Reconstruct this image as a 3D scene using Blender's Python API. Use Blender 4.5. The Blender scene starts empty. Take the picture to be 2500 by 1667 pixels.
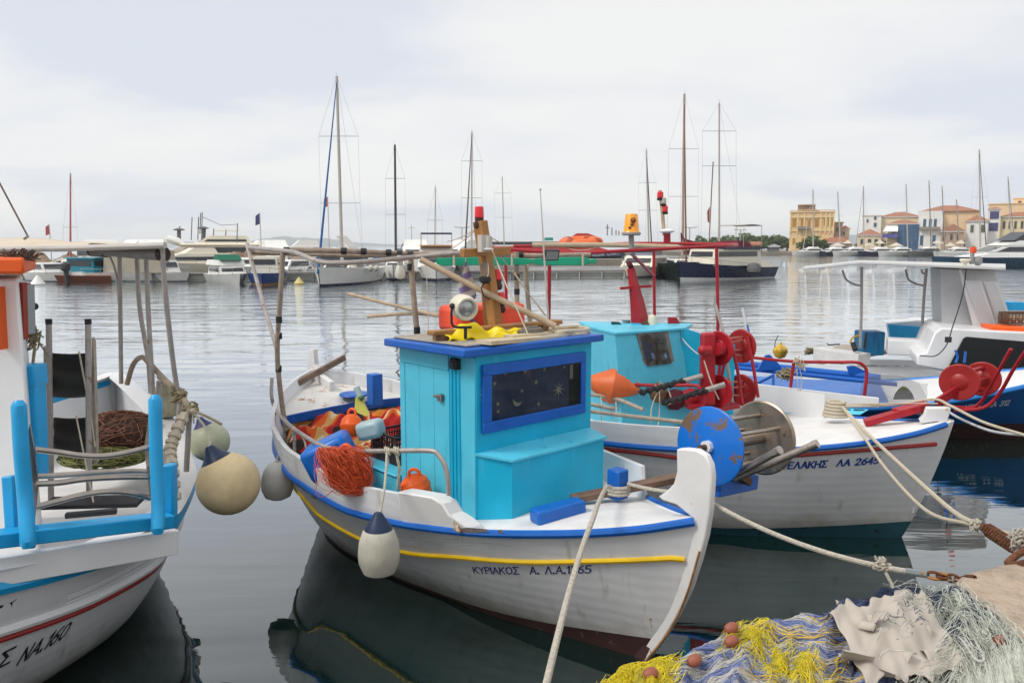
import bpy, bmesh, math, random
import numpy as np
from mathutils import Vector
random.seed(7); np.random.seed(7)
SC = bpy.context.scene
COL = SC.collection
# ------------------------------------------------ camera, sky, sun, exposure
EYE = 3.0; FPX = 1875.0; CX, CY, YH = 1250.0, 833.5, 600.0      # eye height; focal length and horizon in pixels of a 2500 px wide picture
PITCH = math.atan((CY - YH) / FPX)
cd = bpy.data.cameras.new('camera'); cam = bpy.data.objects.new('camera', cd); COL.objects.link(cam)
cam.location = (0, 0, EYE); cam.rotation_euler = (math.pi / 2 - PITCH, 0, 0)
cd.lens = 27.0; cd.sensor_width = 36.0; cd.clip_start = 0.05; cd.clip_end = 30000
SC.camera = cam
SUN_EL, SUN_AZ = math.radians(50), math.radians(-115)            # azimuth from +Y, towards +X positive
w = bpy.data.worlds.new('World'); SC.world = w; w.use_nodes = True
nt = w.node_tree; N = nt.nodes; K = nt.links; N.clear()
def nd(t, **kw):
    n = N.new(t)
    for k, v in kw.items(): setattr(n, k, v)
    return n
out = nd('ShaderNodeOutputWorld'); bg = nd('ShaderNodeBackground'); bg.inputs['Strength'].default_value = 0.1
sky = nd('ShaderNodeTexSky', sky_type='NISHITA', sun_disc=False, sun_elevation=SUN_EL, sun_rotation=SUN_AZ)
tc = nd('ShaderNodeTexCoord')
sx = nd('ShaderNodeSeparateXYZ'); K.new(tc.outputs['Generated'], sx.inputs[0])
# cloud deck: direction projected on a flat layer high above, so that it foreshortens to the horizon
mz = nd('ShaderNodeMath', operation='ADD'); K.new(sx.outputs['Z'], mz.inputs[0]); mz.inputs[1].default_value = 0.16
dx = nd('ShaderNodeMath', operation='DIVIDE'); K.new(sx.outputs['X'], dx.inputs[0]); K.new(mz.outputs[0], dx.inputs[1])
dy = nd('ShaderNodeMath', operation='DIVIDE'); K.new(sx.outputs['Y'], dy.inputs[0]); K.new(mz.outputs[0], dy.inputs[1])
cx = nd('ShaderNodeCombineXYZ'); K.new(dx.outputs[0], cx.inputs[0]); K.new(dy.outputs[0], cx.inputs[1])
mp = nd('ShaderNodeMapping'); K.new(cx.outputs[0], mp.inputs['Vector']); mp.inputs['Scale'].default_value = (0.75, 1.0, 1); mp.inputs['Rotation'].default_value = (0, 0, 0.35); mp.inputs['Location'].default_value = (1.3, 4.6, 0)
n1 = nd('ShaderNodeTexNoise'); K.new(mp.outputs[0], n1.inputs['Vector']); n1.inputs['Scale'].default_value = 0.85; n1.inputs['Detail'].default_value = 9; n1.inputs['Roughness'].default_value = 0.5; n1.inputs['Distortion'].default_value = 0.3
r1 = nd('ShaderNodeValToRGB'); K.new(n1.outputs['Fac'], r1.inputs[0])
r1.color_ramp.elements[0].position = 0.38; r1.color_ramp.elements[0].color = (6.2, 6.5, 7.15, 1)
r1.color_ramp.elements[1].position = 0.57; r1.color_ramp.elements[1].color = (7.75, 7.7, 7.6, 1)
e = r1.color_ramp.elements.new(0.48); e.color = (7.2, 7.28, 7.45, 1)
mx = nd('ShaderNodeMix', data_type='RGBA'); mx.inputs[0].default_value = 0.93
K.new(sky.outputs[0], mx.inputs[6]); K.new(r1.outputs[0], mx.inputs[7])
K.new(mx.outputs[2], bg.inputs['Color']); K.new(bg.outputs[0], out.inputs['Surface'])
ld = bpy.data.lights.new('sun', 'SUN'); ld.energy = 1.7; ld.angle = math.radians(18); ld.color = (1.0, 0.96, 0.90)
sun = bpy.data.objects.new('sun', ld); COL.objects.link(sun)
sd = Vector((math.sin(SUN_AZ) * math.cos(SUN_EL), math.cos(SUN_AZ) * math.cos(SUN_EL), math.sin(SUN_EL)))
sun.rotation_euler = sd.to_track_quat('Z', 'Y').to_euler(); sun.location = (-20, -10, 40)
SC.view_settings.view_transform = 'Standard'; SC.view_settings.look = 'None'; SC.view_settings.exposure = 0.30; SC.view_settings.gamma = 1
SC.cycles.max_bounces = 8; SC.cycles.volume_bounces = 3; SC.cycles.diffuse_bounces = 3; SC.cycles.glossy_bounces = 4; SC.cycles.transmission_bounces = 6; SC.cycles.caustics_reflective = False; SC.cycles.caustics_refractive = False

# ------------------------------------------------ geometry helpers
def V(*a): return np.array(a if len(a) > 1 else a[0], float)
def unit(a): a = np.asarray(a, float); return a / max(1e-9, np.linalg.norm(a))
UP = V(0, 0, 1.)
def ray(x, y):
    a = (x - CX) / FPX; b = (CY - y) / FPX
    return V(a, math.cos(PITCH) + b * math.sin(PITCH), -math.sin(PITCH) + b * math.cos(PITCH))
O3 = V(0, 0, EYE)
def at(x, y, Y): r = ray(x, y); return O3 + r * (Y / r[1])          # the point seen at a picture point, Y metres out
def atz(x, y, z): r = ray(x, y); return O3 + r * ((z - EYE) / r[2])  # the same, at height z
def curve(xs, ys):
    xs = np.array(xs, float); ys = np.array(ys, float); h = np.diff(xs); d = np.diff(ys) / h
    m = np.zeros(len(xs)); m[0] = d[0]; m[-1] = d[-1]
    for i in range(1, len(xs) - 1):
        m[i] = 0 if d[i-1] * d[i] <= 0 else 3 * (h[i-1] + h[i]) / ((2*h[i] + h[i-1]) / d[i-1] + (h[i] + 2*h[i-1]) / d[i])
    def f(x):
        x = min(max(x, xs[0]), xs[-1]); i = min(int(np.searchsorted(xs, x, 'right')) - 1, len(h) - 1); t = (x - xs[i]) / h[i]
        return ((1+2*t)*(1-t)**2*ys[i] + t*(1-t)**2*h[i]*m[i] + t*t*(3-2*t)*ys[i+1] + t*t*(t-1)*h[i]*m[i+1])
    return f
def spline(pts, n=6):
    P = [V(p) for p in pts]; P = [2*P[0]-P[1]] + P + [2*P[-1]-P[-2]]; o = []
    for i in range(1, len(P) - 2):
        for k in range(n):
            t = k / n
            o.append(0.5*((2*P[i]) + (-P[i-1]+P[i+1])*t + (2*P[i-1]-5*P[i]+4*P[i+1]-P[i+2])*t*t + (-P[i-1]+3*P[i]-3*P[i+1]+P[i+2])*t**3))
    o.append(P[-2]); return o
def sag(a, b, s, n=14):
    a, b = V(a), V(b); return [a + (b-a)*t - UP*s*4*t*(1-t) for t in np.linspace(0, 1, n)]
SCL = 1.0
class MB:
    def __init__(s): s.v = []; s.f = []; s.m = []
    def add(s, vs, fs, mi=0):
        o = len(s.v); s.v += [tuple(map(float, v)) for v in vs]; s.f += [tuple(o+i for i in f) for f in fs]; s.m += [mi]*len(fs); return s
    def box(s, c, sz, ax=None, mi=0):
        c = V(c); X, Y, Z = ax if ax else (V(1,0,0), V(0,1,0), UP)
        X, Y, Z = unit(X)*sz[0]/2, unit(Y)*sz[1]/2, unit(Z)*sz[2]/2
        vs = [c + a*X + b*Y + g*Z for g in (-1,1) for a, b in ((-1,-1),(1,-1),(1,1),(-1,1))]
        return s.add(vs, [(3,2,1,0),(4,5,6,7),(0,1,5,4),(1,2,6,5),(2,3,7,6),(3,0,4,7)], mi)
    def bar(s, a, b, w_, h_, up=UP, mi=0):
        a, b = V(a), V(b); d = unit(b-a); r = np.cross(d, up); r = unit(r) if np.linalg.norm(r) > 1e-6 else V(1,0,0)
        return s.box((a+b)/2, (np.linalg.norm(b-a), w_*SCL, h_*SCL), (d, r, np.cross(r, d)), mi)
    def tube(s, pts, r, n=8, mi=0, cap=True, el=1.0):
        P = [V(p) for p in pts]; m = len(P); R = [r]*m if np.isscalar(r) else list(r); R = [q*SCL for q in R]
        if len(R) != m: R = list(np.interp(np.linspace(0,1,m), np.linspace(0,1,len(R)), R))
        t0 = unit(P[1]-P[0]); nrm = np.cross(t0, UP)
        if np.linalg.norm(nrm) < 1e-4: nrm = np.cross(t0, V(1,0,0))
        nrm = unit(nrm); vs = []; fs = []
        for i in range(m):
            t = unit(P[min(i+1,m-1)] - P[max(i-1,0)]); nrm = unit(nrm - t*(nrm@t)); b = np.cross(t, nrm)
            for k in range(n):
                a = 2*math.pi*k/n; vs.append(P[i] + R[i]*(math.cos(a)*nrm + el*math.sin(a)*b))
        for i in range(m-1):
            for k in range(n): k2 = (k+1) % n; fs.append((i*n+k, i*n+k2, (i+1)*n+k2, (i+1)*n+k))
        if cap: fs += [tuple(reversed(range(n))), tuple(range((m-1)*n, m*n))]
        return s.add(vs, fs, mi)
    def lathe(s, prof, base, axis=(0,0,1), n=20, mi=0, sq=None):
        base = V(base); Z = unit(axis); X = np.cross(Z, UP)
        X = unit(X) if np.linalg.norm(X) > 1e-4 else V(1,0,0); Y = np.cross(Z, X); vs = []; fs = []
        for r, h in prof:
            for k in range(n): a = 2*math.pi*k/n; vs.append(base + Z*h + r*(math.cos(a)*X + math.sin(a)*Y))
        m = len(prof)
        for i in range(m-1):
            for k in range(n): k2 = (k+1)%n; fs.append((i*n+k, i*n+k2, (i+1)*n+k2, (i+1)*n+k))
        fs += [tuple(reversed(range(n))), tuple(range((m-1)*n, m*n))]
        return s.add(vs, fs, mi)
    def ball(s, c, r, n=20, mi=0, sz=1.0, axis=(0,0,1)):
        k = n//2; return s.lathe([(max(1e-3, r*math.sin(math.pi*i/k)), -r*sz*math.cos(math.pi*i/k)) for i in range(k+1)], c, axis, n, mi)
    def prism(s, poly, vec, mi=0):
        P = [V(p) for p in poly]; vec = V(vec); n = len(P)
        nn = sum(np.cross(P[i]-P[0], P[(i+1)%n]-P[0]) for i in range(1, n-1))
        if nn @ vec > 0: P = P[::-1]
        return s.add(P + [p+vec for p in P], [tuple(range(n)), tuple(reversed(range(n, 2*n)))] + [(i+n, (i+1)%n+n, (i+1)%n, i) for i in range(n)], mi)
    def grid(s, fn, nu, nv, mi=0, flip=False, mf=None):
        vs = [fn(i/(nu-1), j/(nv-1)) for i in range(nu) for j in range(nv)]
        o = len(s.v); s.v += [tuple(map(float, p)) for p in vs]
        for i in range(nu-1):
            for j in range(nv-1):
                q = (o+i*nv+j, o+(i+1)*nv+j, o+(i+1)*nv+j+1, o+i*nv+j+1)
                s.f.append(q[::-1] if flip else q); s.m.append(mf(i/(nu-1), j/(nv-1)) if mf else mi)
        return s
    def build(s, name, mats, parent=None, smooth=True, bev=0.0, angle=35, origin=None):
        return mesh_obj(name, s.v, s.f, mats, parent, s.m, smooth, bev, angle, origin)
def wloc(p):
    l = V(0,0,0)
    while p is not None: l = l + V(p.location); p = p.parent
    return l
def mesh_obj(name, v, f, mats, parent=None, mi=None, smooth=True, bev=0, angle=35, origin=None):
    me = bpy.data.meshes.new(name)
    o = bpy.data.objects.new(name, me)
    if parent is None:
        A = np.array(v); org = V(origin) if origin is not None else V((A[:,0].min()+A[:,0].max())/2, (A[:,1].min()+A[:,1].max())/2, A[:,2].min())
        o.location = org; L0 = org
    else: o.parent = parent; L0 = wloc(parent)
    me.from_pydata((np.array(v) - L0).tolist(), [], f)
    if not isinstance(mats, (list, tuple)): mats = [mats]
    for m in mats: me.materials.append(m)
    if mi: me.polygons.foreach_set('material_index', mi)
    if smooth:
        me.polygons.foreach_set('use_smooth', [True]*len(f)); me.set_sharp_from_angle(angle=math.radians(angle))
    me.update(); COL.objects.link(o)
    if bev:
        b = o.modifiers.new('bevel', 'BEVEL'); b.width = bev; b.segments = 2; b.limit_method = 'ANGLE'; b.angle_limit = math.radians(40); b.harden_normals = False
    return o
def tag(o, label=None, cat=None, group=None, kind=None):
    for k, v in (('label', label), ('category', cat), ('group', group), ('kind', kind)):
        if v: o[k] = v
    return o
def thing(name, loc, label, cat, group=None):
    o = bpy.data.objects.new(name, None); o.empty_display_size = .2; COL.objects.link(o); o.location = tuple(map(float, loc)); return tag(o, label, cat, group)

# ------------------------------------------------ materials
MATS = {}
def mat(name, col=(.5,.5,.5), rough=.5, metal=0., var=.12, vs=3., bump=0., bs=40., chips=None, streak=None, spec=.5, trans=0., ior=1.45, coat=0., alpha=None, emis=None):
    """procedural paint/metal/cloth: value variation, optional chips (colour, threshold, scale), optional vertical streaks (colour, threshold, scale)"""
    if name in MATS: return MATS[name]
    m = bpy.data.materials.new(name); m.use_nodes = True; t = m.node_tree; n = t.nodes; k = t.links; b = n['Principled BSDF']
    tc = n.new('ShaderNodeTexCoord'); no = n.new('ShaderNodeTexNoise'); no.inputs['Scale'].default_value = vs; no.inputs['Detail'].default_value = 6; no.inputs['Roughness'].default_value = .62
    k.new(tc.outputs['Object'], no.inputs['Vector'])
    mr = n.new('ShaderNodeMapRange'); mr.inputs[1].default_value = .3; mr.inputs[2].default_value = .7; mr.inputs[3].default_value = 1-var; mr.inputs[4].default_value = 1+var*.5
    k.new(no.outputs['Fac'], mr.inputs[0])
    mu = n.new('ShaderNodeMix'); mu.data_type = 'RGBA'; mu.blend_type = 'MULTIPLY'; mu.inputs[0].default_value = 1; mu.inputs[6].default_value = (*col, 1); k.new(mr.outputs[0], mu.inputs[7]); c = mu.outputs[2]
    for src, anis in ((chips, None), (streak, (1,1,.07))):
        if not src: continue
        c2, th, sc = src; mp = n.new('ShaderNodeMapping'); k.new(tc.outputs['Object'], mp.inputs[0])
        if anis: mp.inputs['Scale'].default_value = anis
        n2 = n.new('ShaderNodeTexNoise'); n2.inputs['Scale'].default_value = sc; n2.inputs['Detail'].default_value = 8; n2.inputs['Roughness'].default_value = .6 if anis else .68; k.new(mp.outputs[0], n2.inputs['Vector'])
        r = n.new('ShaderNodeMapRange'); r.inputs[1].default_value = th; r.inputs[2].default_value = th + (.12 if anis else .025); k.new(n2.outputs['Fac'], r.inputs[0])
        x = n.new('ShaderNodeMix'); x.data_type = 'RGBA'; k.new(r.outputs[0], x.inputs[0]); k.new(c, x.inputs[6]); x.inputs[7].default_value = (*c2, 1); c = x.outputs[2]
    k.new(c, b.inputs['Base Color'])
    rr = n.new('ShaderNodeMapRange'); rr.inputs[1].default_value = .3; rr.inputs[2].default_value = .7; rr.inputs[3].default_value = max(.02, rough*.8); rr.inputs[4].default_value = min(1, rough*1.2); k.new(no.outputs['Fac'], rr.inputs[0]); k.new(rr.outputs[0], b.inputs['Roughness'])
    b.inputs['Metallic'].default_value = metal; b.inputs['Specular IOR Level'].default_value = spec; b.inputs['IOR'].default_value = ior; b.inputs['Transmission Weight'].default_value = trans; b.inputs['Coat Weight'].default_value = coat
    if emis: b.inputs['Emission Color'].default_value = (*col, 1); b.inputs['Emission Strength'].default_value = emis
    if bump:
        nb = n.new('ShaderNodeTexNoise'); nb.inputs['Scale'].default_value = bs; nb.inputs['Detail'].default_value = 4; k.new(tc.outputs['Object'], nb.inputs['Vector'])
        bp = n.new('ShaderNodeBump'); bp.inputs['Strength'].default_value = min(1, bump); bp.inputs['Distance'].default_value = .01*max(1, bump); k.new(nb.outputs['Fac'], bp.inputs['Height']); k.new(bp.outputs[0], b.inputs['Normal'])
    MATS[name] = m; return m
def wavebump(m, scale, strength, direction='Z', dist=.004, distort=.6):
    t = m.node_tree; n = t.nodes; k = t.links; b = n['Principled BSDF']; tc = n.new('ShaderNodeTexCoord')
    wv = n.new('ShaderNodeTexWave'); wv.bands_direction = direction; wv.inputs['Scale'].default_value = scale; wv.inputs['Distortion'].default_value = distort; wv.inputs['Detail'].default_value = 2; k.new(tc.outputs['Object'], wv.inputs[0])
    bp = n.new('ShaderNodeBump'); bp.inputs['Strength'].default_value = strength; bp.inputs['Distance'].default_value = dist; k.new(wv.outputs['Fac'], bp.inputs['Height']); k.new(bp.outputs[0], b.inputs['Normal']); return m
RUST = (.30, .09, .02)
M_hull = wavebump(mat('white_hull_paint', (.80,.805,.82), .38, var=.08, vs=2.2, streak=((.56,.54,.48), .60, 7.)), 3.6, .16, distort=2.2)
def waterline_grime(m, c2, z0, z1):
    t = m.node_tree; n = t.nodes; k = t.links; b = n['Principled BSDF']; src = b.inputs['Base Color'].links[0].from_socket
    tc = n.new('ShaderNodeTexCoord'); sp = n.new('ShaderNodeSeparateXYZ'); k.new(tc.outputs['Object'], sp.inputs[0]); no = n.new('ShaderNodeTexNoise'); no.inputs['Scale'].default_value = 5; no.inputs['Detail'].default_value = 8; k.new(tc.outputs['Object'], no.inputs['Vector'])
    a = n.new('ShaderNodeMath'); a.operation = 'MULTIPLY_ADD'; k.new(no.outputs['Fac'], a.inputs[0]); a.inputs[1].default_value = -.35; k.new(sp.outputs['Z'], a.inputs[2])
    r = n.new('ShaderNodeMapRange'); r.inputs[1].default_value = z0-.175; r.inputs[2].default_value = z1-.175; r.inputs[3].default_value = .75; r.inputs[4].default_value = 0; k.new(a.outputs[0], r.inputs[0])
    x = n.new('ShaderNodeMix'); x.data_type = 'RGBA'; k.new(r.outputs[0], x.inputs[0]); k.new(src, x.inputs[6]); x.inputs[7].default_value = (*c2, 1); k.new(x.outputs[2], b.inputs['Base Color'])
waterline_grime(M_hull, (.38,.34,.25), .04, .30)
M_white = mat('white_gloss_paint', (.80,.80,.80), .35, var=.06, vs=4, chips=((.42,.36,.28), .73, 9.))
M_whrust = mat('rust_stained_white', (.80,.79,.77), .42, var=.06, vs=4, chips=((.55,.28,.07), .64, 6.), streak=((.62,.40,.16), .68, 9.))
M_deck = mat('white_deck_paint', (.80,.79,.77), .55, var=.10, vs=6, chips=((.45,.30,.20), .68, 5.))
M_brown = mat('brown_antifouling', (.055,.022,.02), .7, var=.3, vs=8, chips=((.12,.09,.05), .6, 12.))
M_teal = mat('teal_antifouling', (.02,.10,.13), .6, var=.3, vs=6, chips=((.01,.02,.02), .6, 9.))
M_turq = mat('turquoise_paint', (.008,.47,.72), .42, var=.18, vs=1.6, bump=.15, bs=60, streak=((.05,.52,.70), .58, 9.), chips=((.02,.20,.28), .70, 26.))
M_turq2 = mat('pale_turquoise_lit_side', (.10,.60,.80), .42, var=.16, vs=1.6, bump=.15, bs=60, streak=((.02,.42,.62), .60, 12.))  # paler turquoise; on the middle cabin the brighter side's light is in this colour
M_blue = mat('blue_gloss_paint', (.006,.115,.50), .38, var=.12, vs=6, chips=((.05,.22,.55), .66, 14.))
M_bluew = mat('worn_blue_rail', (.008,.13,.52), .38, var=.15, vs=6, chips=((.40,.42,.45), .69, 16.))
M_sky = mat('sky_blue_paint', (.012,.36,.72), .36, var=.10, vs=6, chips=((.50,.62,.70), .70, 9.))
M_yel = mat('yellow_paint', (.86,.56,.01), .4, var=.12, vs=8)
M_red = mat('dark_red_paint', (.40,.012,.022), .42, var=.2, vs=8, bump=.2, bs=50, chips=((.50,.20,.18), .70, 14.))
M_red2 = mat('red_rail_paint', (.36,.02,.02), .4, var=.15)
M_steel = mat('stained_steel', (.44,.39,.34), .33, metal=.85, var=.25, vs=9, chips=((.20,.12,.07), .66, 13.))
M_alu = mat('weathered_tube', (.42,.38,.35), .5, metal=.35, var=.25, vs=12, chips=((.24,.12,.06), .64, 10.))
M_bamboo = mat('weathered_bamboo', (.38,.30,.23), .6, var=.35, vs=14, streak=((.12,.07,.04), .6, 30.))
M_wood = wavebump(mat('varnished_wood', (.40,.19,.055), .45, var=.25, vs=6), 9, .3, 'X')
M_gwood = mat('grey_weathered_wood', (.22,.15,.11), .75, var=.4, vs=12, bump=.5, bs=70, chips=((.50,.46,.40), .66, 10.))
M_black = mat('black_rubber', (.02,.02,.022), .6, var=.2)
M_net_black = mat('black_mesh', (.022,.022,.022), .7, var=.3, vs=20)
M_rope = mat('white_rope', (.60,.55,.46), .85, var=.3, vs=60, bump=1.0, bs=160, chips=((.16,.13,.10), .66, 55.))
M_rope2 = mat('cream_rope', (.66,.58,.44), .85, var=.2, vs=60, bump=1.0, bs=160)
M_orange = mat('orange_plastic', (.95,.13,.008), .4, var=.1, vs=7)
M_orange2 = mat('faded_orange_fibreglass', (.95,.10,.04), .45, var=.15, vs=3, chips=((.70,.28,.20), .68, 5.))
M_buoyw = mat('dirty_white_vinyl', (.56,.53,.44), .5, var=.2, vs=5, streak=((.30,.27,.20), .62, 6.))
M_buoyy = mat('yellowed_vinyl', (.74,.58,.33), .5, var=.22, vs=4, chips=((.28,.20,.12), .71, 8.))
M_buoyg = mat('greenish_vinyl', (.50,.52,.36), .5, var=.2, vs=4)
M_navy = mat('navy_vinyl', (.012,.03,.08), .45, var=.2)
M_grey = mat('grey_paint', (.30,.30,.30), .5, var=.2)
M_ink = mat('dark_blue_lettering', (.02,.035,.20), .5, var=.1)
M_inkb = mat('black_lettering', (.015,.013,.02), .5, var=.1)
M_inkw = mat('white_lettering', (.62,.66,.72), .5, var=.3, vs=30)
M_dark = mat('dark_shadowed_recess', (.03,.03,.032), .8)
def glass(name, col, rough=.06, dark=.85):
    m = bpy.data.materials.new(name); m.use_nodes = True; b = m.node_tree.nodes['Principled BSDF']
    b.inputs['Base Color'].default_value = (*col, 1); b.inputs['Roughness'].default_value = rough; b.inputs['IOR'].default_value = 1.5; b.inputs['Specular IOR Level'].default_value = .6
    MATS[name] = m; return m
M_glassd = glass('dark_tinted_glass', (.02,.025,.03)); M_glassg = glass('grey_pane', (.30,.33,.34), .15)
def clearpane(name, tint, refl=1.0):
    m = bpy.data.materials.new(name); m.use_nodes = True; t = m.node_tree; n = t.nodes; k = t.links; n.clear()
    o = n.new('ShaderNodeOutputMaterial'); x = n.new('ShaderNodeMixShader'); a = n.new('ShaderNodeBsdfTransparent'); g = n.new('ShaderNodeBsdfGlossy'); f = n.new('ShaderNodeFresnel'); f.inputs[0].default_value = 1.5
    a.inputs[0].default_value = (*tint, 1); g.inputs['Roughness'].default_value = .05; k.new(f.outputs[0], x.inputs[0]); k.new(a.outputs[0], x.inputs[1]); k.new(g.outputs[0], x.inputs[2]); k.new(x.outputs[0], o.inputs[0]); MATS[name] = m; return m
M_pane = clearpane('window_pane', (.80,.84,.84))
M_clear = mat('clear_glass', (.85,.9,.9), .03, trans=.94, var=.02)

# ------------------------------------------------ stroke lettering
GL = {'Κ':[[(0,0),(0,6)],[(3.4,6),(0,2.6)],[(1.1,3.6),(3.6,0)]], 'Υ':[[(0,6),(1.9,3),(3.8,6)],[(1.9,3),(1.9,0)]], 'Ρ':[[(0,0),(0,6),(2.3,6),(3.2,5.3),(3.2,3.9),(2.3,3.1),(0,3.1)]],
 'Ι':[[(0,0),(0,6)]], 'Α':[[(0,0),(2,6),(4,0)],[(.8,2.1),(3.2,2.1)]], 'Ο':[[(2,0),(.6,.7),(0,2),(0,4),(.6,5.3),(2,6),(3.4,5.3),(4,4),(4,2),(3.4,.7),(2,0)]],
 'Σ':[[(3.4,6),(0,6),(2,3.1),(0,0),(3.6,0)]], 'Λ':[[(0,0),(2,6),(4,0)]], '.':[[(0,0),(.5,0),(.5,.6),(0,.6),(0,0)]], '1':[[(0,4.6),(1.2,6),(1.2,0)]],
 '3':[[(0,5.3),(.8,6),(2.3,6),(3,5),(2.3,3.3),(1.1,3.2),(2.4,3),(3.1,1.6),(2.4,.2),(.8,0),(0,.7)]], '6':[[(2.8,6),(.9,4.4),(0,2.2),(.5,.5),(1.6,0),(2.8,.5),(3.2,1.8),(2.6,3.1),(1.5,3.4),(.3,2.8)]],
 '5':[[(3,6),(.5,6),(.2,3.3),(1.6,3.7),(2.8,3),(3.1,1.7),(2.4,.3),(.9,0),(0,.5)]], '2':[[(0,4.8),(.7,5.8),(2,6),(3,5.2),(2.8,3.6),(0,0),(3.3,0)]], '4':[[(2.5,0),(2.5,6),(0,2),(3.4,2)]],
 'Γ':[[(0,0),(0,6),(3,6)]], 'Τ':[[(0,6),(3.6,6)],[(1.8,6),(1.8,0)]], 'Ε':[[(3.2,6),(0,6),(0,0),(3.2,0)],[(0,3.1),(2.6,3.1)]], 'Η':[[(0,0),(0,6)],[(3.6,0),(3.6,6)],[(0,3.1),(3.6,3.1)]],
 'Ν':[[(0,0),(0,6),(3.6,0),(3.6,6)]], '0':[[(1.7,0),(.4,.8),(0,3),(.4,5.2),(1.7,6),(3,5.2),(3.4,3),(3,.8),(1.7,0)]], '8':[[(1.5,3.2),(.3,4),(.3,5.4),(1.5,6),(2.8,5.4),(2.8,4),(1.5,3.2),(.1,2.3),(.1,.7),(1.5,0),(3,.7),(3,2.3),(1.5,3.2)]],
 'H':[[(0,0),(0,6)],[(3.6,0),(3.6,6)],[(0,3.1),(3.6,3.1)]], 'E':[[(3.2,6),(0,6),(0,0),(3.2,0)],[(0,3.1),(2.6,3.1)]], 'L':[[(0,6),(0,0),(3,0)]], 'N':[[(0,0),(0,6),(3.6,0),(3.6,6)]], 'I':[[(0,0),(0,6)]],
 'C':[[(3.5,5),(2.6,6),(1,6),(0,4.6),(0,1.4),(1,0),(2.6,0),(3.5,1)]], 'S':[[(3.1,5.2),(2.2,6),(.9,6),(.1,4.9),(.7,3.6),(2.4,2.6),(3.1,1.3),(2.2,0),(.8,0),(0,.8)]], 'A':[[(0,0),(2,6),(4,0)],[(.8,2.1),(3.2,2.1)]],
 'W':[[(0,6),(1.2,0),(2.4,5),(3.6,0),(4.8,6)]], 'Y':[[(0,6),(1.9,3),(3.8,6)],[(1.9,3),(1.9,0)]], 'P':[[(0,0),(0,6),(2.3,6),(3.2,5.3),(3.2,3.9),(2.3,3.1),(0,3.1)]], ' ':[]}
def letters(text, fn, wst, name, m, parent, gap=1.3, slant=0.):
    """fn(x, y) maps the text plane (letter height 6) on a surface"""
    mb = MB(); x0 = 0
    for ch in text:
        st = GL[ch]; wd = max([p[0] for s_ in st for p in s_], default=2.)
        for s_ in st:
            for (ax, ay), (bx, by) in zip(s_, s_[1:]):
                d = math.hypot(bx-ax, by-ay); ux, uy = (bx-ax)/d, (by-ay)/d; e = wst*.45
                ax2, ay2, bx2, by2 = ax-ux*e, ay-uy*e, bx+ux*e, by+uy*e; px, py = -uy*wst/2, ux*wst/2; nseg = max(1, int(d/1.6))
                for q in range(nseg):
                    c = []
                    for t, sg in ((q/nseg,1),(q/nseg,-1),((q+1)/nseg,-1),((q+1)/nseg,1)):
                        X = ax2+(bx2-ax2)*t+px*sg; Y = ay2+(by2-ay2)*t+py*sg; c.append(fn(x0+X+slant*Y, Y))
                    mb.add(c, [(0,1,2,3)])
        x0 += wd + gap
    return mb.build(name, m, parent, smooth=False)
def textwidth(text, gap=1.3): return sum(max([p[0] for s_ in GL[c] for p in s_], default=2.)+gap for c in text) - gap

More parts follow.
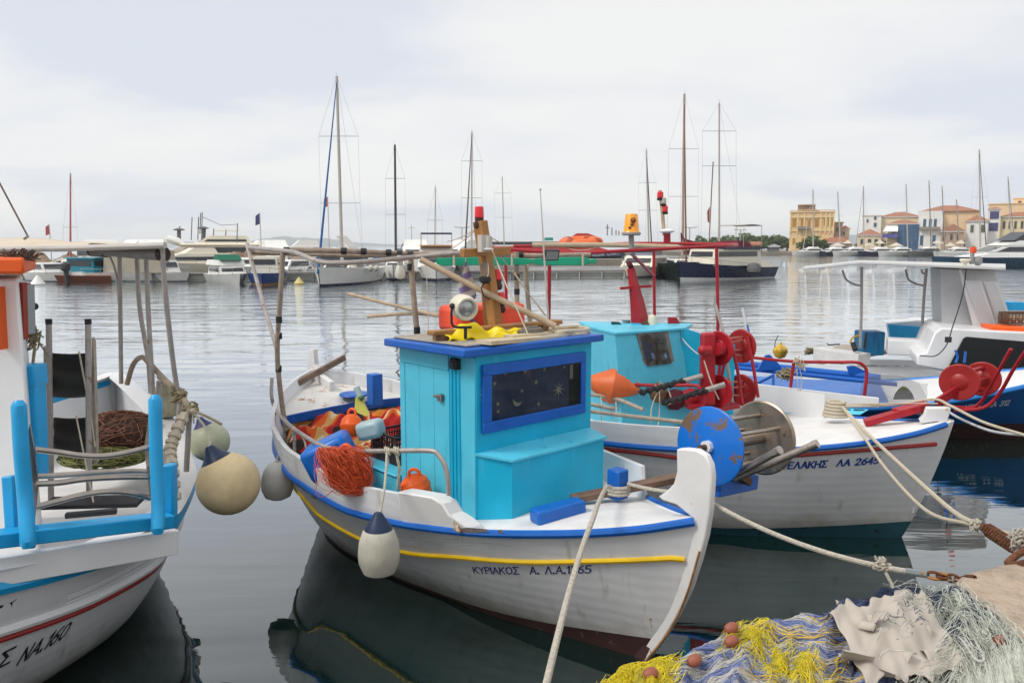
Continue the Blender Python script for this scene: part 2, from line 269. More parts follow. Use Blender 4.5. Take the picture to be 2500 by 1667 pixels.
# ------------------------------------------------ a wooden double-ended boat: frame of reference, hull surface
class Boat:
    """a = metres aft of the bow reference point, p = metres across, z = height over water"""
    def __init__(s, B, u, L, s_t, bg, bw, zs, stem, stern, fl=.75, zk=.5):
        s.B = V(B[0], B[1], 0); s.u = unit(V(u[0], u[1], 0)); s.v = V(-s.u[1], s.u[0], 0); s.L = L
        s.bg = curve(s_t, bg); s.bw = curve(s_t, bw); s.zs = curve(s_t, zs); s.stem = curve(*stem); s.stern = curve(*stern); s.fl = fl; s.zk = zk
    def w(s, a, p, z): return s.B - a*s.u + p*s.v + V(0,0,z)
    def loc(s, X): d = V(X)-s.B; return -(d@s.u), d@s.v, X[2]
    def pl(s, x, y, pt, n): r = ray(x, y); return O3 + r*((V(pt)-O3)@n)/(r@n)
    def side(s, x, y, p): return s.pl(x, y, s.w(0,p,0), s.v)
    def front(s, x, y, a): return s.pl(x, y, s.w(a,0,0), s.u)
    def ap(s, t, z): z0 = max(z, -.4); return s.stem(z0) + (s.stern(z0)-s.stem(z0))*t
    def tt(s, a, z): z0 = max(z, -.4); return (a-s.stem(z0))/(s.stern(z0)-s.stem(z0))
    def half(s, t, z):
        b, wl = s.bg(t), s.bw(t)
        if z < 0: return wl*math.sqrt(max(0., 1-(z/s.zk)**2))
        q = z/s.zs(t); 
        if q > 1: return b + (z-s.zs(t))*.10*min(1, b*4)
        return wl + (b-wl)*q**s.fl
    def skin(s, t, z, sg, off=0.): return s.w(s.ap(t,z), sg*(s.half(t,z)+off), z)
    def hit(s, x, y, sg=-1, off=0.):
        r = ray(x, y); prev = None
        for k in range(40, 1600):
            X = O3 + r*(k*.01); a, p, z = s.loc(X); t = s.tt(a, max(z,0))
            ins = (0 < t < 1) and z < s.zs(min(max(t,0),1))+.5 and sg*p < s.half(t, max(z,0)) + off and sg*p > 0
            if ins: return X, t, z
        return at(x, y, 8), .5, .5
    def hull(s, name, mats, parent, bul=lambda t, sg: 0., boot=lambda t: .05, floor=lambda t: .5, n=64, thick=.045):
        mb = MB()
        def lev(t, j, sg, nb=4, na=14):      # j index -> z, so that one row sits on the boot line
            zb = boot(t); zt = s.zs(t)+bul(t, sg)
            return -.42 + (zb+.42)*j/nb if j <= nb else zb + (zt-zb)*(j-nb)/na
        nj = 19
        for sg in (-1, 1):
            o = len(mb.v)
            for i in range(n):
                t = i/(n-1)
                for j in range(nj): mb.v.append(tuple(s.skin(t, lev(t,j,sg), sg)))
            for i in range(n-1):
                for j in range(nj-1):
                    q = (o+i*nj+j, o+i*nj+j+1, o+(i+1)*nj+j+1, o+(i+1)*nj+j); mb.f.append(q if sg < 0 else q[::-1]); mb.m.append(1 if j < 4 else 0)
            # inner skin and cap
            o = len(mb.v); nk = 6
            for i in range(n):
                t = i/(n-1); zt = s.zs(t)+bul(t, sg); zf = min(floor(t), zt-.02)
                mb.v.append(tuple(s.skin(t, zt, sg)))
                for j in range(nk):
                    z = zt + (zf-zt)*j/(nk-1); h = max(.0, s.half(t,z)-thick); mb.v.append(tuple(s.w(s.ap(t,z), sg*h, z)))
            for i in range(n-1):
                for j in range(nk):
                    m_ = nk+1; q = (o+i*m_+j, o+i*m_+j+1, o+(i+1)*m_+j+1, o+(i+1)*m_+j); mb.f.append(q if sg < 0 else q[::-1]); mb.m.append(0)
        return mb.build(name, mats, parent, angle=40)
    def deckpatch(s, name, m, parent, t0, t1, zf, ins=.04, camber=.03, n=26, hole=None):
        mb = MB()
        def f(a, b):
            t = t0+(t1-t0)*a; z = zf(t); h = max(.003, s.half(t, z)-ins); q = 2*b-1
            return s.w(s.ap(t,z), q*h, z + camber*(1-q*q))
        mb.grid(f, n, 11, flip=False); return mb.build(name, m, parent)
    def zfit(s, pts, sg=-1):
        H = sorted([(h_[1], h_[2]) for h_ in (s.hit(x, y, sg) for x, y in pts)]); K_ = [H[0]]
        for h_ in H[1:]:
            if h_[0] > K_[-1][0]+.02: K_.append(h_)
        return curve([k_[0] for k_ in K_], [k_[1] for k_ in K_])
    def strake(s, name, m, parent, t0, t1, zf, r, sg, n=60, el=1., off=0.):
        mb = MB(); mb.tube([s.skin(t0+(t1-t0)*i/n, zf(t0+(t1-t0)*i/n), sg, off) for i in range(n+1)], r, 8, el=el); return mb.build(name, m, parent)
    def sleeve(s, mb, a0, a1, p0, p1, z0, z1, ca=0, mi=0): return mb.box(s.w((a0+a1)/2,(p0+p1)/2,(z0+z1)/2), (abs(a1-a0), abs(p1-p0), abs(z1-z0)), (s.u, s.v, UP), mi)
# ================================================ the setting: water, quay
m = bpy.data.materials.new('harbour_water'); m.use_nodes = True; t = m.node_tree; n = t.nodes; k = t.links; b = n['Principled BSDF']
b.inputs['Base Color'].default_value = (.0035, .013, .013, 1); b.inputs['Roughness'].default_value = .015; b.inputs['IOR'].default_value = 1.45; b.inputs['Specular IOR Level'].default_value = .72
tc = n.new('ShaderNodeTexCoord')
def wnoise(sx_, sy_, det, dist, rough=.5):
    mp = n.new('ShaderNodeMapping'); mp.inputs['Scale'].default_value = (sx_, sy_, 1); k.new(tc.outputs['Object'], mp.inputs[0])
    no = n.new('ShaderNodeTexNoise'); no.inputs['Scale'].default_value = 1; no.inputs['Detail'].default_value = det; no.inputs['Roughness'].default_value = rough; no.inputs['Distortion'].default_value = dist; k.new(mp.outputs[0], no.inputs['Vector']); return no
a1 = wnoise(.32, .85, 2, .4); a2 = wnoise(.45, 3.2, 4, .6); a3 = wnoise(.05, .12, 2, .2)
# calm near the quay, more ripples further out: a breeze pattern in world space
sp = n.new('ShaderNodeSeparateXYZ'); k.new(tc.outputs['Object'], sp.inputs[0])
mr = n.new('ShaderNodeMapRange'); mr.inputs[1].default_value = 6; mr.inputs[2].default_value = 40; mr.inputs[3].default_value = .12; mr.inputs[4].default_value = 1.6; k.new(sp.outputs['Y'], mr.inputs[0])
br = n.new('ShaderNodeMapRange'); br.inputs[1].default_value = .35; br.inputs[2].default_value = .65; br.inputs[3].default_value = .25; br.inputs[4].default_value = 1.6; k.new(a3.outputs['Fac'], br.inputs[0])
m2 = n.new('ShaderNodeMath'); m2.operation = 'MULTIPLY'; k.new(mr.outputs[0], m2.inputs[0]); k.new(br.outputs[0], m2.inputs[1])
m3 = n.new('ShaderNodeMath'); m3.operation = 'MULTIPLY'; k.new(a2.outputs['Fac'], m3.inputs[0]); k.new(m2.outputs[0], m3.inputs[1])
mrB = n.new('ShaderNodeMapRange'); mrB.inputs[1].default_value = 8; mrB.inputs[2].default_value = 32; mrB.inputs[3].default_value = .8; mrB.inputs[4].default_value = 4.2; k.new(sp.outputs['Y'], mrB.inputs[0])
m4 = n.new('ShaderNodeMath'); m4.operation = 'MULTIPLY'; k.new(a1.outputs['Fac'], m4.inputs[0]); k.new(mrB.outputs[0], m4.inputs[1])
m5 = n.new('ShaderNodeMath'); m5.operation = 'ADD'; k.new(m3.outputs[0], m5.inputs[0]); k.new(m4.outputs[0], m5.inputs[1])
bp = n.new('ShaderNodeBump'); bp.inputs['Strength'].default_value = 1.0; bp.inputs['Distance'].default_value = .022; k.new(m5.outputs[0], bp.inputs['Height']); k.new(bp.outputs[0], b.inputs['Normal'])
n.remove(b); om = n['Material Output']; ms_ = n.new('ShaderNodeMixShader'); df = n.new('ShaderNodeBsdfDiffuse'); df.inputs['Color'].default_value = (.004, .017, .015, 1)
gs = n.new('ShaderNodeBsdfGlossy'); gs.inputs['Roughness'].default_value = .012; gs.inputs['Color'].default_value = (.93,.96,.98,1); lw = n.new('ShaderNodeLayerWeight'); lw.inputs['Blend'].default_value = .5
pw = n.new('ShaderNodeMath'); pw.operation = 'POWER'; pw.inputs[1].default_value = 2.95; k.new(lw.outputs['Facing'], pw.inputs[0])
mr2 = n.new('ShaderNodeMapRange'); mr2.inputs[3].default_value = .03; mr2.inputs[4].default_value = 1.32; mr2.clamp = True; k.new(pw.outputs[0], mr2.inputs[0]); mc_ = n.new('ShaderNodeMath'); mc_.operation = 'MINIMUM'; mc_.inputs[1].default_value = .985; k.new(mr2.outputs[0], mc_.inputs[0]); k.new(mc_.outputs[0], ms_.inputs[0])
k.new(df.outputs[0], ms_.inputs[1]); k.new(gs.outputs[0], ms_.inputs[2]); k.new(ms_.outputs[0], om.inputs[0]); k.new(bp.outputs[0], gs.inputs['Normal']); k.new(bp.outputs[0], lw.inputs['Normal'])
MATS['harbour_water'] = m
mb = MB(); xs = [-5400,-3000,-1000,-300,-100,-30,-10,0,10,30,100,300,1000,3000,5400]; ys = [-60,-10,0,10,30,100,300,1000,3000,5500]
for x in xs:
    for y in ys: mb.v.append((x, y, 0.))
for i in range(len(xs)-1):
    for j in range(len(ys)-1): mb.f.append((i*len(ys)+j, (i+1)*len(ys)+j, (i+1)*len(ys)+j+1, i*len(ys)+j+1)); mb.m.append(0)
tag(mb.build('water', m, smooth=False, origin=(0,0,0)), kind='structure')
# ================================================ blue and white boat in the middle
B1 = Boat((1.2, 5.05), (.67, -.742), 5.3,
    [0, .06, .15, .27, .40, .50, .66, .77, .87, .95, 1], [.03, .26, .55, .88, 1.12, 1.20, 1.20, 1.10, .82, .42, .03], [.02, .10, .24, .38, .48, .56, .60, .54, .36, .15, .02],
    [1.18, 1.08, .985, .905, .865, .85, .90, 1.0, 1.14, 1.25, 1.32], ([-.4, 0, .5, 1.2, 1.6], [.62, .36, .08, -.10, -.16]), ([-.4, 0, 1.0, 1.6], [4.9, 5.05, 5.2, 5.3]))
bt = thing('fishing_boat', B1.w(2.6, 0, 0), 'white wooden fishing boat with bright turquoise cabin and yellow stripe, in the middle', 'boat', 'traditional fishing boats moored at the quay')
def bul1(t, sg): q = .30 if sg < 0 else .17; return .24*min(1, max(0, (t-q)/.015)) if t > q else 0.
def dk1(t): return B1.zs(t) - .015
B1.hull('hull', [M_hull, M_brown], bt, bul1, lambda t: .03+.17*max(0, 1-t*2.6)**1.3, lambda t: dk1(t)-.03 if t < .30 else .60)
B1.deckpatch('foredeck', M_deck, bt, .004, .52, dk1, .01, .035)
B1.deckpatch('cockpit_floor', M_deck, bt, .45, .97, lambda t: .66, .05, 0)
B1.deckpatch('stern_deck', mat('worn_white_deck', (.76,.74,.70), .6, var=.12, vs=6, chips=((.42,.24,.14), .60, 5.)), bt, .86, .998, lambda t: B1.zs(t)+.10, .05, .03)
mb = MB(); pts = [B1.w(B1.ap(.86, 1.2) - .16*(1-(q)**2)*0 , q*(B1.half(.86,1.2)-.06), B1.zs(.86)+.06+.03*(1-q*q)) for q in np.linspace(-1, 1, 15)]
for p_, q_ in zip(pts, pts[1:]): mb.bar(p_, q_, .03, .09)
mb.build('deck_edge_beam', M_blue, bt)
mb = MB(); mb.grid(lambda u_, v_: B1.w(B1.ap(.865, 1.1), (2*u_-1)*(B1.half(.865, .6+.5*v_)-.06), .62+.52*v_), 12, 4); mb.build('stern_bulkhead', mat('rusty_bulkhead', (.62,.50,.34), .7, var=.3, vs=6, chips=((.50,.20,.03), .50, 4.)), bt)
zst = B1.zfit([(1640,1362),(1540,1366),(1443,1369),(1294,1371),(1118,1359),(980,1345),(852,1300),(779,1256),(740,1211)])
for sg in (-1, 1):
    B1.strake('rub_rail', M_bluew, bt, .003, .985, lambda t: B1.zs(t)-.01, .032, sg, 70)
    B1.strake('yellow_stripe', M_yel, bt, .004, .96, zst, .021, sg, 70)
# stem post, sheer-cut profile read from the photograph, a real plank 9 cm thick
def sidepoly(b, pts, p): return [b.side(x, y, p) for x, y in pts]
mb = MB(); mb.prism(sidepoly(B1, [(1651,1096),(1672,1095),(1700,1098),(1722,1112),(1733,1135),(1737,1165),(1732,1250),(1722,1310),(1706,1371),(1684,1440),(1650,1510),(1616,1565),(1588,1600),(1540,1660),(1510,1640),(1574,1580),(1621,1490),(1651,1400),(1672,1330),(1688,1262),(1650,1232),(1618,1222),(1606,1212),(1628,1198),(1644,1180),(1652,1150)], -.032), B1.v*.064)
sp_ = mb.build('stem_post', M_whrust, bt, bev=.012)
mb = MB(); mb.tube(spline([B1.side(x-4, y, -.034) for x, y in ((1712,1345),(1684,1440),(1655,1510),(1620,1565),(1590,1601),(1545,1655))],5), .008, 7); mb.build('rusty_keel_band', mat('orange_rust_band', (.40,.20,.07), .8, var=.5, vs=16), sp_)
mb = MB(); mb.prism([B1.w(a, -.037, z) for a, z in ((.40,.13),(.27,.12),(.33,-.02),(.5,-.3),(.8,-.3))], B1.v*.074); mb.build('stem_foot', M_brown, sp_)
mb = MB(); mb.prism([B1.w(a, -.035, z) for a, z in ((5.15,.9),(5.36,.9),(5.40,1.45),(5.34,1.78),(5.24,1.80),(5.22,1.62),(5.12,1.52),(4.86,1.46),(4.86,1.38))], B1.v*.07); mb.build('stern_post', M_whrust, bt, bev=.01)
mb = MB(); mb.bar(at(722,938,8.6), at(842,872,9.1), .05, .07); mb.build('tiller', M_gwood, bt, bev=.01)
# forward ends of the washboards
for sg in (-1,):
    mb = MB(); a0 = B1.ap(.30, 1.1)
    def cl(a, z, o): t = B1.tt(a, z); return B1.w(a, sg*(B1.half(t, z)+o), z)
    prof = [(a0+.36, 1.135), (a0+.06,1.14),(a0-.02,1.10),(a0-.06,1.02),(a0-.13,.985),(a0-.20,.93),(a0-.20,.88),(a0+.36,.86)]
    o_ = [cl(a, z, .012) for a, z in prof]; i_ = [cl(a, z, -.13) for a, z in prof]; n = len(prof)
    mb.add(o_+i_, [tuple(range(n)), tuple(reversed(range(n,2*n)))]+[(i+n,(i+1)%n+n,(i+1)%n,i) for i in range(n)])
    mb.build('washboard_end', M_whrust, bt, bev=.012)
for q_, (xa, xb, yy) in enumerate(((980,1275,(1314,1328)),(1010,1290,(1322,1334)),(960,1120,(1306,1316)))):
    P_ = [B1.hit(xa+(xb-xa)*k/10, yy[0]+(yy[1]-yy[0])*(k/10)**.7, -1, .0005)[0] for k in range(11)]; mb = MB(); mb.tube(P_, .0028, 5); mb.build('carved_groove', mat('grey_groove', (.50,.50,.50), .6), bt)
# name on the bow
X0, t0, z0 = B1.hit(1160, 1398); X1, t1, z1 = B1.hit(1443, 1397)
TX = 'ΚΥΡΙΑΚΟΣ  Α. Λ.Α.1365'; TW = textwidth(TX)
def namefn(b, t0, z0, t1, z1, W_, sc, sg): 
    def f(x, y):
        t = t0+(t1-t0)*x/W_; z = z0+(z1-z0)*x/W_+y*sc; return b.skin(t, z, sg, .004)
    return f
letters(TX, namefn(B1, t0, z0, t1, z1, TW, .0105, -1), .85, 'lettering', M_ink, bt)
# cabin
cab = MB()
cab.prism([B1.w(a, p, .80) for a, p in ((1.48,-.65),(2.48,-.65),(2.48,.65),(1.48,.65))], UP*1.385)
cabin = cab.build('cabin', M_turq, bt, bev=.008)
mb = MB(); ft = B1.w
mb.add([ft(1.50,-.652,1.42),ft(1.27,-.47,1.39),ft(1.27,.58,1.39),ft(1.48,.60,1.42), ft(1.50,-.652,.86),ft(1.27,-.47,.86),ft(1.27,.58,.86),ft(1.48,.60,.86)], [(0,1,2,3),(1,5,6,2),(0,4,5,1),(3,2,6,7)]); mb.build('fore_locker', M_turq, cabin)
mb = MB(); mb.add([ft(1.49,-.66,1.43),ft(1.245,-.485,1.392),ft(1.245,.60,1.392),ft(1.47,.62,1.43), ft(1.49,-.66,1.41),ft(1.245,-.485,1.375),ft(1.245,.60,1.375),ft(1.47,.62,1.41)], [(0,1,2,3),(7,6,5,4),(0,4,5,1),(1,5,6,2),(2,6,7,3)]); mb.build('locker_lid', M_turq2, cabin)
mb = MB(); mb.prism([B1.w(1.40,-.82,2.185), B1.w(1.40,.72,2.185), B1.w(2.54,.72,2.165), B1.w(2.54,-.78,2.165)], UP*.062); mb.build('roof', M_blue, cabin, bev=.012)
mb = MB(); mb.prism([B1.w(1.50,-.72,2.247), B1.w(1.50,.64,2.247), B1.w(2.48,.64,2.228), B1.w(2.48,-.72,2.228)], UP*.02); mb.build('roof_top', mat('grimy_roof', (.40,.36,.30), .8, var=.3, vs=6), cabin, bev=.01)
# side wall: facing boards, door, jamb
sd = MB(); B1.sleeve(sd, 1.80, 2.475, -.668, -.648, 2.03, 2.18); B1.sleeve(sd, 2.41, 2.48, -.664, -.648, .82, 2.03); B1.sleeve(sd, 1.485, 1.66, -.656, -.649, .82, 2.165)
sd.build('side_trim', M_turq2, cabin, bev=.004)
sd = MB()
for a in (1.675, 1.72, 1.765): sd.tube([B1.w(a,-.655,.84), B1.w(a,-.655,2.165)], .019, 8)
sd.build('door_jamb', M_turq, cabin)
sd = MB(); 
for k in range(3): B1.sleeve(sd, 1.80+.203*k, 1.80+.203*(k+1)-.004, -.660, -.648, .84, 2.028)
dr = sd.build('door', M_turq2, cabin, bev=.003)
sd = MB(); q = B1.side(1060, 966, -.68); sd.tube([q, q-B1.u*.0+UP*.01 - B1.u*(-.10)], .012, 8); sd.tube([q+B1.u*.09-UP*.035, q+B1.u*.10+UP*.03], .013, 8); sd.tube([q+B1.u*.06-UP*.03, q+B1.u*.07+UP*.02], .010, 8); sd.build('latch', M_steel, dr)
sd = MB(); q = B1.side(1111, 888, -.68); sd.box(q, (.085,.05,.085), (B1.u,B1.v,UP)); sd.box(q+UP*.0-B1.v*.03, (.06,.02,.05), (B1.u,B1.v,UP)); sd.build('side_lamp', M_black, cabin, bev=.008)
# window
wz0, wz1, wp0, wp1 = 1.575, 2.105, -.60, .545
fr = MB()
for (p0,p1,z0_,z1_) in ((wp0,wp1,wz1-.085,wz1),(wp0,wp1,wz0,wz0+.085),(wp0,wp0+.085,wz0+.085,wz1-.085),(wp1-.06,wp1,wz0+.085,wz1-.085)): B1.sleeve(fr, 1.445, 1.478, p0, p1, z0_, z1_)
wf = fr.build('window_frame', M_blue, cabin, bev=.006)
cz0, cz1, cp0, cp1 = wz0+.08, wz1-.08, wp0+.08, wp1-.055
mc = mat('midnight_blue_curtain', (.09,.125,.225), .8, var=.5, vs=5)
cu = MB(); cu.grid(lambda u_, v_: B1.w(1.474 - .004*math.sin(u_*25), cp0+(cp1-.13-cp0)*u_, cz0+(cz1-cz0)*v_), 60, 4); curt = cu.build('curtain', mc, cabin)
cu = MB(); B1.sleeve(cu, 1.4745, 1.4785, cp1-.13, cp1, cz0, cz1); cu.build('interior_shade_panel', mat('dark_green_interior_shade', (.012,.03,.035), .6), cabin)  # dark panel on the solid wall, painted as the unlit interior beside the curtain
cu = MB(); B1.sleeve(cu, 1.470, 1.474, cp1-.12, cp1-.085, cz1-.14, cz1-.02); cu.build('far_window_light_patch', mat('far_window_light', (.45,.47,.40), .5), cabin)  # pale patch on the dark panel, painted as daylight through the far window
def star(mb, p, z, r, n, inner=.35, rot=0.):
    c = [B1.w(1.468, p+(r if k%2==0 else r*inner)*math.sin(math.pi*k/n+rot)*(1 if k%4 else 1), z+(r if k%2==0 else r*inner)*math.cos(math.pi*k/n+rot)) for k in range(2*n)]
    ce = B1.w(1.4675, p, z); mb.add([ce]+c, [(0,k+1,(k+1)%(2*n)+1) for k in range(2*n)])
stp = MB()
def wp(X, Y): q = B1.front(940+.3316*X, 780+.3316*Y, 1.47); a, p, z = B1.loc(q); return p, z
for X, Y, r, n in ((738,382,.012,5),(885,392,.017,5),(1030,382,.017,5),(1173,365,.015,5),(805,470,.018,5),(1112,460,.019,5),(1007,525,.016,5),(1130,620,.017,5),(830,620,.017,5),(832,675,.015,5),(1277,515,.062,8),(735,550,.05,8),(1320,350,.012,5)):
    p_, z_ = wp(X, Y); star(stp, p_, z_, r*1.25, n, .22 if n == 8 else .42)
p_, z_ = wp(975, 592); mo = []; mi_ = []
for k in range(13):
    a_ = math.radians(152+k*195/12); th_k = .031*math.sin(math.pi*k/12); P0_, Z0_ = p_+.050*math.cos(a_), z_+.050*math.sin(a_)
    mo.append(B1.w(1.4678, P0_, Z0_)); mi_.append(B1.w(1.4678, P0_+th_k*math.cos(math.radians(67)), Z0_+th_k*math.sin(math.radians(67))))
stp.add(mo+mi_, [(k,k+1,13+k+1,13+k) for k in range(12)])
stp.build('star_and_moon_print', mat('cream_print', (.62,.58,.48), .7), curt, smooth=False)
gl = MB(); gl.grid(lambda u_, v_: B1.w(1.457, cp0-.01+(cp1-cp0+.02)*u_, cz0-.01+(cz1-cz0+.02)*v_), 2, 2); gl.build('pane', M_pane, wf, smooth=False)
def stain(b, px, name, m, par, sg=-1, off=.004):
    P_ = [b.hit(x, y, sg, off)[0] for x, y in px]; c = sum(P_)/len(P_); mb = MB(); mb.add([c]+P_, [(0, i+1, (i+1) % len(P_)+1) for i in range(len(P_))]); return mb.build(name, m, par, smooth=False)
M_stn_ = mat('rust_stain', (.50,.26,.07), .8, var=.5, vs=30, chips=((.72,.66,.55), .50, 28.)); M_st2 = mat('bare_grey_patch', (.26,.22,.20), .8, var=.6, vs=40)
for px in ([(1066,1232),(1076,1229),(1079,1245),(1078,1262),(1083,1280),(1072,1281),(1070,1262),(1069,1248)], [(1586,1508),(1591,1510),(1591,1540),(1587,1538)], [(1180,1440),(1183,1442),(1210,1500),(1206,1500)]): stain(B1, px, 'rust_stain', M_stn_, bt)
for px in ([(1118,1291),(1140,1287),(1188,1291),(1192,1297),(1160,1301),(1125,1300)], [(1215,1293),(1226,1292),(1228,1299),(1217,1300)], [(760,1206),(772,1213),(770,1219),(758,1212)]): stain(B1, px, 'worn_patch', M_st2, bt, off=.035)
mb = MB(); e_ = [B1.w(a0-.13+dx_, -(B1.half(.27,1.0)+.030), z) for dx_, z in ((.12,1.06),(.06,1.02),(.03,.985),(-.02,.955),(-.05,.925),(-.02,.905),(.05,.91),(.03,.94),(.07,.975),(.11,1.01))]; mb.add(e_, [(0,1,8,9),(1,2,7,8),(2,3,6,7),(3,4,5,6)]); mb.build('rust_stain', M_stn_, bt, smooth=False)
# rail along the starboard side
def onrail(x, y): X, t, z = B1.hit(x, y, -1); return X
def railpt(x, y, ins=.06):      # point of the curtain of the washboard, raised above it
    r = ray(x, y)
    for k in range(300, 1400):
        X = O3+r*(k*.01); a, p, z = B1.loc(X); t = B1.tt(a, 1.1)
        if 0 < t < 1 and p < 0 and -p < B1.half(t, 1.1)-ins: return X
    return at(x, y, 8)
rp = [railpt(x, y) for x, y in ((1096,1208),(1094,1170),(1086,1135),(1070,1110),(1050,1100),(967,1100),(871,1101),(817,1096),(779,1085),(750,1068),(718,1047),(692,1023))]
rp += [at(672,998,7.9), at(663,966,8.0), at(664,923,8.1)]
mb = MB(); mb.tube(spline(rp, 5), .019, 10); rl = mb.build('hand_rail', M_alu, bt)
for x, y, y2 in ((779,1085,1172), (718,1047,1130), (870,1101,1195)):
    mb = MB(); q = railpt(x, y); mb.tube([q, V(q[0],q[1],B1.zs(.55)+.2)], .015, 8); mb.build('rail_stanchion', M_alu, bt)
for pts in ([(703,1108),(702,1060),(692,1010),(683,940),(677,851),(684,733),(691,614)],):
    mb = MB(); mb.tube(spline([at(x,y,Y) for (x,y),Y in zip(pts,(7.35,7.35,7.35,7.34,7.3,7.25,7.2))],6), .024, 9); mb.build('canopy_pole', M_bamboo, bt)
def poles(m, r, specs, name='canopy_pole', par=bt):
    for pts in specs:
        mb = MB(); mb.tube(spline([at(*p) for p in pts], 5), r, 9); o = mb.build(name, m, par)
poles(M_alu, .021, [[(605,604,8.4),(690,612,7.2),(725,618,6.9),(791,641,6.4),(900,638,6.5),(1015,627,6.8),(1130,617,6.6),(1244,622,7.2)],
    [(607,606,8.4),(605,604,8.35),(640,730,8.0),(677,856,7.4)]])
poles(M_bamboo, .026, [[(700,611,7.3),(833,613,7.5),(986,619,7.8),(1130,622,8.0),(1244,625,8.1),(1441,622,8.3)], [(1002,622,6.9),(1010,722,6.9),(1022,850,6.9)], [(612,616,8.4),(798,622,8.5),(1000,624,8.6),(1130,628,8.6)],
    [(1261,615,8.0),(1262,730,8.0),(1262,850,8.0)], [(1281,645,8.3),(1295,798,8.3),(1298,860,8.3)]])
poles(mat('pale_pole', (.50,.38,.26), .6, var=.2, vs=12), .026, [[(1027,633,6.6),(1190,716,6.5),(1356,796,6.45)]], 'boat_hook_pole')
poles(mat('pale_pole'), .018, [[(850,717,8.4),(960,745,7.8),(1074,772,7.2)], [(898,773,8.2),(990,766,7.7),(1074,768,7.2)]], 'boat_hook_pole')
# lashings on the poles
mb = MB()
for x, y, Y in ((840,613,7.5),(888,614,7.52),(949,617,7.65),(976,620,7.7),(1002,623,6.88),(1272,622,8.1),(700,612,7.2)):
    mb = MB(); c = at(x, y, Y); mb.tube([c-V(.025,0,0), c+V(.025,0,0)], .034, 9); mb.build('lashing', M_black, bt)
mb = MB()
for x, y, Y in ((1002,652,6.9),(1262,676,8),(1262,712,8),(1262,640,8),(1018,806,6.9),(681,780,7.27),(681,820,7.3),(680,900,7.33)):
    mb = MB(); c = at(x, y, Y); mb.tube([c-UP*.03, c+UP*.03], .030, 9); mb.build('pole_band', M_black, bt)
# mast with cross beam
def barpx(a, b, w_, h_, up=UP, mb=None): return (mb or MB()).bar(at(*a), at(*b), w_, h_, up)
ms = barpx((1211,800,6.55),(1172,540,6.55), .11, .08, B1.v).build('mast', M_wood, bt, bev=.008)
barpx((1128,618,6.35),(1242,613,6.7), .06, .07).build('mast_crosspiece', M_wood, bt, bev=.006)
barpx((1197,800,6.75),(1188,700,6.75), .07, .10).build('mast_step', M_wood, bt, bev=.006)
barpx((1050,813,5.95),(1365,785,6.85), .10, .035).build('roof_beam', M_wood, bt, bev=.008)
mat('brown_block', (.22,.12,.06), .7, var=.3)
for a_, b_, h_ in (((1066,838,6.02),(1100,836,6.1),.15), ((1316,810,6.7),(1356,808,6.8),.13)): mb = MB(); mb.bar(at(*a_), at(*b_), .14, h_); mb.build('beam_chock', MATS['brown_block'], bt, bev=.01)
def beacon(x, y, Y, s=1., col='red_beacon_lens', par=bt):
    c = at(x, y, Y); mb = MB(); mb.lathe([(.030*s,0),(.036*s,.01),(.033*s,.075*s),(.028*s,.085*s)], c, n=16)
    o = mb.build('beacon_lens', mat('red_beacon_lens', (.75,.008,.02), .2, var=.05, coat=.5), par)
    mb = MB(); mb.lathe([(.03*s,-.075*s),(.040*s,-.06*s),(.040*s,-.03*s),(.032*s,-.025*s),(.034*s,0)], c, n=16); mb.build('beacon_base', mat('brown_lamp_base', (.06,.03,.025), .5), par)
beacon(1170, 533, 6.55, 1.15); beacon(1214, 684, 6.6, 1.1); beacon(1222, 740, 6.6, 1.1)
mb = MB(); c = at(1184,675,6.45); mb.lathe([(.03,0),(.036,.03),(.035,.1),(.028,.12)], c, n=14); mb.build('clear_lamp_lens', M_clear, bt)
mb = MB(); mb.lathe([(.02,-.06),(.05,-.04),(.05,-.01),(.035,0)], c, n=14); mb.tube(spline([c-UP*.05, c-UP*.1-B1.u*.0+V(-.03,0,0), c-UP*.17+V(0,0,0), c-UP*.19+V(.04,0,0)],4), .006, 6); mb.build('lamp_bracket', M_black, bt)
mb = MB(); c = at(1190,608,6.4); mb.box(c+UP*.045+V(-.03,0,0), (.09,.05,.14), (B1.v,B1.u,UP)); mb.tube([c, c+UP*.10+V(.01,0,0)], .035, 12); mb.lathe([(.02,-.02),(.055,-.005),(.04,.01)], c, n=14); mb.build('mast_lamp_housing', mat('grey_white_plastic', (.60,.58,.54), .5, var=.15), bt)
# searchlight
c = at(1136, 752, 5.9); ax = unit(V(.42,-.86,-.12))
mb = MB(); mb.lathe([(.03,-.17),(.07,-.155),(.094,-.09),(.100,-.02),(.095,.03),(.086,.045),(.072,.045),(.068,.02)], c, ax, 24); slt = mb.build('searchlight_housing', mat('cream_enamel', (.74,.69,.54), .35, var=.1), bt)
mb = MB(); mb.lathe([(.068,.018),(.05,.028),(.001,.032)], c, ax, 24); mb.build('searchlight_glass', mat('reflector_glass', (.42,.45,.45), .12, metal=.6, var=.4, vs=14), slt)
mb = MB(); r_ = -unit(np.cross(ax, UP)); mb.tube(spline([c-r_*.11+UP*.02, c-r_*.115-UP*.06, c-r_*.10-UP*.135, c-UP*.15, c+r_*.05-UP*.15],5), .010, 8); mb.tube([c-UP*.15, c-UP*.24], .013, 8); mb.ball(c-r_*.108+UP*.02, .022); mb.build('searchlight_bracket', M_black, slt)
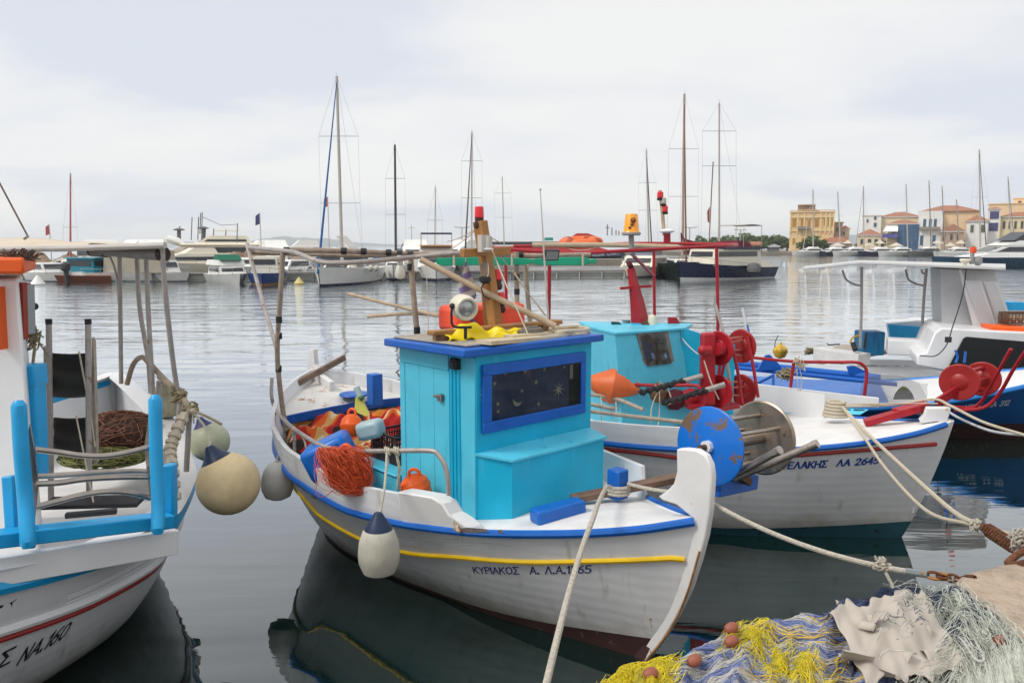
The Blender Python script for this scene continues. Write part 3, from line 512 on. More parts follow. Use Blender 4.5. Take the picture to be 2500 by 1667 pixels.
# lamp bulb and floodlight on the canopy frame
c = at(977, 665, 6.75); mb = MB(); mb.lathe([(.004,-.062),(.035,-.05),(.046,-.02),(.040,.02),(.026,.06),(.024,.062)], c, n=16); lb = mb.build('hanging_bulb', mat('milky_bulb', (.72,.70,.58), .25, var=.05), bt)
mb = MB(); mb.tube([c+UP*.06, c+UP*.15], .026, 12); mb.build('bulb_socket', mat('grey_white_plastic'), lb)
c = at(1345, 622, 7.0); mb = MB(); X_ = unit(V(.9,.43,-.0)); Y_ = unit(V(.45,-.85,-.35)); Z_ = np.cross(X_, Y_); Z_ = Z_ if Z_[2] > 0 else -Z_
mb.box(c, (.155,.04,.105), (X_,Y_,Z_)); fl = mb.build('floodlight', mat('dark_lamp_case', (.07,.065,.065), .5), bt, bev=.008)
mb = MB(); mb.box(c+Y_*.021, (.12,.005,.075), (X_,Y_,Z_)); mb.build('floodlight_glass', M_glassg, fl)
# whip aerial
mb = MB(); mb.tube([at(1340,800,7.0), at(1327,600,6.95), at(1319,466,6.9)], [.010,.008,.004], 6); mb.ball(at(1319,463,6.9), .012, 8); mb.build('whip_aerial', mat('grey_white_plastic'), bt)
# stays of the mast
mb = MB(); top = at(1172,552,6.55)
for e_ in ((1092,590,7.6),(1222,592,7.0),(1333,770,6.9),(1080,620,7.6)): mb.tube(sag(top, at(*e_), .02, 6), .0045, 5)
mb.tube(sag(at(1200,608,6.5), at(1240,705,6.2),.0,4), .006, 5); mb.tube(sag(at(1240,705,6.2), at(1291,820,6.0),.0,4), .006, 5); mb.tube(sag(at(1256,665,7.2), at(1330,770,6.9), .01, 6), .005, 5)
mb.tube([at(1041,650,7.2), at(1047,825,7.0)], .004, 5); mb.build('stay_lines', M_rope2, bt)
# flag
def flagmesh(pts, name, m, par, th=.0015):
    mb = MB(); rows = [[at(*p) for p in r_] for r_ in pts]; nu, nv = 16, 12
    f1 = [spline(r_, 8) for r_ in rows]
    def f(a, b):
        x = a*(len(f1)-1); i = min(int(x), len(f1)-2); t = x-i; L_ = f1[i]; R_ = f1[i+1]; j = b*(len(L_)-1); jj = min(int(j), len(L_)-2); q = j-jj
        A = L_[jj]*(1-q)+L_[jj+1]*q; B_ = R_[jj]*(1-q)+R_[jj+1]*q; return A*(1-t)+B_*t + V(0,.015*math.sin(a*9+b*5),0)
    mb.grid(f, nu*2, nv*2); return mb.build(name, m, par)
mf = mat('washed_out_flag', (.62,.60,.55), .85, var=.1)
t_ = mf.node_tree; n_ = t_.nodes; b_ = n_['Principled BSDF']; tc_ = n_.new('ShaderNodeTexCoord'); mp_ = n_.new('ShaderNodeMapping'); mp_.inputs['Rotation'].default_value = (0,.35,0); wv_ = n_.new('ShaderNodeTexWave'); wv_.bands_direction = 'Z'; wv_.inputs['Scale'].default_value = 3.1; wv_.inputs['Distortion'].default_value = 1.2; wv_.inputs['Detail'].default_value = 1
rp_ = n_.new('ShaderNodeValToRGB'); rp_.color_ramp.elements[0].position = .48; rp_.color_ramp.elements[0].color = (.33,.28,.56,1); rp_.color_ramp.elements[1].position = .54; rp_.color_ramp.elements[1].color = (.74,.71,.66,1)
t_.links.new(tc_.outputs['Object'], mp_.inputs[0]); t_.links.new(mp_.outputs[0], wv_.inputs[0]); t_.links.new(wv_.outputs['Fac'], rp_.inputs[0]); t_.links.new(rp_.outputs[0], b_.inputs['Base Color'])
fg = thing('flag', at(1140, 640, 6.6), 'faded blue and white striped flag hanging by the wooden mast', 'flag')
flagmesh([[(1137,638,6.55),(1124,680,6.5),(1120,705,6.5),(1130,728,6.5)], [(1140,640,6.6),(1140,675,6.6),(1145,705,6.6),(1145,725,6.55)], [(1143,650,6.6),(1158,690,6.65),(1163,722,6.6),(1155,735,6.6)]], 'flag_cloth', mf, fg)
mb = MB(); mb.tube([at(1137,640,6.6), at(1139,622,6.6)], .005, 5); mb.build('halyard', M_rope2, fg)
# net drum at the bow: blue disc, bare disc, bars, rollers
c0, c1 = at(1732, 1089, 5.35), at(1859, 1068, 5.75); dax = unit(c1-c0); R0 = .285; rz = unit(np.cross(dax, UP)); uz = np.cross(rz, dax)
uz = uz if uz[2] > 0 else -uz
mblue = mat('flaking_blue_disc', (.006,.16,.62), .38, var=.1, chips=((.17,.11,.07), .55, 5.))
mb = MB(); mb.lathe([(.05,-.012),(R0-.012,-.012),(R0,-.004),(R0,.008),(.05,.012)], c0, dax, 56); dsc = mb.build('net_drum_disc', mblue, bt)
mdisc = mat('turned_steel_disc', (.38,.31,.24), .38, metal=.8, var=.35, vs=6, chips=((.20,.13,.08), .60, 7.))
mb = MB(); mb.lathe([(.05,-.012),(.12,-.02),(.20,-.006),(R0-.012,-.012),(R0,-.004),(R0,.008),(.05,.012)], c1, dax, 56); mb.build('net_drum_disc', mdisc, bt)
for k, an in enumerate((35, 100, 170, 235, 300)):
    o_ = (rz*math.cos(math.radians(an)) + uz*math.sin(math.radians(an)))*.17
    mb = MB(); mb.tube([c0+o_, c1+o_], .016, 10); mb.build('drum_bar', M_steel, bt)
mb = MB(); mb.tube([c0, c1], .045, 16); mb.build('drum_axle', M_steel, bt)
mb = MB(); mb.tube([c0-dax*.05, c0-dax*.0], .045, 8); mb.build('axle_nut', M_white, bt, smooth=False)
mb = MB(); mb.tube([c0-dax*.12, c0-dax*.03], .02, 8); mb.bar(c0-dax*.07, at(1690,1130,5.35), .03, .05); mb.bar(at(1690,1130,5.35), at(1700,1200,5.4), .05, .04); mb.build('drum_bracket', mat('rusty_steel', (.16,.09,.05), .7, metal=.3, var=.4, vs=14), bt)
for a_, b_ in (((1785,1163,5.3),(1903,1099,4.95)), ((1793,1168,5.35),(1994,1083,5.0)), ((1770,1150,5.5),(1800,1135,5.5))):
    mb = MB(); A, Z = at(*a_), at(*b_); mb.tube([A, Z], .026, 14); mb.tube([Z-unit(Z-A)*.03, Z+unit(Z-A)*.006], .030, 14); mb.build('roller', M_steel, bt)
mb = MB(); mb.bar(at(1735,1190,5.35), at(1828,1172,5.75), .16, .11); mb.build('drum_block', M_blue, bt, bev=.008)
mb = MB(); mb.bar(at(1790,1150,5.4), at(1826,1175,5.5), .08, .06); mb.build('roller_bracket', mat('rusty_steel'), bt, bev=.008)
# bow fittings
mb = MB(); q0, q1 = atz(1395,1218,1.0), atz(1660,1165,1.14); mb.bar(q0, q1, .11, .055); mb.build('bow_beam', mat('worn_brown_beam', (.20,.12,.08), .6, var=.4, vs=10, chips=((.5,.46,.4), .66, 12.)), bt, bev=.008)
mb = MB(); c = B1.w(.95, .10, 1.0); c = at(1508,1180,5.95); mb.box(c, (.125,.125,.24), (B1.u,B1.v,UP)); mb.build('mooring_post', M_bluew, bt, bev=.012)
mb = MB(); mb.bar(atz(1303,1262,1.0), atz(1420,1232,1.02), .14, .11); mb.build('bitts_block', M_bluew, bt, bev=.02)
mb = MB(); c = at(915,950,8.2); mb.box(c, (.13,.13,.34), (B1.u,B1.v,UP)); mb.build('mooring_post', M_bluew, bt, bev=.01)
mb = MB(); c = at(865,965,8.5); mb.lathe([(.16,0),(.17,.01),(.16,.025),(.01,.03)], c, n=28); mb.build('deck_hatch', M_blue, bt)
mb = MB()
for k in range(3): 
    cc = at(1508,1180+4+8*k,5.95); mb.tube([cc+ .092*(math.cos(a_)*B1.u+math.sin(a_)*B1.v)*1. for a_ in np.linspace(0, 2*math.pi, 17)], .014, 7, cap=False)
ro = thing('mooring_rope', at(1500,1180,5.9), 'speckled rope wound on the blue bow post of the middle boat, running under the stem', 'rope', 'mooring ropes')
mb.build('rope_turns', M_rope, ro)
mb = MB(); mb.tube(sag(at(1533,1180,5.9), at(1640,1200,5.5), .01), .014, 7); mb.build('inboard_line', M_rope, ro)
mb = MB(); A, Z = at(1736,1226,5.0), at(2266,1402,3.95); pl = sag(A, Z, .075, 20); mb.tube(pl, .016, 8); mb.tube([pl[-3]+(pl[-2]-pl[-3])*.5, pl[-2], pl[-1]], .021, 8, mi=1); mb.build('mooring_line', [M_rope, mat('grey_hose', (.20,.24,.24), .6)], ro)
mb = MB(); kk = at(2152,1377,3.97); 
for q in range(14): mb.tube(spline([kk+V(*(np.random.randn(3)*.02)) for _ in range(4)],3), .006, 5)
mb.tube(sag(kk, at(2182,1436,3.9), 0, 4), .009, 6); mb.build('whipping_knot', M_rope, ro)
# ================================================ things lying in or hanging from the middle boat
def strands(mb, c, ax, n, r, ln, seg=7, mi=0, loop=False):
    """a tangle of thin cords inside an ellipsoid with half-axes ax (three vectors) round c"""
    A = [V(a) for a in ax]
    for _ in range(n):
        p = np.random.randn(3); p = p/np.linalg.norm(p)*random.uniform(.55,1.); d = np.random.randn(3); d -= p*(d@p)*.9; d = d/np.linalg.norm(d); pts = []
        for q in range(seg):
            pts.append(c + A[0]*p[0] + A[1]*p[1] + A[2]*p[2]); p = p + d*ln/seg; d = d + np.random.randn(3)*.35; p = p/max(1, np.linalg.norm(p)/1.0); d = d/np.linalg.norm(d)
        mb.tube(pts, r, 4, mi=mi, cap=False)
def rope_tube(name, pts, r, m, par, n=7):
    mb = MB(); mb.tube(pts, r, n); return mb.build(name, m, par)
# blanket
mbk = mat('patchwork_blanket', (.6,.3,.1), .95, var=.2, vs=30, bump=1.2, bs=90)
t_ = mbk.node_tree; n_ = t_.nodes; tc_ = n_.new('ShaderNodeTexCoord'); wv = n_.new('ShaderNodeTexNoise'); wv.inputs['Scale'].default_value = 2.0; wv.inputs['Detail'].default_value = 0; wv.inputs['Distortion'].default_value = .4; mp_ = n_.new('ShaderNodeMapping'); mp_.inputs['Scale'].default_value = (1.9,1.,.5); mp_.inputs['Rotation'].default_value = (0,0,.5)
cr = n_.new('ShaderNodeValToRGB'); cr.color_ramp.interpolation = 'CONSTANT'; E_ = cr.color_ramp.elements
E_[0].position = 0; E_[0].color = (.02,.012,.01,1); E_[1].position = .36; E_[1].color = (.42,.012,.010,1)
for p_, c_ in ((.43,(.62,.10,.012,1)),(.475,(.62,.36,.12,1)),(.51,(.72,.58,.36,1)),(.545,(.46,.012,.012,1)),(.60,(.68,.20,.02,1)),(.66,(.03,.015,.012,1))): e = E_.new(p_); e.color = c_
b_ = n_['Principled BSDF']; t_.links.new(tc_.outputs['Object'], mp_.inputs[0]); t_.links.new(mp_.outputs[0], wv.inputs[0]); t_.links.new(wv.outputs['Fac'], cr.inputs[0]); t_.links.new(cr.outputs[0], b_.inputs['Base Color'])
def lump(x, y, s=0.): return .5*math.sin(x*2.1+s+1.3*math.sin(y*1.7))+.3*math.sin(y*3.7+x*1.9+s*2)+.2*math.sin(x*7.3+y*5.1+s)+.12*math.sin(13*x-9*y+s)
mb = MB()
def fb(u_, v_):
    a = 3.18+1.26*u_; p = -1.04+1.95*v_; t = B1.tt(a, 1.); h = B1.half(t, 1.)-.09; p = max(-h, min(h, p)); e_ = min(1, 5*min(u_, 1-u_))
    return B1.w(a, p, .95+.14*u_*1.2 + e_*(.11*lump(a*3.2, p*3.0)+.10) + .10*max(0, v_-.5))
mb.grid(fb, 90, 90); tag(mb.build('blanket', mbk), 'crumpled red, orange, cream and black blanket in the stern of the middle boat', 'blanket')
# barrels, jug, buoys
M_can = mat('blue_plastic', (.008,.16,.62), .4, var=.08)
def canister(name, c, s, ax, m, label, cat, r=.06):
    mb = MB(); mb.box(c, s, ax); return tag(mb.build(name, m, bev=r), label, cat)
q = unit(V(.86,.05,.40)); r_ = unit(np.cross(UP, q)); z_ = np.cross(q, r_)
canister('jerrycan', at(806,1112,6.6), (.42,.34,.30), (q, r_, z_), M_can, 'blue plastic jerrycan lying on the blanket in the stern', 'jerrycan', .05)
q = unit(V(.93,-.2,.25)); r_ = unit(np.cross(UP, q)); z_ = np.cross(q, r_)
o = canister('jug', at(905,1048,6.9), (.25,.17,.17), (q, r_, z_), mat('pale_green_plastic', (.42,.58,.60), .4, var=.1), 'pale grey-green plastic jug tied with twine above the black crate', 'jug', .045)
def roundbuoy(x, y, Y, r, m, label, axis=(0,.3,1), eye=True, band=None, cat='buoy', sz=1.):
    c = at(x, y, Y); th = thing('float_buoy', c-UP*r, label, cat, 'orange plastic buoys aboard the middle boat'); mb = MB(); A = unit(axis)
    mb.lathe([(.02,-r*sz),(r*.62,-r*.93*sz),(r*.9,-r*.6*sz),(r*.985,-r*.15*sz),(r*1.02,-.03*sz*r),(r*1.02,.05*sz*r),(r*.97,.12*sz*r),(r*.85,r*.55*sz),(r*.5,r*.9*sz),(.02,r*sz)], c, A, 26); mb.build('float_body', m, th)
    if eye:
        X_ = unit(np.cross(A, V(.3,1,.2))); mb = MB(); mb.tube([c+A*r*sz*.95 + (X_*math.cos(a_)*.38+A*(math.sin(a_)*.38+.12))*r for a_ in np.linspace(0, math.pi*2, 16)], r*.13, 7, cap=False); mb.build('float_eye', m, th)
    return th
roundbuoy(858,1038,7.0,.105, M_orange, 'orange ball buoy on the blanket between the blue can and the pale jug')
roundbuoy(838,1130,6.35,.12, M_orange, 'orange and white float half buried in the orange fishing line', (.3,-.2,1))
c = at(1016, 1192, 5.95); th = thing('float_buoy', c-UP*.12, 'bright orange drum-shaped buoy with a carrying eye, beside the turquoise cabin door', 'buoy', 'orange plastic buoys aboard the middle boat'); A = unit(V(-.25,-.1,1)); r = .118
mb = MB(); mb.lathe([(.09,-.13),(r,-.115),(r,.0),(r*1.05,.008),(r*1.05,.022),(r*.99,.03),(r*.92,.07),(r*.6,.105),(.02,.12)], c, A, 32); mb.build('float_body', M_orange, th)
mb = MB(); X_ = unit(np.cross(A, V(.2,1,0))); mb.tube([c+A*.12+X_*(-.02) + (X_*math.cos(a_)*.045+A*math.sin(a_)*.045) for a_ in np.linspace(0, math.pi*2, 16)], .014, 7, cap=False); mb.build('float_eye', M_orange, th)
# orange line bundle
on = thing('fishing_line_bundle', at(830,1200,6.0), 'bundle of orange fishing line hanging from the rail into the middle boat', 'fishing line')
mb = MB(); c = at(845,1150,6.05)
for k_ in range(420):
    a0 = random.uniform(-.035,.035); x0, y0 = random.uniform(775,812), random.uniform(1093,1104); x1, y1 = random.uniform(845,905), random.uniform(1168,1208); mx_, my_ = (x0+x1)/2+random.uniform(-50,45), (y0+y1)/2+random.uniform(-35,30)
    mb.tube(spline([at(x0,y0,6.18+a0), at(mx_-4,my_-12,6.0+random.uniform(-.09,.05)), at(mx_+18,my_+22,5.98+random.uniform(-.09,.05)), at(x1,y1,5.95+a0)], 4), .0022, 3, cap=False)
for k_ in range(150):
    cc = at(random.uniform(835,880), random.uniform(1120,1180), 5.93+random.uniform(0,.06)); R_ = random.uniform(.05,.13); u1 = unit(np.random.randn(3)*V(1,.3,1)); u2 = unit(np.cross(u1, V(.2,-1,.3)))
    mb.tube([cc+R_*(u1*math.cos(a_)+u2*math.sin(a_)*.8) for a_ in np.linspace(0, 5.6, 16)], .0022, 3, cap=False)
mb.tube(spline([at(780,1170,6.0), at(770,1200,5.95), at(790,1212,5.9), at(822,1190,5.9)],6), .003, 4)
mb.build('loose_line', mat('orange_twine', (.66,.085,.018), .6, var=.35, vs=30), on)
mb = MB(); mb.ball(at(850,1152,6.12), .17, 14, sz=.9); mb.build('line_core', mat('orange_twine_mass', (.50,.055,.01), .8, var=.5, vs=40, bump=2, bs=90), on)
# turquoise locker and crate
mb = MB(); B1.sleeve(mb, 2.5, 3.15, -.70, .3, .66, 1.02); B1.sleeve(mb, 2.49, 3.17, -.72, .32, 1.02, 1.04); tag(mb.build('storage_box', M_turq2, bev=.01), 'turquoise wooden box behind the cabin, under the black crate', 'box')
th = thing('plastic_crate', B1.w(2.72,-.48,.98), 'black slatted plastic crate on the turquoise box behind the cabin', 'crate'); M_crate = mat('black_crate_plastic', (.025,.018,.02), .45)
c0_ = B1.w(2.74,-.38,.98)
def wallgrid(mb, o, ex, L_, h_, n):
    ex = unit(ex)
    for k_ in range(n+1): p = o+ex*L_*k_/n; mb.bar(p+UP*.01, p+UP*(h_-.01), .006, .009, ex)
    for z in np.linspace(0, h_, 6): mb.bar(o+UP*z, o+ex*L_+UP*z, .010, .010 if 0 < z < h_ else .02)
mb = MB(); q0 = atz(908,1112,1.05); 
for o_, ex, L_ in ((q0, B1.u, .42),(q0, B1.v, .34),(q0+B1.v*.34, B1.u, .42),(q0+B1.u*.42, B1.v, .34)): wallgrid(mb, o_, ex, L_, .24, int(L_/.028))
mb.build('crate_sides', M_crate, th, smooth=False)
mb = MB(); mb.box(q0+B1.u*.21+B1.v*.17+UP*.006, (.41,.33,.008), (B1.u,B1.v,UP)); mb.build('crate_floor', M_crate, th, smooth=False)
# yellow bottle-shaped plastic paddle
th = thing('boat_bailer', at(885,1010,7.4), 'yellow plastic scoop with a white bottle lashed on, stern of the middle boat', 'scoop')
mb = MB(); mb.prism([at(*p) for p in ((868,970,7.4),(882,970,7.4),(902,1012,7.35),(893,1016,7.3),(865,1004,7.3))], V(0,.03,0)); mb.build('scoop_blade', mat('faded_yellow_plastic', (.66,.62,.12), .5, var=.1), th)
mb = MB(); mb.tube([at(870,945,7.4), at(880,968,7.38)], .032, 12); mb.build('white_bottle', mat('pale_green_plastic'), th)
mb = MB(); mb.tube([at(879,966,7.38), at(884,974,7.36)], .026, 12); mb.build('bottle_cap', mat('green_cap', (.02,.16,.05), .5), th)
# roof load
th = thing('life_raft_box', at(1172,800,7.0), 'orange-red box float with rounded corners on the turquoise cabin roof, behind the mast', 'life raft')
c = at(1178, 772, 7.05); mb = MB(); mb.box(c, (.80,.34,.235), (B1.v, B1.u, UP)); mb.build('box_float', M_orange2, th, bev=.05)
mb = MB(); A0 = at(1120,800,6.74)
for pts in ([(1108,780),(1112,790),(1108,800)], [(1140,800),(1152,772),(1160,800)], [(1146,790),(1158,788)], [(1150,775),(1165,795),(1172,802)]): mb.tube([at(x,y,6.74) for x,y in pts], .010, 6)
mb.build('box_marking', mat('faded_blue_marking', (.10,.12,.42), .6), th)
th = tag(None or MB().grid(lambda a,b: at(1092+175*a + 6*math.sin(b*9), 836-6*a-6*math.sin(a*7+b*3)-(16+36*math.exp(-((a-.26)/.2)**2)+ 12*a)*b - 5*math.sin(a*23+b*5), 5.92+.02*b*math.sin(a*14)+.55*a*.5+.12*b), 60, 16).build('oilskin', mat('yellow_oilskin', (.86,.66,.0), .38, var=.1, vs=6), angle=60), 'yellow oilskin folded on the cabin roof under the searchlight', 'oilskin')
so = th.modifiers.new('thick', 'SOLIDIFY'); so.thickness = .012
mb = MB(); mb.bar(at(1180,836,5.75), at(1420,816,6.7), .16, .03); mb.bar(at(1240,826,6.1), at(1400,812,6.75), .10, .05); tag(mb.build('roof_boards', mat('cream_board', (.62,.52,.36), .7, var=.2, vs=9)), 'pale cream boards lying on the cabin roof in front of the ropes', 'boards')
def coil(name, c, R_, turns, r, m, label, group, flat=.5, ex=V(1,0,0), ey=V(0,1,0), jit=.25):
    mb = MB(); pts = []
    for k_ in range(int(turns*14)):
        a_ = k_/14*2*math.pi; f_ = 1+random.uniform(-jit,jit)*.5*math.sin(a_*.37); pts.append(c + ex*R_*f_*math.cos(a_) + ey*R_*flat*f_*math.sin(a_) + UP*(r*1.2*(k_/14)*.7 + random.uniform(-.3,.3)*r))
    mb.tube(pts, r, 6); return tag(mb.build(name, m), label, 'rope', group)
coil('rope_coil', at(1392,817,6.6)-UP*.01, .20, 5, .016, M_rope2, 'cream rope coiled on the right end of the cabin roof', 'rope coils', .6, B1.v, B1.u)
coil('rope_coil', at(1300,812,6.4), .095, 4, .012, mat('grey_rope', (.26,.24,.21), .9, var=.3, vs=60, bump=1, bs=150), 'grey rope bundled on the roof between oilskin and cream coil', 'rope coils', .5, B1.v, B1.u)
# fenders
def fender(x, y, Y, r, h, mbody, label, group, hang, cone=None, ball=False, knot=True, tilt=V(0,0,1), cat='fender'):
    c = at(x, y, Y); T = unit(tilt); th = thing('ball_fender' if ball else 'boat_fender', c-UP*h/2, label, cat, group)
    mb = MB()
    if ball: prof = [(max(.004, r*math.sin(math.pi*i/16)), -r*math.cos(math.pi*i/16)) for i in range(15)] + [(r*.30, r*1.0), (r*.12, r*1.10)]
    else: prof = [(.01,-h/2),(r*.45,-h*.485),(r*.78,-h*.42),(r*.97,-h*.24),(r,-h*.08),(r*.93,h*.14),(r*.76,h*.31),(r*.52,h*.42),(r*.30,h*.48)]
    mb.lathe(prof, c, T, 32); mb.build('fender_body', mbody, th)
    top = c + T*(r*1.08 if ball else h*.48)
    if cone:
        pc = [(r*.52,-r*.02),(r*.40,r*.10),(r*.26,r*.26),(r*.17,r*.42),(r*.12,r*.5),(.01,r*.52)] if ball else [(r*.70,-h*.135),(r*.64,-h*.08),(r*.46,.01),(r*.28,h*.13),(r*.18,h*.19),(.01,h*.20)]
        mb = MB(); mb.lathe(pc, c + T*(r*.86 if ball else h*.46), T, 28); mb.build('fender_cap', cone, th); top = c + T*(r*1.32 if ball else h*.60)
    hp = [V(p) for p in hang]
    mb = MB(); mb.tube(spline([top-T*.03]+hp, 6) if len(hp) > 1 else sag(top-T*.03, hp[0], .005, 6), .010, 7); mb.build('fender_line', M_rope, th)
    if knot:
        mb = MB()
        for q in (top, hp[-1]): mb.ball(q, .022, 8); mb.tube([q, q+V(.01,-.01,-.10)], .008, 5)
        mb.build('fender_knot', M_rope, th)
    return th
fender(925, 1338, 5.28, .150, .405, M_buoyw, 'white pear fender with dark blue top hanging on the side of the middle boat', 'fenders of the middle boat', [at(930,1240,5.38), at(940,1180,5.5), railpt(945,1100)], cone=M_navy)
fender(677, 1172, 7.05, .150, .37, mat('grey_white_vinyl', (.56,.55,.50), .55, var=.2, vs=5), 'grey-white cylinder fender without a cap at the stern of the middle boat', 'fenders of the middle boat', [at(676,1120,7.1), at(700,1080,7.2), railpt(718,1047)])
# twine on the rail
mb = MB()
for x in (945, 967): 
    q = railpt(x, 1100); mb.tube([q+.025*V(0,math.cos(a_),math.sin(a_))+B1.u*(.004*a_-.03) for a_ in np.linspace(0, 18, 50)], .008, 5)
q = railpt(967,1100); mb.tube(spline([q, q-UP*.12+V(.02,0,0), at(975,1150,5.8), at(970,1195,5.9)],5), .012, 6); mb.tube(spline([at(975,1140,5.8), at(990,1160,5.85), at(1003,1168,5.95)],4), .003, 4)
q = railpt(718,1047); mb.tube(spline([q, at(740,1070,6.9), at(747,1100,6.85), at(735,1132,6.8)],5), .009, 6)
th = tag(mb.build('rail_twine', M_rope2), 'cream twine knotted round the grey hand rail of the middle boat', 'twine', 'mooring ropes')
# line running over the bow to the quay edge below the picture
mb = MB(); mb.tube(spline([at(1500,1196,5.8), at(1482,1188,5.72), at(1462,1225,5.1), at(1448,1265,4.62), at(1420,1340,4.2), at(1380,1480,3.55), at(1333,1672,2.95), at(1322,1720,2.85)],8), .0165, 9)
tag(mb.build('mooring_rope', M_rope), 'white speckled rope running from the bow post down over the bow to the bottom edge', 'rope', 'mooring ropes')
# stern net brace and lifebuoy
th = thing('lifebuoy', at(1418,600,10.0), 'orange horseshoe-like lifebuoy lying flat on the red canopy pipes', 'lifebuoy')
c = at(1418, 591, 10.0); X_ = unit(V(1,.15,.045)); Y_ = unit(V(-.15,1,.10)); Z_ = np.cross(X_, Y_)
mb = MB(); mb.tube([c+X_*.215*math.cos(a_)+Y_*.205*math.sin(a_) for a_ in np.linspace(0, 2*math.pi, 41)], .075, 12, cap=False, el=.78); mb.build('buoy_ring', mat('faded_orange_ring', (.80,.16,.04), .5, var=.15, vs=5), th)
for a_ in (.9, 2.3, 3.9, 5.5):
    p = c+X_*.215*math.cos(a_)+Y_*.205*math.sin(a_); T = unit(-X_*math.sin(a_)+Y_*math.cos(a_)); mb = MB(); mb.tube([p-T*.035, p+T*.035], .079, 12, el=.79); mb.build('ring_band', mat('dark_orange_band', (.42,.07,.02), .6), th)
mb = MB(); mb.tube(spline([c+V(-.25,-.05,-.03), c+V(-.1,-.25,-.10), c+V(.1,-.25,-.09), c+V(.26,-.05,-.03)],6), .006, 5); mb.build('grab_line', M_rope2, th)
# green board tied under the canopy poles
th = thing('green_oar', at(1256,640,7.9), 'green painted oar lashed level under the canopy poles of the middle boat', 'oar')
mb = MB()
def oar(x): 
    if x < 1072: return 6+13*(x-1058)/14 if x > 1058 else 6
    if x > 1285 and x < 1310: return 19-3*(x-1285)/25
    return 19 if x < 1285 else 16+(4*(x-1310)/60 if x < 1370 else 4)
ou = []; od = []
for x in list(range(1062, 1441, 8)): h_ = 10 if x < 1085 else (9 if 1270 < x < 1310 else 10); 
outl_u = [(1062,630),(1105,629),(1108,631),(1112,629),(1170,628),(1270,630),(1300,633),(1330,629),(1420,628),(1436,630),(1440,634),(1452,631),(1457,634),(1457,641),(1452,644),(1440,643),(1436,646),(1420,648),(1320,648),(1300,643),(1280,647),(1150,648),(1080,649),(1066,645)]
mb.prism([at(x,y,7.9) for x,y in outl_u], V(0,.05,0)); mb.build('oar_blade', mat('green_paint', (.006,.36,.20), .4, var=.12, chips=((.3,.25,.2), .74, 12.)), th, bev=.006)
mb = MB()
for x in (1108, 1250, 1423): mb = MB(); mb.tube([at(x,y,7.86) for y in (620, 649)], .012, 5); mb.build('oar_lashing', M_rope2, th)
# ================================================ white boat with sky blue frame, left edge
B2 = Boat((-3.72, 3.35), (.2, -.98), 6.4, [0, .05, .12, .20, .30, .40, .52, .65, .80, .92, 1], [.04, .48, 1.0, 1.40, 1.62, 1.60, 1.42, 1.14, .70, .32, .03], [.02, .18, .42, .66, .86, .92, .86, .66, .36, .14, .02],
    [1.35, 1.25, 1.14, 1.07, 1.04, 1.07, 1.16, 1.24, 1.31, 1.37, 1.42], ([-.4, 0, 1.4], [.6, .35, -.1]), ([-.4, 0, 1.5], [5.9, 6.1, 6.35]), fl=.42)
b2 = thing('fishing_boat', B2.w(3, 0, 0), 'white fishing boat with sky blue roller frame and orange-roofed wheelhouse, cut by the left edge', 'boat', 'traditional fishing boats moored at the quay')
B2.hull('hull', [M_hull, M_teal], b2, lambda t, sg: .0, lambda t: -.05, lambda t: .62, n=60)
B2.deckpatch('deck_floor', M_deck, b2, .03, .98, lambda t: .66, .05, 0)
for sg in (1, -1):
    mb = MB(); mb.grid(lambda u_, v_: B2.w(B2.ap(.02+.975*u_,1.2), sg*max(.0, B2.half(.02+.975*u_, 1.2)+.035-.23*v_), B2.zs(.02+.975*u_)+.012+.01*v_), 60, 4, flip=(sg<0)); mb.build('gunwale_cap', M_white, b2)
    B2.strake('rub_rail', M_sky, b2, .01, .985, lambda t: B2.zs(t)-.10, .055, sg, 60, el=1.)
    B2.strake('red_stripe', M_red2, b2, .03, .97, lambda t: B2.zs(t)*.59, .022, sg, 60)
    B2.strake('chine_rail', M_white, b2, .03, .97, lambda t: B2.zs(t)*.59+.055, .032, sg, 60)
for k_, dz in enumerate((.12, .15, .20, .225)): B2.strake('groove_line', M_white, b2, .16, .30, lambda t: B2.zs(t)*.59+dz*(.6+1.2*(t-.1)), .0035, 1, 20)
c0 = at(0, 1600, 4.4); X0, t0, z0 = B2.hit(38, 1622, 1); X1, t1, z1 = B2.hit(162, 1550, 1)
letters('ΝΑ.160', namefn(B2, t0, z0, t1, z1, textwidth('ΝΑ.160')+2, .0165, 1), .95, 'lettering', M_inkb, b2, slant=.45)
X0, t0, z0 = B2.hit(-10, 1632, 1); X1, t1, z1 = B2.hit(22, 1615, 1); letters('Σ', namefn(B2, t0, z0, t1, z1, 4, .0165, 1), .95, 'lettering', M_inkb, b2, slant=.2)
mb = MB(); em = [B2.hit(x, y, 1, .006)[0] for x, y in ((-2,1478),(15,1474),(30,1468),(42,1460),(33,1473),(28,1487),(20,1482),(8,1481),(-2,1486))]
mb.add(em, [(0,1,7,8),(1,2,6,7),(2,3,4),(2,4,5),(2,5,6)]); mb.build('painted_tail_emblem', M_inkb, b2, smooth=False)
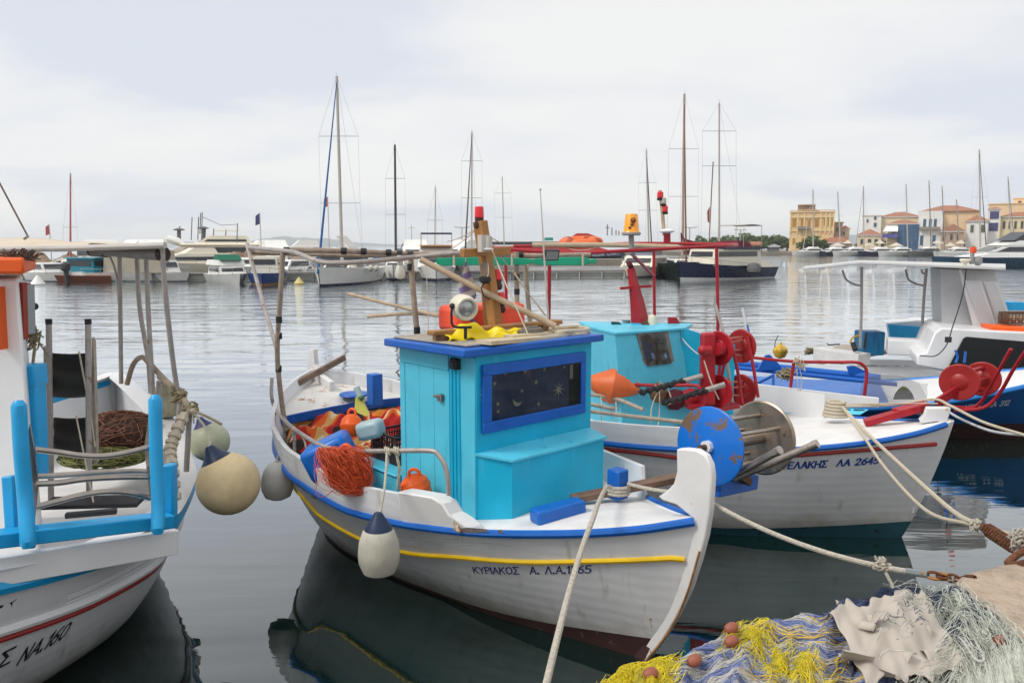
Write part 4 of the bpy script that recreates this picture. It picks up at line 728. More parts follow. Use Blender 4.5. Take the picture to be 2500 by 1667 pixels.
# roller frame
mb = MB(); mb.bar(at(431,1321,5.0), at(-70,1404,4.12), .07, .165); mb.build('frame_plank', M_white, b2, bev=.006)
mb = MB(); mb.bar(at(415,1268,4.92), at(-70,1322,4.08), .13, .085); mb.build('frame_beam', M_sky, b2, bev=.008)
for pts in ([(379,975,4.78),(381,1100,4.74),(386,1230,4.68),(385,1292,4.60)], [(46,990,4.28),(52,1100,4.26),(62,1220,4.24),(68,1325,4.14)]):
    mb = MB(); P_ = [at(*p) for p in pts]; d_ = unit(P_[-1]-P_[0]); P_ = [P_[0]-d_*.03]+spline(P_, 4)+[P_[-1]+d_*.03]; R_ = [.022]+[.041]*(len(P_)-2)+[.026]; mb.tube(P_, R_, 12, el=1.); mb.build('frame_post', M_sky, b2)
for a_, b_ in (((415,1132,5.0),(416,1262,4.98)), ((27,1160,4.45),(36,1290,4.4))): mb = MB(); mb.bar(at(*a_), at(*b_), .07, .085, V(0,1,0)); mb.build('frame_support', M_sky, b2, bev=.01)
for a_, b_ in (((380,1268,4.72),(408,1270,4.95)), ((66,1322,4.22),(20,1290,4.4)),((82,1285,4.3),(76,1335,4.22))): mb = MB(); mb.tube([at(*a_), at(*b_)], .024, 8); mb.build('frame_brace', M_sky, b2)
for pts in ([(72,1035),(84,1100),(92,1180),(80,1300),(66,1230),(60,1110)], [(362,1018),(372,1040),(376,1230),(366,1215),(356,1130),(352,1090)]):
    L_ = 4.32 if pts[0][0] < 200 else 4.78; mb = MB(); mb.prism([at(x,y,L_) for x, y in pts], V(.0,.012,0)); mb.build('roller_plate', M_steel, b2)
for ys, dY in (((1097,1104,1112,1113,1104,1090), 0.0), ((1181,1178,1170,1166,1164,1164), -.03), ((1237,1222,1208,1200,1202,1215), .03), ((1163,1160,1156,1152,1150,1150), .22)):
    mb = MB(); xs_ = np.linspace(88, 368, 6); mb.tube(spline([at(x, y, 4.34+.42*(x-88)/280+dY) for x, y in zip(xs_, ys)], 5), .018, 10); mb.build('roller', M_steel, b2)
# winch arm
mb = MB(); mb.bar(at(76,890,5.3), at(86,1160,5.25), .13, .13, V(0,1,0)); mb.box(at(75,915,5.3), (.15,.16,.15)); mb.tube([at(-60,915,5.2), at(70,917,5.3)], .055, 12); mb.build('hauler_arm', M_sky, b2, bev=.012)
mb = MB(); mb.tube(spline([at(25,930,5.2), at(20,975,5.1), at(30,1010,5.2), at(18,1035,5.3), at(5,1045,5.3)],5), .012, 6); mb.build('hydraulic_hose', M_black, b2)
# net chute: two posts, two mesh panels, side plates
for a_, b_ in (((119,785,5.9),(125,1230,5.8)), ((215,785,5.9),(218,1225,5.8))):
    mb = MB(); mb.tube([at(*a_), at(*b_)], .022, 10); po = mb.build('chute_post', M_alu, b2)
    mb = MB(); q = at(*a_); mb.tube([q-UP*.02, q+UP*.02], .025, 10); mb.build('post_cap', M_black, po)
for (x0,y0),(x1,y1) in (((126,861),(214,966)), ((132,1018),(214,1106))):
    mb = MB(); mb.grid(lambda u_, v_: at(x0+(x1-x0)*u_, y0+(y1-y0)*v_+3*math.sin(u_*3.1), 5.95+.05*math.sin(v_*7)), 12, 14); o = mb.build('mesh_panel', M_net_black, b2); o.modifiers.new('s','SOLIDIFY').thickness = .01
mb = MB(); mb.prism([at(x,y,6.0) for x,y in ((106,845),(112,850),(116,985),(112,992),(107,975))], V(0,.04,0)); mb.prism([at(x,y,6.0) for x,y in ((224,824),(228,835),(236,1128),(230,1135),(222,1100))], V(0,.04,0)); mb.build('side_plate', mat('pale_grey_wood', (.42,.36,.29), .7, var=.3, vs=14), b2)
mb = MB(); mb.tube([at(193,858,5.85), at(218,990,5.85), at(232,1090,5.85)], .007, 5); mb.tube([at(186,1015,5.8), at(228,1225,5.3)], .006, 5); mb.build('chute_cords', M_rope2, b2)
# wheelhouse with orange roof
mb = MB(); A, Bq = at(-90, 668, 4.9), at(42, 672, 5.0)
wh = [(-2.86,4.30),(-3.36,5.15),(-6.2,5.4),(-6.2,4.5)]
wh = [(at(42,672,5.0)[0], 5.0), (at(56,680,5.6)[0], 5.6), (-5.0, 5.9), (-5.0, 5.0)]
mb = MB(); mb.prism([V(x,y,.66) for x,y in wh], UP*2.13); whs = mb.build('wheelhouse', M_white, b2, bev=.02)
x_ = at(42,672,5.0)[0]
mb = MB(); rz_ = at(20,668,4.95)[2]; mb.prism([V(at(66,650,4.85)[0],4.82,rz_), V(at(78,650,5.7)[0],5.75,rz_), V(-5.2,6.1,rz_), V(-5.2,4.82,rz_)], UP*.105); mb.build('wheelhouse_roof', mat('orange_roof_paint', (.80,.11,.008), .5, var=.12), whs, bev=.02)
mb = MB(); mb.bar(at(1,700,4.97), at(9,852,4.97), .02, .16, V(0,1,0)); mb.build('orange_panel', mat('orange_roof_paint'), whs)
for a_, b_ in (((47,690,5.15),(51,828,5.15)), ((57,692,5.45),(60,818,5.45))): mb = MB(); mb.bar(at(*a_)+V(.02,0,0), at(*b_)+V(.02,0,0), .035, .05, V(0,1,0)); mb.build('window_frame', mat('oxblood_frame', (.30,.03,.012), .5), whs)
mb = MB(); mb.bar(at(52,696,5.3)+V(.012,0,0), at(55,818,5.3)+V(.012,0,0), .012, .24, V(0,1,0)); mb.build('window_pane', M_glassg, whs)
mb = MB()
for k_ in range(160): 
    c = at(random.uniform(20,78), 629+random.uniform(-2,6), 5.0+random.uniform(-.1,.25)); mb.tube([c, c+V(random.uniform(-.09,.09), random.uniform(-.05,.05), random.uniform(-.01,.06))], .004, 4)
tag(mb.build('net_heap', mat('dark_brown_net', (.08,.05,.035), .9, var=.4)), 'dark scrap of netting lying on the orange wheelhouse roof at the left edge', 'net', 'net heaps')
mb = MB(); mb.tube([at(62,748,5.4), at(82,748,5.5)], .008, 6); mb.ball(at(84,748,5.5), .027, 12); mb.build('lamp_on_stalk', M_black, whs)
mb = MB(); mb.tube(spline([at(80,750,5.5), at(82,800,5.5), at(85,840,5.45), at(80,890,5.4)],5), .012, 6)
for _ in range(16): c = at(84,820,5.45); mb.tube(spline([c+np.random.randn(3)*V(.03,.02,.05) for _ in range(4)],3), .006, 5)
mb.tube([at(86,825,5.45), at(118,868,5.8)], .006, 5); mb.build('hanging_line', mat('old_rope', (.36,.30,.18), .9, var=.4, vs=50, bump=1, bs=120), whs)
# canopy: cream awning, edge tube, rolled awning tube, poles
cy_ = [(-80,577),(0,581),(60,580),(120,583),(170,590),(260,591),(403,596)]
th = MB(); 
def aw(u_, v_):
    x = -80+483*u_; yb = 605-8*max(0,u_-.2)*1.1; yt = float(np.interp(x, [p[0] for p in cy_], [p[1] for p in cy_])); 
    return at(x, yb+(yt-yb)*v_, 6.35-.25*u_ + 2.4*v_ + 0)
th.grid(aw, 60, 10); aw_ = th.build('awning', mat('cream_awning', (.66,.56,.43), .8, var=.12, bump=.3, bs=30), b2); aw_.modifiers.new('s','SOLIDIFY').thickness = .008
mb = MB(); mb.tube([at(-80,609,6.38), at(150,607,6.25), at(403,599,6.08)], .026, 10); mb.build('awning_tube', mat('pale_grey_tube', (.52,.50,.46), .45, metal=.2, var=.15), b2)
mb = MB(); mb.tube([at(228,612,6.6), at(262,612,6.55), at(270,613,6.5), at(392,620,6.2)], [.050,.052,.046,.055], 12); ra = mb.build('rolled_awning', mat('grey_awning_roll', (.25,.24,.23), .6, var=.3, vs=9), b2)
mb = MB(); mb.tube([at(392,620,6.2), at(403,621,6.18)], .058, 12); mb.tube([at(224,610,6.62), at(262,612,6.56)], .058, 12); mb.build('roll_end_cap', mat('dark_roll_cap', (.03,.018,.015), .6), ra)
poles(M_alu, .021, [[(292,606,7.6),(293,700,7.6),(296,936,7.6)], [(333,604,7.2),(340,740,7.15),(352,820,7.1),(362,880,7.05),(368,960,7.0)], [(356,602,6.9),(362,760,6.85),(370,900,6.8),(373,962,6.8)], [(395,602,6.15),(404,720,6.2),(422,880,6.3),(434,958,6.35)]], par=b2)
poles(mat('pale_grey_tube'), .012, [[(262,614,7.6),(278,650,7.6),(286,690,7.6),(290,740,7.6)]], 'canopy_strut', b2)
poles(mat('aged_wood_rail', (.34,.27,.20), .7, var=.3, vs=10, bump=.4, bs=50), .025, [[(310,938,7.6),(325,890,7.55),(345,872,7.3),(362,884,7.05),(400,925,6.7),(432,955,6.45),(462,998,6.1),(448,1020,6.05),(425,1048,6.0)]], 'hand_rail', b2)
poles(M_alu, .022, [[(441,975,6.4),(434,1035,6.35)], [(463,1000,6.1),(455,1150,6.1)], [(388,930,6.9),(385,975,6.9)]], 'rail_stanchion', b2)
mb = MB()
for x, y, Y in ((434,958,6.35),(463,1000,6.1),(440,970,6.3)):
    for _ in range(14): c = at(x,y,Y); mb.tube(spline([c+np.random.randn(3)*V(.035,.03,.025) for _ in range(4)],3), .009, 5)
mb.tube(spline([at(463,998,6.1), at(490,1010,6.0), at(512,1020,6.0), at(542,1036,6.0)],5), .011, 6); mb.build('rail_lashing', mat('old_rope'), b2)
mb = MB(); ch = spline([at(452,1010,6.05), at(428,1060,5.9), at(415,1100,5.8), at(420,1150,5.6), at(425,1220,5.5)],10)
for i in range(0, len(ch)-2, 2): mb.tube([ch[i], ch[i+2]], .035 + .008*(i%4), 8)
tag(mb.build('coiled_rope', M_rope2), 'thick cream braided rope hanging down inside the rail of the left boat', 'rope', 'mooring ropes')
# nets in the left boat
def netheap(name, c, ax, m1, m2, n, label, r=.004, group='net heaps', ln=2.4):
    th = thing(name, V(c)-V(ax[2]), label, 'net', group); mb = MB()
    A = [V(a)*.90 for a in ax]; mb.grid(lambda u_, v_: V(c) + (1+.09*math.sin(9*u_*6.28+7*v_)+.06*math.sin(23*v_+14*u_*6.28))*(A[0]*math.sin(math.pi*v_)*math.cos(2*math.pi*u_)+A[1]*math.sin(math.pi*v_)*math.sin(2*math.pi*u_)+A[2]*math.cos(math.pi*v_)), 36, 18, flip=True); mb.build('net_core', m1, th)
    mb = MB(); strands(mb, V(c), ax, n, r, ln); mb.build('net_strands', m2, th); return th
netheap('net_heap', at(292,1058,7.3), [V(.42,0,0),V(0,.30,0),V(0,0,.22)], mat('brown_net_core', (.10,.045,.03), .95, var=.5, vs=30, bump=2, bs=60), mat('brown_net_cord', (.27,.12,.075), .8, var=.4, vs=20), 260, 'heap of reddish brown fishing net on the deck of the left boat')
netheap('net_heap', at(255,1115,7.0), [V(.42,0,0),V(0,.28,0),V(0,0,.09)], mat('olive_net_core', (.07,.075,.02), .95, var=.5, vs=30, bump=2, bs=60), mat('olive_net_cord', (.22,.23,.07), .8, var=.5, vs=20), 160, 'low heap of olive green net below the brown net in the left boat')
mb = MB(); mb.bar(at(115,1228,5.6), at(345,1222,5.7), .22, .03); mb.build('black_board', mat('scuffed_black_board', (.02,.02,.022), .6, chips=((.5,.5,.5), .68, 9.)), b2)
mb = MB(); mb.bar(at(160,1258,5.0), at(285,1247,5.1), .05, .03); mb.build('black_strip', M_black, b2)
mb = MB(); mb.bar(V(-5.2,5.4,.66), V(-3.05,5.7,.66), .9, .28); mb.build('fore_locker', M_white, b2, bev=.01)
# fenders of the left boat
fender(558, 1180, 5.9, .245, .49, M_buoyy, 'big yellowed ball fender with navy top, nearest of the balls on the left boat', 'ball fenders of the left boat', [at(505,1050,6.0), at(470,1003,6.05)], cone=M_navy, ball=True, tilt=V(-.42,0,.9))
fender(512, 1078, 6.75, .175, .37, M_buoyg, 'greenish white ball fender with violet-blue top just behind the big yellow one', 'ball fenders of the left boat', [at(470,1000,6.2)], cone=mat('violet_blue_vinyl', (.05,.045,.16), .5), ball=True, tilt=V(-.35,0,.93), knot=False)
fender(411, 975, 7.7, .165, .36, mat('mossy_cream_vinyl', (.50,.46,.33), .6, var=.3, vs=5, streak=((.2,.2,.12), .55, 5.)), 'stained cream fender without a cap hanging behind the poles of the left boat', 'ball fenders of the left boat', [at(395,930,7.4), at(388,920,7.0)], tilt=V(-.25,0,.96))
# chain stay over the canopy
mb = MB(); A, Z = at(-10, 430, 7.2), at(68, 577, 7.2); mb.tube(sag(A, Z, .0, 60), [.005 if i % 2 else .011 for i in range(60)], 5); mb.build('stay_chain', mat('rusty_steel'), b2)
mb = MB(); mb.tube([at(-60,330,7.2), A], .006, 5); mb.tube([Z, at(60,583,7.0)], .012, 6); mb.build('stay_shackle', mat('grey_rope'), b2)
# ================================================ white boat with red net drum rack and small turquoise cabin
B3 = Boat((4.42, 7.52), (.925, -.38), 5.9, [0, .06, .15, .27, .40, .52, .66, .78, .88, .95, 1], [.04, .30, .62, .90, 1.05, 1.10, 1.08, .96, .70, .36, .03], [.02, .14, .32, .55, .70, .76, .74, .62, .36, .15, .02],
    [1.27, 1.17, 1.09, 1.03, .99, .98, .99, 1.04, 1.12, 1.22, 1.3], ([-.4, 0, .6, 1.3, 1.5], [.62, .40, .18, .0, -.03]), ([-.4, 0, 1.0, 1.6], [5.5, 5.6, 5.85, 5.9]))
b3 = thing('fishing_boat', B3.w(3,0,0), 'white fishing boat with red net drums and a low turquoise cabin, right of centre', 'boat', 'traditional fishing boats moored at the quay')
def bul3(t, sg): q = .40; return .22*min(1, max(0, (t-q)/.02)) if t > q else 0.
B3.hull('hull', [M_hull, M_teal], b3, bul3, lambda t: .09+.10*max(0, 1-t*3), lambda t: B3.zs(t)-.045 if t < .27 else .66)
B3.deckpatch('foredeck', M_deck, b3, .004, .29, lambda t: B3.zs(t)-.015, .01, .035)
B3.deckpatch('cockpit_floor', M_deck, b3, .27, .97, lambda t: .74, .05, 0)
zs3 = B3.zfit([(2262,1085),(2180,1092),(2080,1100),(1953,1110),(1700,1120),(1560,1104)])
for sg in (-1, 1):
    B3.strake('rub_rail', M_bluew, b3, .012, .985, lambda t: B3.zs(t)-.01, .030, sg, 60); B3.strake('red_stripe', M_red2, b3, .018, .96, zs3, .022, sg, 60)
mb = MB(); mb.prism(sidepoly(B3, [(2262,996),(2322,996),(2319,1010),(2285,1110),(2245,1215),(2232,1255),(2216,1252),(2240,1180),(2268,1095),(2292,1028),(2250,1034),(2244,1026),(2256,1014)], -.05), B3.v*.10); mb.build('stem_post', M_whrust, b3, bev=.008)
X0, t0, z0 = B3.hit(1908, 1143, -1); X1, t1, z1 = B3.hit(2143, 1130, -1); TX = 'ΤΕΛΑΚΗΣ  ΛΑ 2645'
f3 = namefn(B3, t0, z0, t1, z1, textwidth(TX), 0.0112, -1); letters(TX, f3, 1.35, 'lettering', mat('royal_blue_lettering', (.01,.06,.30), .5), b3)
# near side: inner line of washboard with openings, cockpit coaming and locker on the far side
mb = MB(); mb.grid(lambda u_, v_: B3.w(B3.ap(.20+.30*u_, 1.1), .99*B3.half(.2+.3*u_, 1.05)-.10, .99+.34*v_*(1-.0*u_)), 20, 3, flip=True); mb.build('far_coaming', M_white, b3)
mb = MB(); mb.prism([at(*p) for p in ((1846,938,9.3),(1990,955,9.0),(2146,972,8.55),(2146,995,8.55),(1990,990,9.0),(1846,975,9.3))], V(.02,.05,0)); mb.build('far_washboard', M_white, b3, bev=.006)
mb = MB(); mb.prism([at(*p) for p in ((1838,985,9.1),(2120,1000,8.5),(2100,1012,8.45),(1838,1006,9.05))], V(.0,.02,0)); mb.build('turquoise_toe_board', M_turq2, b3)
for k_ in range(8): mb = MB(); mb.prism([at(*p) for p in ((1846+34*k_,990+1.2*k_,9.05-.07*k_),(1872+34*k_,991+1.2*k_,9.0-.07*k_),(1872+34*k_,1001+1.0*k_,9.0-.07*k_),(1846+34*k_,1000+1.0*k_,9.05-.07*k_))], V(.0,-.01,0)); mb.build('drain_slot', mat('dark_green_slot', (.01,.07,.08), .6), b3)
# cabin, read in the plane of its near wall
C3p = .28; 
def c3(x, y): return B3.loc(B3.side(x, y, C3p))
pa = [B3.side(x, y, -.22) for x, y in ((1444,805),(1505,812),(1675,800))]
mb = MB(); Zr = 2.08
q = {n_: atz(x, y, Zr) for n_, (x, y) in dict(L=(1440,797), M=(1503,812), R=(1672,800)).items()}
bk = B3.v*.85 + B3.u*.0
mb.prism([q['L'], q['M'], q['R'], q['R']+B3.v*.55, q['L']+B3.v*.55-B3.u*.3], -UP*.028); c3o = None
wall = [q['L']+V(.02,.02,-.03), q['M']+V(0,.03,-.03), q['R']+V(-.04,.03,-.03)]
ww = MB(); slope = unit(V(.38,-.93,0)); 
lo = [p*V(1,1,0)+V(0,0,1.0)+s_ for p, s_ in zip(wall, (V(-.0,-.0,0), slope*.10+V(.05,0,0), slope*.13+V(.10,0,0)))]
back = [q['R']+B3.v*.5+V(-.03,0,-.03), q['L']+B3.v*.5-B3.u*.28+V(0,0,-.03)]; backl = [p*V(1,1,0)+V(0,0,1.0) for p in back]
ww.add(wall+back+lo+backl, [(0,5,6,1),(1,6,7,2),(2,7,8,3),(3,8,9,4),(4,9,5,0),(0,1,2,3,4)])
cb3 = ww.build('cabin', M_turq2, b3, smooth=False)
mb.build('roof', M_turq2, cb3, bev=.006)
# window in the sloping front: four corners on that wall
def onwall(x, y, off=.004):
    A, Bq, Cq = wall[1], lo[1], wall[2]; n_ = unit(np.cross(Bq-A, Cq-A)); n_ = n_ if n_[1] < 0 else -n_
    r = ray(x, y); return O3 + r*((A+n_*off-O3)@n_)/(r@n_)
def quadbox(pts, th, name, m, par, bev=0):
    A = [V(p) for p in pts]; n_ = unit(np.cross(A[1]-A[0], A[2]-A[0])); n_ = n_ if n_[1] < 0 else -n_; mb = MB(); mb.prism(A, n_*th); return mb.build(name, m, par, bev=bev)
quadbox([onwall(*p) for p in ((1553,813),(1628,803),(1648,898),(1573,905))], .014, 'window_frame', mat('grey_rubber_seal', (.26,.25,.22), .8, var=.4, vs=20), cb3, .003)
quadbox([onwall(*p, .016) for p in ((1562,817),(1622,809),(1640,888),(1580,896))], .003, 'window_interior', mat('cluttered_window', (.22,.21,.19), .5, var=.8, vs=5, chips=((.10,.20,.45), .60, 5.)), cb3)
mb = MB(); mb.ball(onwall(1588,872,.02), .055, 12, sz=.2, axis=(.3,-.95,0)); mb.ball(onwall(1620,872,.02), .05, 12, sz=.2, axis=(.3,-.95,0)); mb.build('bundle_behind_glass', mat('blue_white_bundle', (.20,.28,.42), .8, var=.7, vs=14), cb3)
G_ = [onwall(*p, .032) for p in ((1562,817),(1622,809),(1640,888),(1580,896))]; mb = MB(); mb.add(G_, [(0,3,2,1)]); mb.build('pane', M_pane, cb3, smooth=False)
# lower box in front of the cabin and its lid
zl = 1.42
ld_ = [atz(1517,920,zl), atz(1565,927,zl), atz(1716,903,zl), atz(1712,893,zl)+B3.v*.2, atz(1517,915,zl)+B3.v*.3]
mb = MB(); mb.prism(ld_, -UP*.025); mb.build('locker_lid', M_turq2, cb3, bev=.005)
mb = MB(); mb.prism([p-UP*.03+V(0,.02,0) for p in ld_], -UP*.62); mb.build('fore_locker', M_turq, cb3)
mb = MB(); mb.lathe([(.05,0),(.052,.008),(.03,.012)], atz(1560,914,zl), n=18); mb.build('deck_plug', M_turq, cb3)
mb = MB(); mb.prism([q['R']+V(-.03,0,-.0), q['R']+V(.55,-.1,-.18), V(q['R'][0]+.55, q['R'][1]-.1, 1.1), V(q['R'][0]-.03, q['R'][1], 1.1)], V(.01,.05,0)); mb.build('wing_board', M_turq, cb3)
# roof fittings
mb = MB(); mb.prism([at(*p) for p in ((1494,786,9.0),(1513,787,9.0),(1530,802,9.0),(1494,801,9.0))], V(0,.08,0)); mb.build('cowl_vent', mat('dark_green_cowl', (.01,.06,.05), .5), b3)
mb = MB(); c = at(1529,795,9.2); mb.lathe([(.02,-.02),(.06,0),(.045,.03),(.05,.06),(.06,.07)], c, n=14); mb.build('deck_lamp', M_grey, b3)
mb = MB(); mb.bar(at(1541,795,9.0), at(1596,797,9.0), .05, .06); mb.build('mast_foot', M_turq, b3)
mb = MB(); c = at(1575,792,8.95); mb.lathe([(.045,0),(.040,-.03),(.018,-.03),(.018,-.12)], c, unit(V(-.1,-.95,.1)), n=18); mb.build('air_horn', mat('rusty_steel'), b3)
mb = MB(); c = at(1592,797,9.0); mb.lathe([(.055,0),(.05,.10),(.04,.125),(.02,.14)], c, n=16); mb.build('cream_cap', mat('cream_enamel'), b3)
mb = MB(); mb.prism([at(*p) for p in ((1632,775,9.1),(1652,775,9.1),(1664,797,9.1),(1632,796,9.1))], V(0,.06,0)); mb.build('side_light_board', M_red, b3)
mb = MB(); P0, P1 = at(1540,655,9.1), at(1563,790,9.1); mb.tube([P0, at(1546,685,9.1), at(1556,740,9.1), P1], [.045,.055,.085,.11], 4); mb.build('mast', M_red, b3)
mb = MB(); mb.bar(at(1515,704,9.05), at(1590,698,9.15), .04, .03); mb.build('mast_crosspiece', M_red, b3)
mb = MB(); mb.tube([at(1533,650,9.1), at(1543,645,9.1)], .05, 8); mb.build('mast_rag', mat('maroon_rag', (.10,.01,.02), .9), b3)
# red canopy frame, posts
poles(M_red, .020, [[(1180,603,8.6),(1376,617,8.4),(1555,611,8.3),(1759,600,9.0),(1800,598,9.6)], [(1254,601,10.2),(1400,600,10.1),(1555,594,10.),(1800,597,9.6)]], 'canopy_pipe', b3)
poles(M_red, .020, [[(1596,612,10.0),(1597,700,10.0),(1598,792,10.0)], [(1749,602,9.3),(1752,720,9.3),(1753,880,9.3)], [(1342,615,8.4),(1341,700,8.4),(1339,850,8.4)], [(1234,612,9.4),(1238,850,9.4)], [(1540,618,8.4),(1594,672,9.9)]], 'canopy_post', b3)
poles(mat('pale_pole'), .03, [[(1300,598,9.6),(1480,598,9.4),(1655,603,9.2)]], 'boat_hook_pole', b3)
c = at(1541, 568, 8.4); mb = MB(); mb.lathe([(.098,0),(.086,.02),(.068,.19),(.060,.20)], c, n=24); bl = mb.build('beacon_lens', mat('amber_lens', (.95,.36,.005), .18, var=.08, coat=.6), b3)
mb = MB(); mb.lathe([(.09,-.03),(.105,-.02),(.105,.0),(.09,.004)], c, n=24); mb.tube([c-UP*.03, at(1543,620,8.4)], .03, 10); mb.tube([at(1543,600,8.4), at(1547,625,8.4)], .022, 8); mb.build('beacon_base', M_grey, bl)
mb = MB(); 
for p_, r_ in (((1543,548),.024),((1546,538),.032),((1538,556),.02)): mb.ball(at(*p_, 8.33), r_, 8)
mb.build('beacon_reflector', mat('dark_amber', (.22,.06,.005), .4), bl)
# pale leaning pole with small beacons
poles(mat('pale_pole'), .024, [[(1611,465,10.),(1616,510,10.),(1622,575,10.)]], 'lamp_mast', b3)
for (x, y, nm, cm) in ((1612,478,'beacon_lens','red_beacon_lens'),(1619,492,'lamp_globe','white_globe'),(1623,512,'beacon_lens','red_beacon_lens')):
    c = at(x, y, 10.); mb = MB(); mb.lathe([(.03,-.035),(.042,-.02),(.04,.04),(.03,.05)], c, n=14); o = mb.build(nm, mat(cm, (.5,.5,.42), .3), b3); mb = MB(); mb.lathe([(.03,-.06),(.044,-.05),(.044,-.035),(.03,-.03)], c, n=14); mb.build('lamp_collar', M_black, o)
mb = MB(); c = at(1628,565,9.9); mb.lathe([(.03,-.03),(.10,-.005),(.10,.01),(.03,.035)], c, n=18); mb.tube([c-UP*.02, c-UP*.16], .04, 10, mi=1); mb.build('satellite_dome', [M_white, M_red], b3)
mb = MB(); mb.bar(at(1629,568,9.9), at(1629,598,9.9), .07,.07, V(0,1,0)); mb.build('dome_post', M_red, b3)
# hauler rack: column, four discs, arms
mb = MB(); mb.prism([at(x,y,8.0) for x, y in ((1716,815),(1748,813),(1748,990),(1712,990))], V(.0,.14,0)); mb.build('hauler_column', M_red, b3, bev=.02)
mb = MB(); c = at(1716,855,7.95); mb.tube([c, c+V(.08,.03,0)], .05, 12); mb.ball(c, .055, 12); mb.tube([at(1748,852,8.0), at(1762,852,8.05)], .07, 14); mb.build('column_hub', M_red, b3)
daxr = unit(V(.78,.62,0))
def disc(x, y, Y, R, m, par, name='net_drum_disc', ax=None):
    c = at(x, y, Y); ax_ = daxr if ax is None else ax; mb = MB(); mb.lathe([(.03,-.03),(.06,-.025),(.09,-.006),(R-.01,-.012),(R,-.004),(R,.006),(.05,.012)], c, ax_, 40); return mb.build(name, m, par)
disc(1755,850,8.1,.185,M_red,b3); disc(1810,845,8.5,.190,M_red2,b3); disc(1755,954,8.1,.175,M_red,b3); disc(1812,952,8.5,.180,M_red2,b3)
for (x0,y0),(x1,y1) in (((1765,828),(1815,822)),((1770,836),(1812,832)),((1768,856),(1812,854)),((1765,862),(1816,868)),((1765,935),(1815,930)),((1765,948),(1820,943)),((1768,962),(1815,966))):
    mb = MB(); mb.tube([at(x0,y0,8.15), at(x1,y1,8.5)], .010, 7); mb.build('drum_bar', mat('rust_pink_bar', (.45,.16,.12), .6), b3)
poles(M_red, .018, [[(1783,832,8.2),(1800,900,8.15),(1812,985,8.1)], [(1825,820,8.4),(1838,890,8.35),(1851,970,8.3)], [(1760,870,8.4),(1752,930,8.4)], [(1772,870,8.4),(1758,935,8.4)]], 'rack_arm', b3)
poles(M_alu, .018, [[(1745,740,8.6),(1765,810,8.5),(1775,880,8.4),(1790,998,8.3)]], 'rack_pole', b3)
mb = MB(); mb.tube([at(1813,752,8.6), at(1826,825,8.5)], .016, 8); mb.tube([at(1822,793,8.55), at(1830,828,8.5)], .022, 8, mi=1); mb.build('striped_boat_hook', [mat('white_plastic_pole', (.6,.6,.6), .5), M_blue], b3)
mb = MB(); mb.bar(at(1700,1000,8.1), at(1785,985,8.3), .3, .05); mb.build('rack_base', M_red, b3, bev=.01)
for k_ in range(3):
    q = at(1650+40*k_, 975-3*k_, 8.4); mb = MB(); mb.lathe([(.02,-.10),(.10,-.09),(.12,0),(.09,.08),(.02,.10)], q, unit(V(1,-.3,.25)), 14); mb.build('motor_housing', M_red if k_ % 2 else mat('maroon_rag'), b3)
mb = MB(); mb.ball(at(1600,958,8.4), .13, 16, sz=.9); mb.ball(at(1480+10,960,8.5), .12, 16); mb.build('brown_fender_backs', mat('brown_block'), b3)
for A_, Z_, nm in (((1560,960,8.0),(1715,917,8.0),'a'), ((1615,985,7.9),(1770,938,7.8),'b')):
    A, Z = at(*A_), at(*Z_); mb = MB(); d_ = Z-A; mb.tube([A+d_*.70, Z], .028, 10); mb.build('wrapped_roller', M_alu, b3)
    mb = MB(); mb.tube([A+d_*f_ + V(0,0,.012*math.sin(f_*60)) for f_ in np.linspace(0,.74,22)], [.027+.004*math.sin(k_*1.7)+.004*(k_%3) for k_ in range(22)], 9); mb.build('black_wrapping', mat('black_plastic_wrap', (.015,.013,.015), .35, bump=1, bs=30), b3)
# rail
poles(M_red, .019, [[(1438,932,8.6),(1500,935,8.4),(1600,941,8.1),(1690,940,7.9),(1709,948,7.85),(1718,968,7.85),(1716,1000,7.85)], [(1495,936,8.4),(1506,1018,8.35)]], 'hand_rail', b3)
poles(M_red, .019, [[(1830,872,9.3),(1935,882,9.15),(2040,884,9.0),(2088,884,8.9),(2108,892,8.9),(2116,912,8.9),(2110,968,8.9)], [(1938,883,9.15),(1930,945,9.15)], [(1762,868,9.4),(1830,872,9.3)]], 'hand_rail', b3)
mb = MB()
for x0, x1 in ((1465,1466),(1500,1503),(1610,1604)):
    y0 = 936; mb.tube(spline([at(x0,y0,8.3), at((x0+x1)/2+3,(y0+1060)/2,8.0), at(x1,1068,7.75)],4), .006, 5)
for x, y, Y in ((1611,944,8.05),(1948,884,9.1),(1955,892,9.1)):
    for _ in range(6): c = at(x,y,Y); mb.tube(spline([c+np.random.randn(3)*V(.03,.03,.03) for _ in range(4)],3), .006, 5)
mb.tube(spline([at(1610,946,8.05), at(1590,1000,7.9), at(1592,1075,7.7), at(1591,1110,7.65)],5), .006, 5); mb.tube(spline([at(1950,890,9.1), at(1958,930,9.1), at(1950,955,9.05), at(1945,900,9.1)],5), .005, 5)
mb.tube(spline([at(1630,946,8.0), at(1640,980,7.95), at(1625,990,7.9)],5), .007, 5); mb.tube(spline([at(1719,880,7.95), at(1735,930,7.9), at(1755,975,7.85)],4), .008, 5); mb.build('rail_cords', M_rope2, b3)
mb = MB(); mb.tube(sag(at(1645,797,9.0), at(1705,865,8.0), .03, 12), .006, 5); mb.build('white_cord', mat('white_plastic_pole'), b3)
mb = MB()
for k_ in range(26):
    c = at(1528+random.uniform(-12,26), 950+random.uniform(-8,30), 8.25); mb.tube([c+R_*V(.05*math.cos(a_), 0, .09*math.sin(a_)) for R_ in (random.uniform(.4,1.1),) for a_ in np.linspace(0,6,12)], .005, 4)
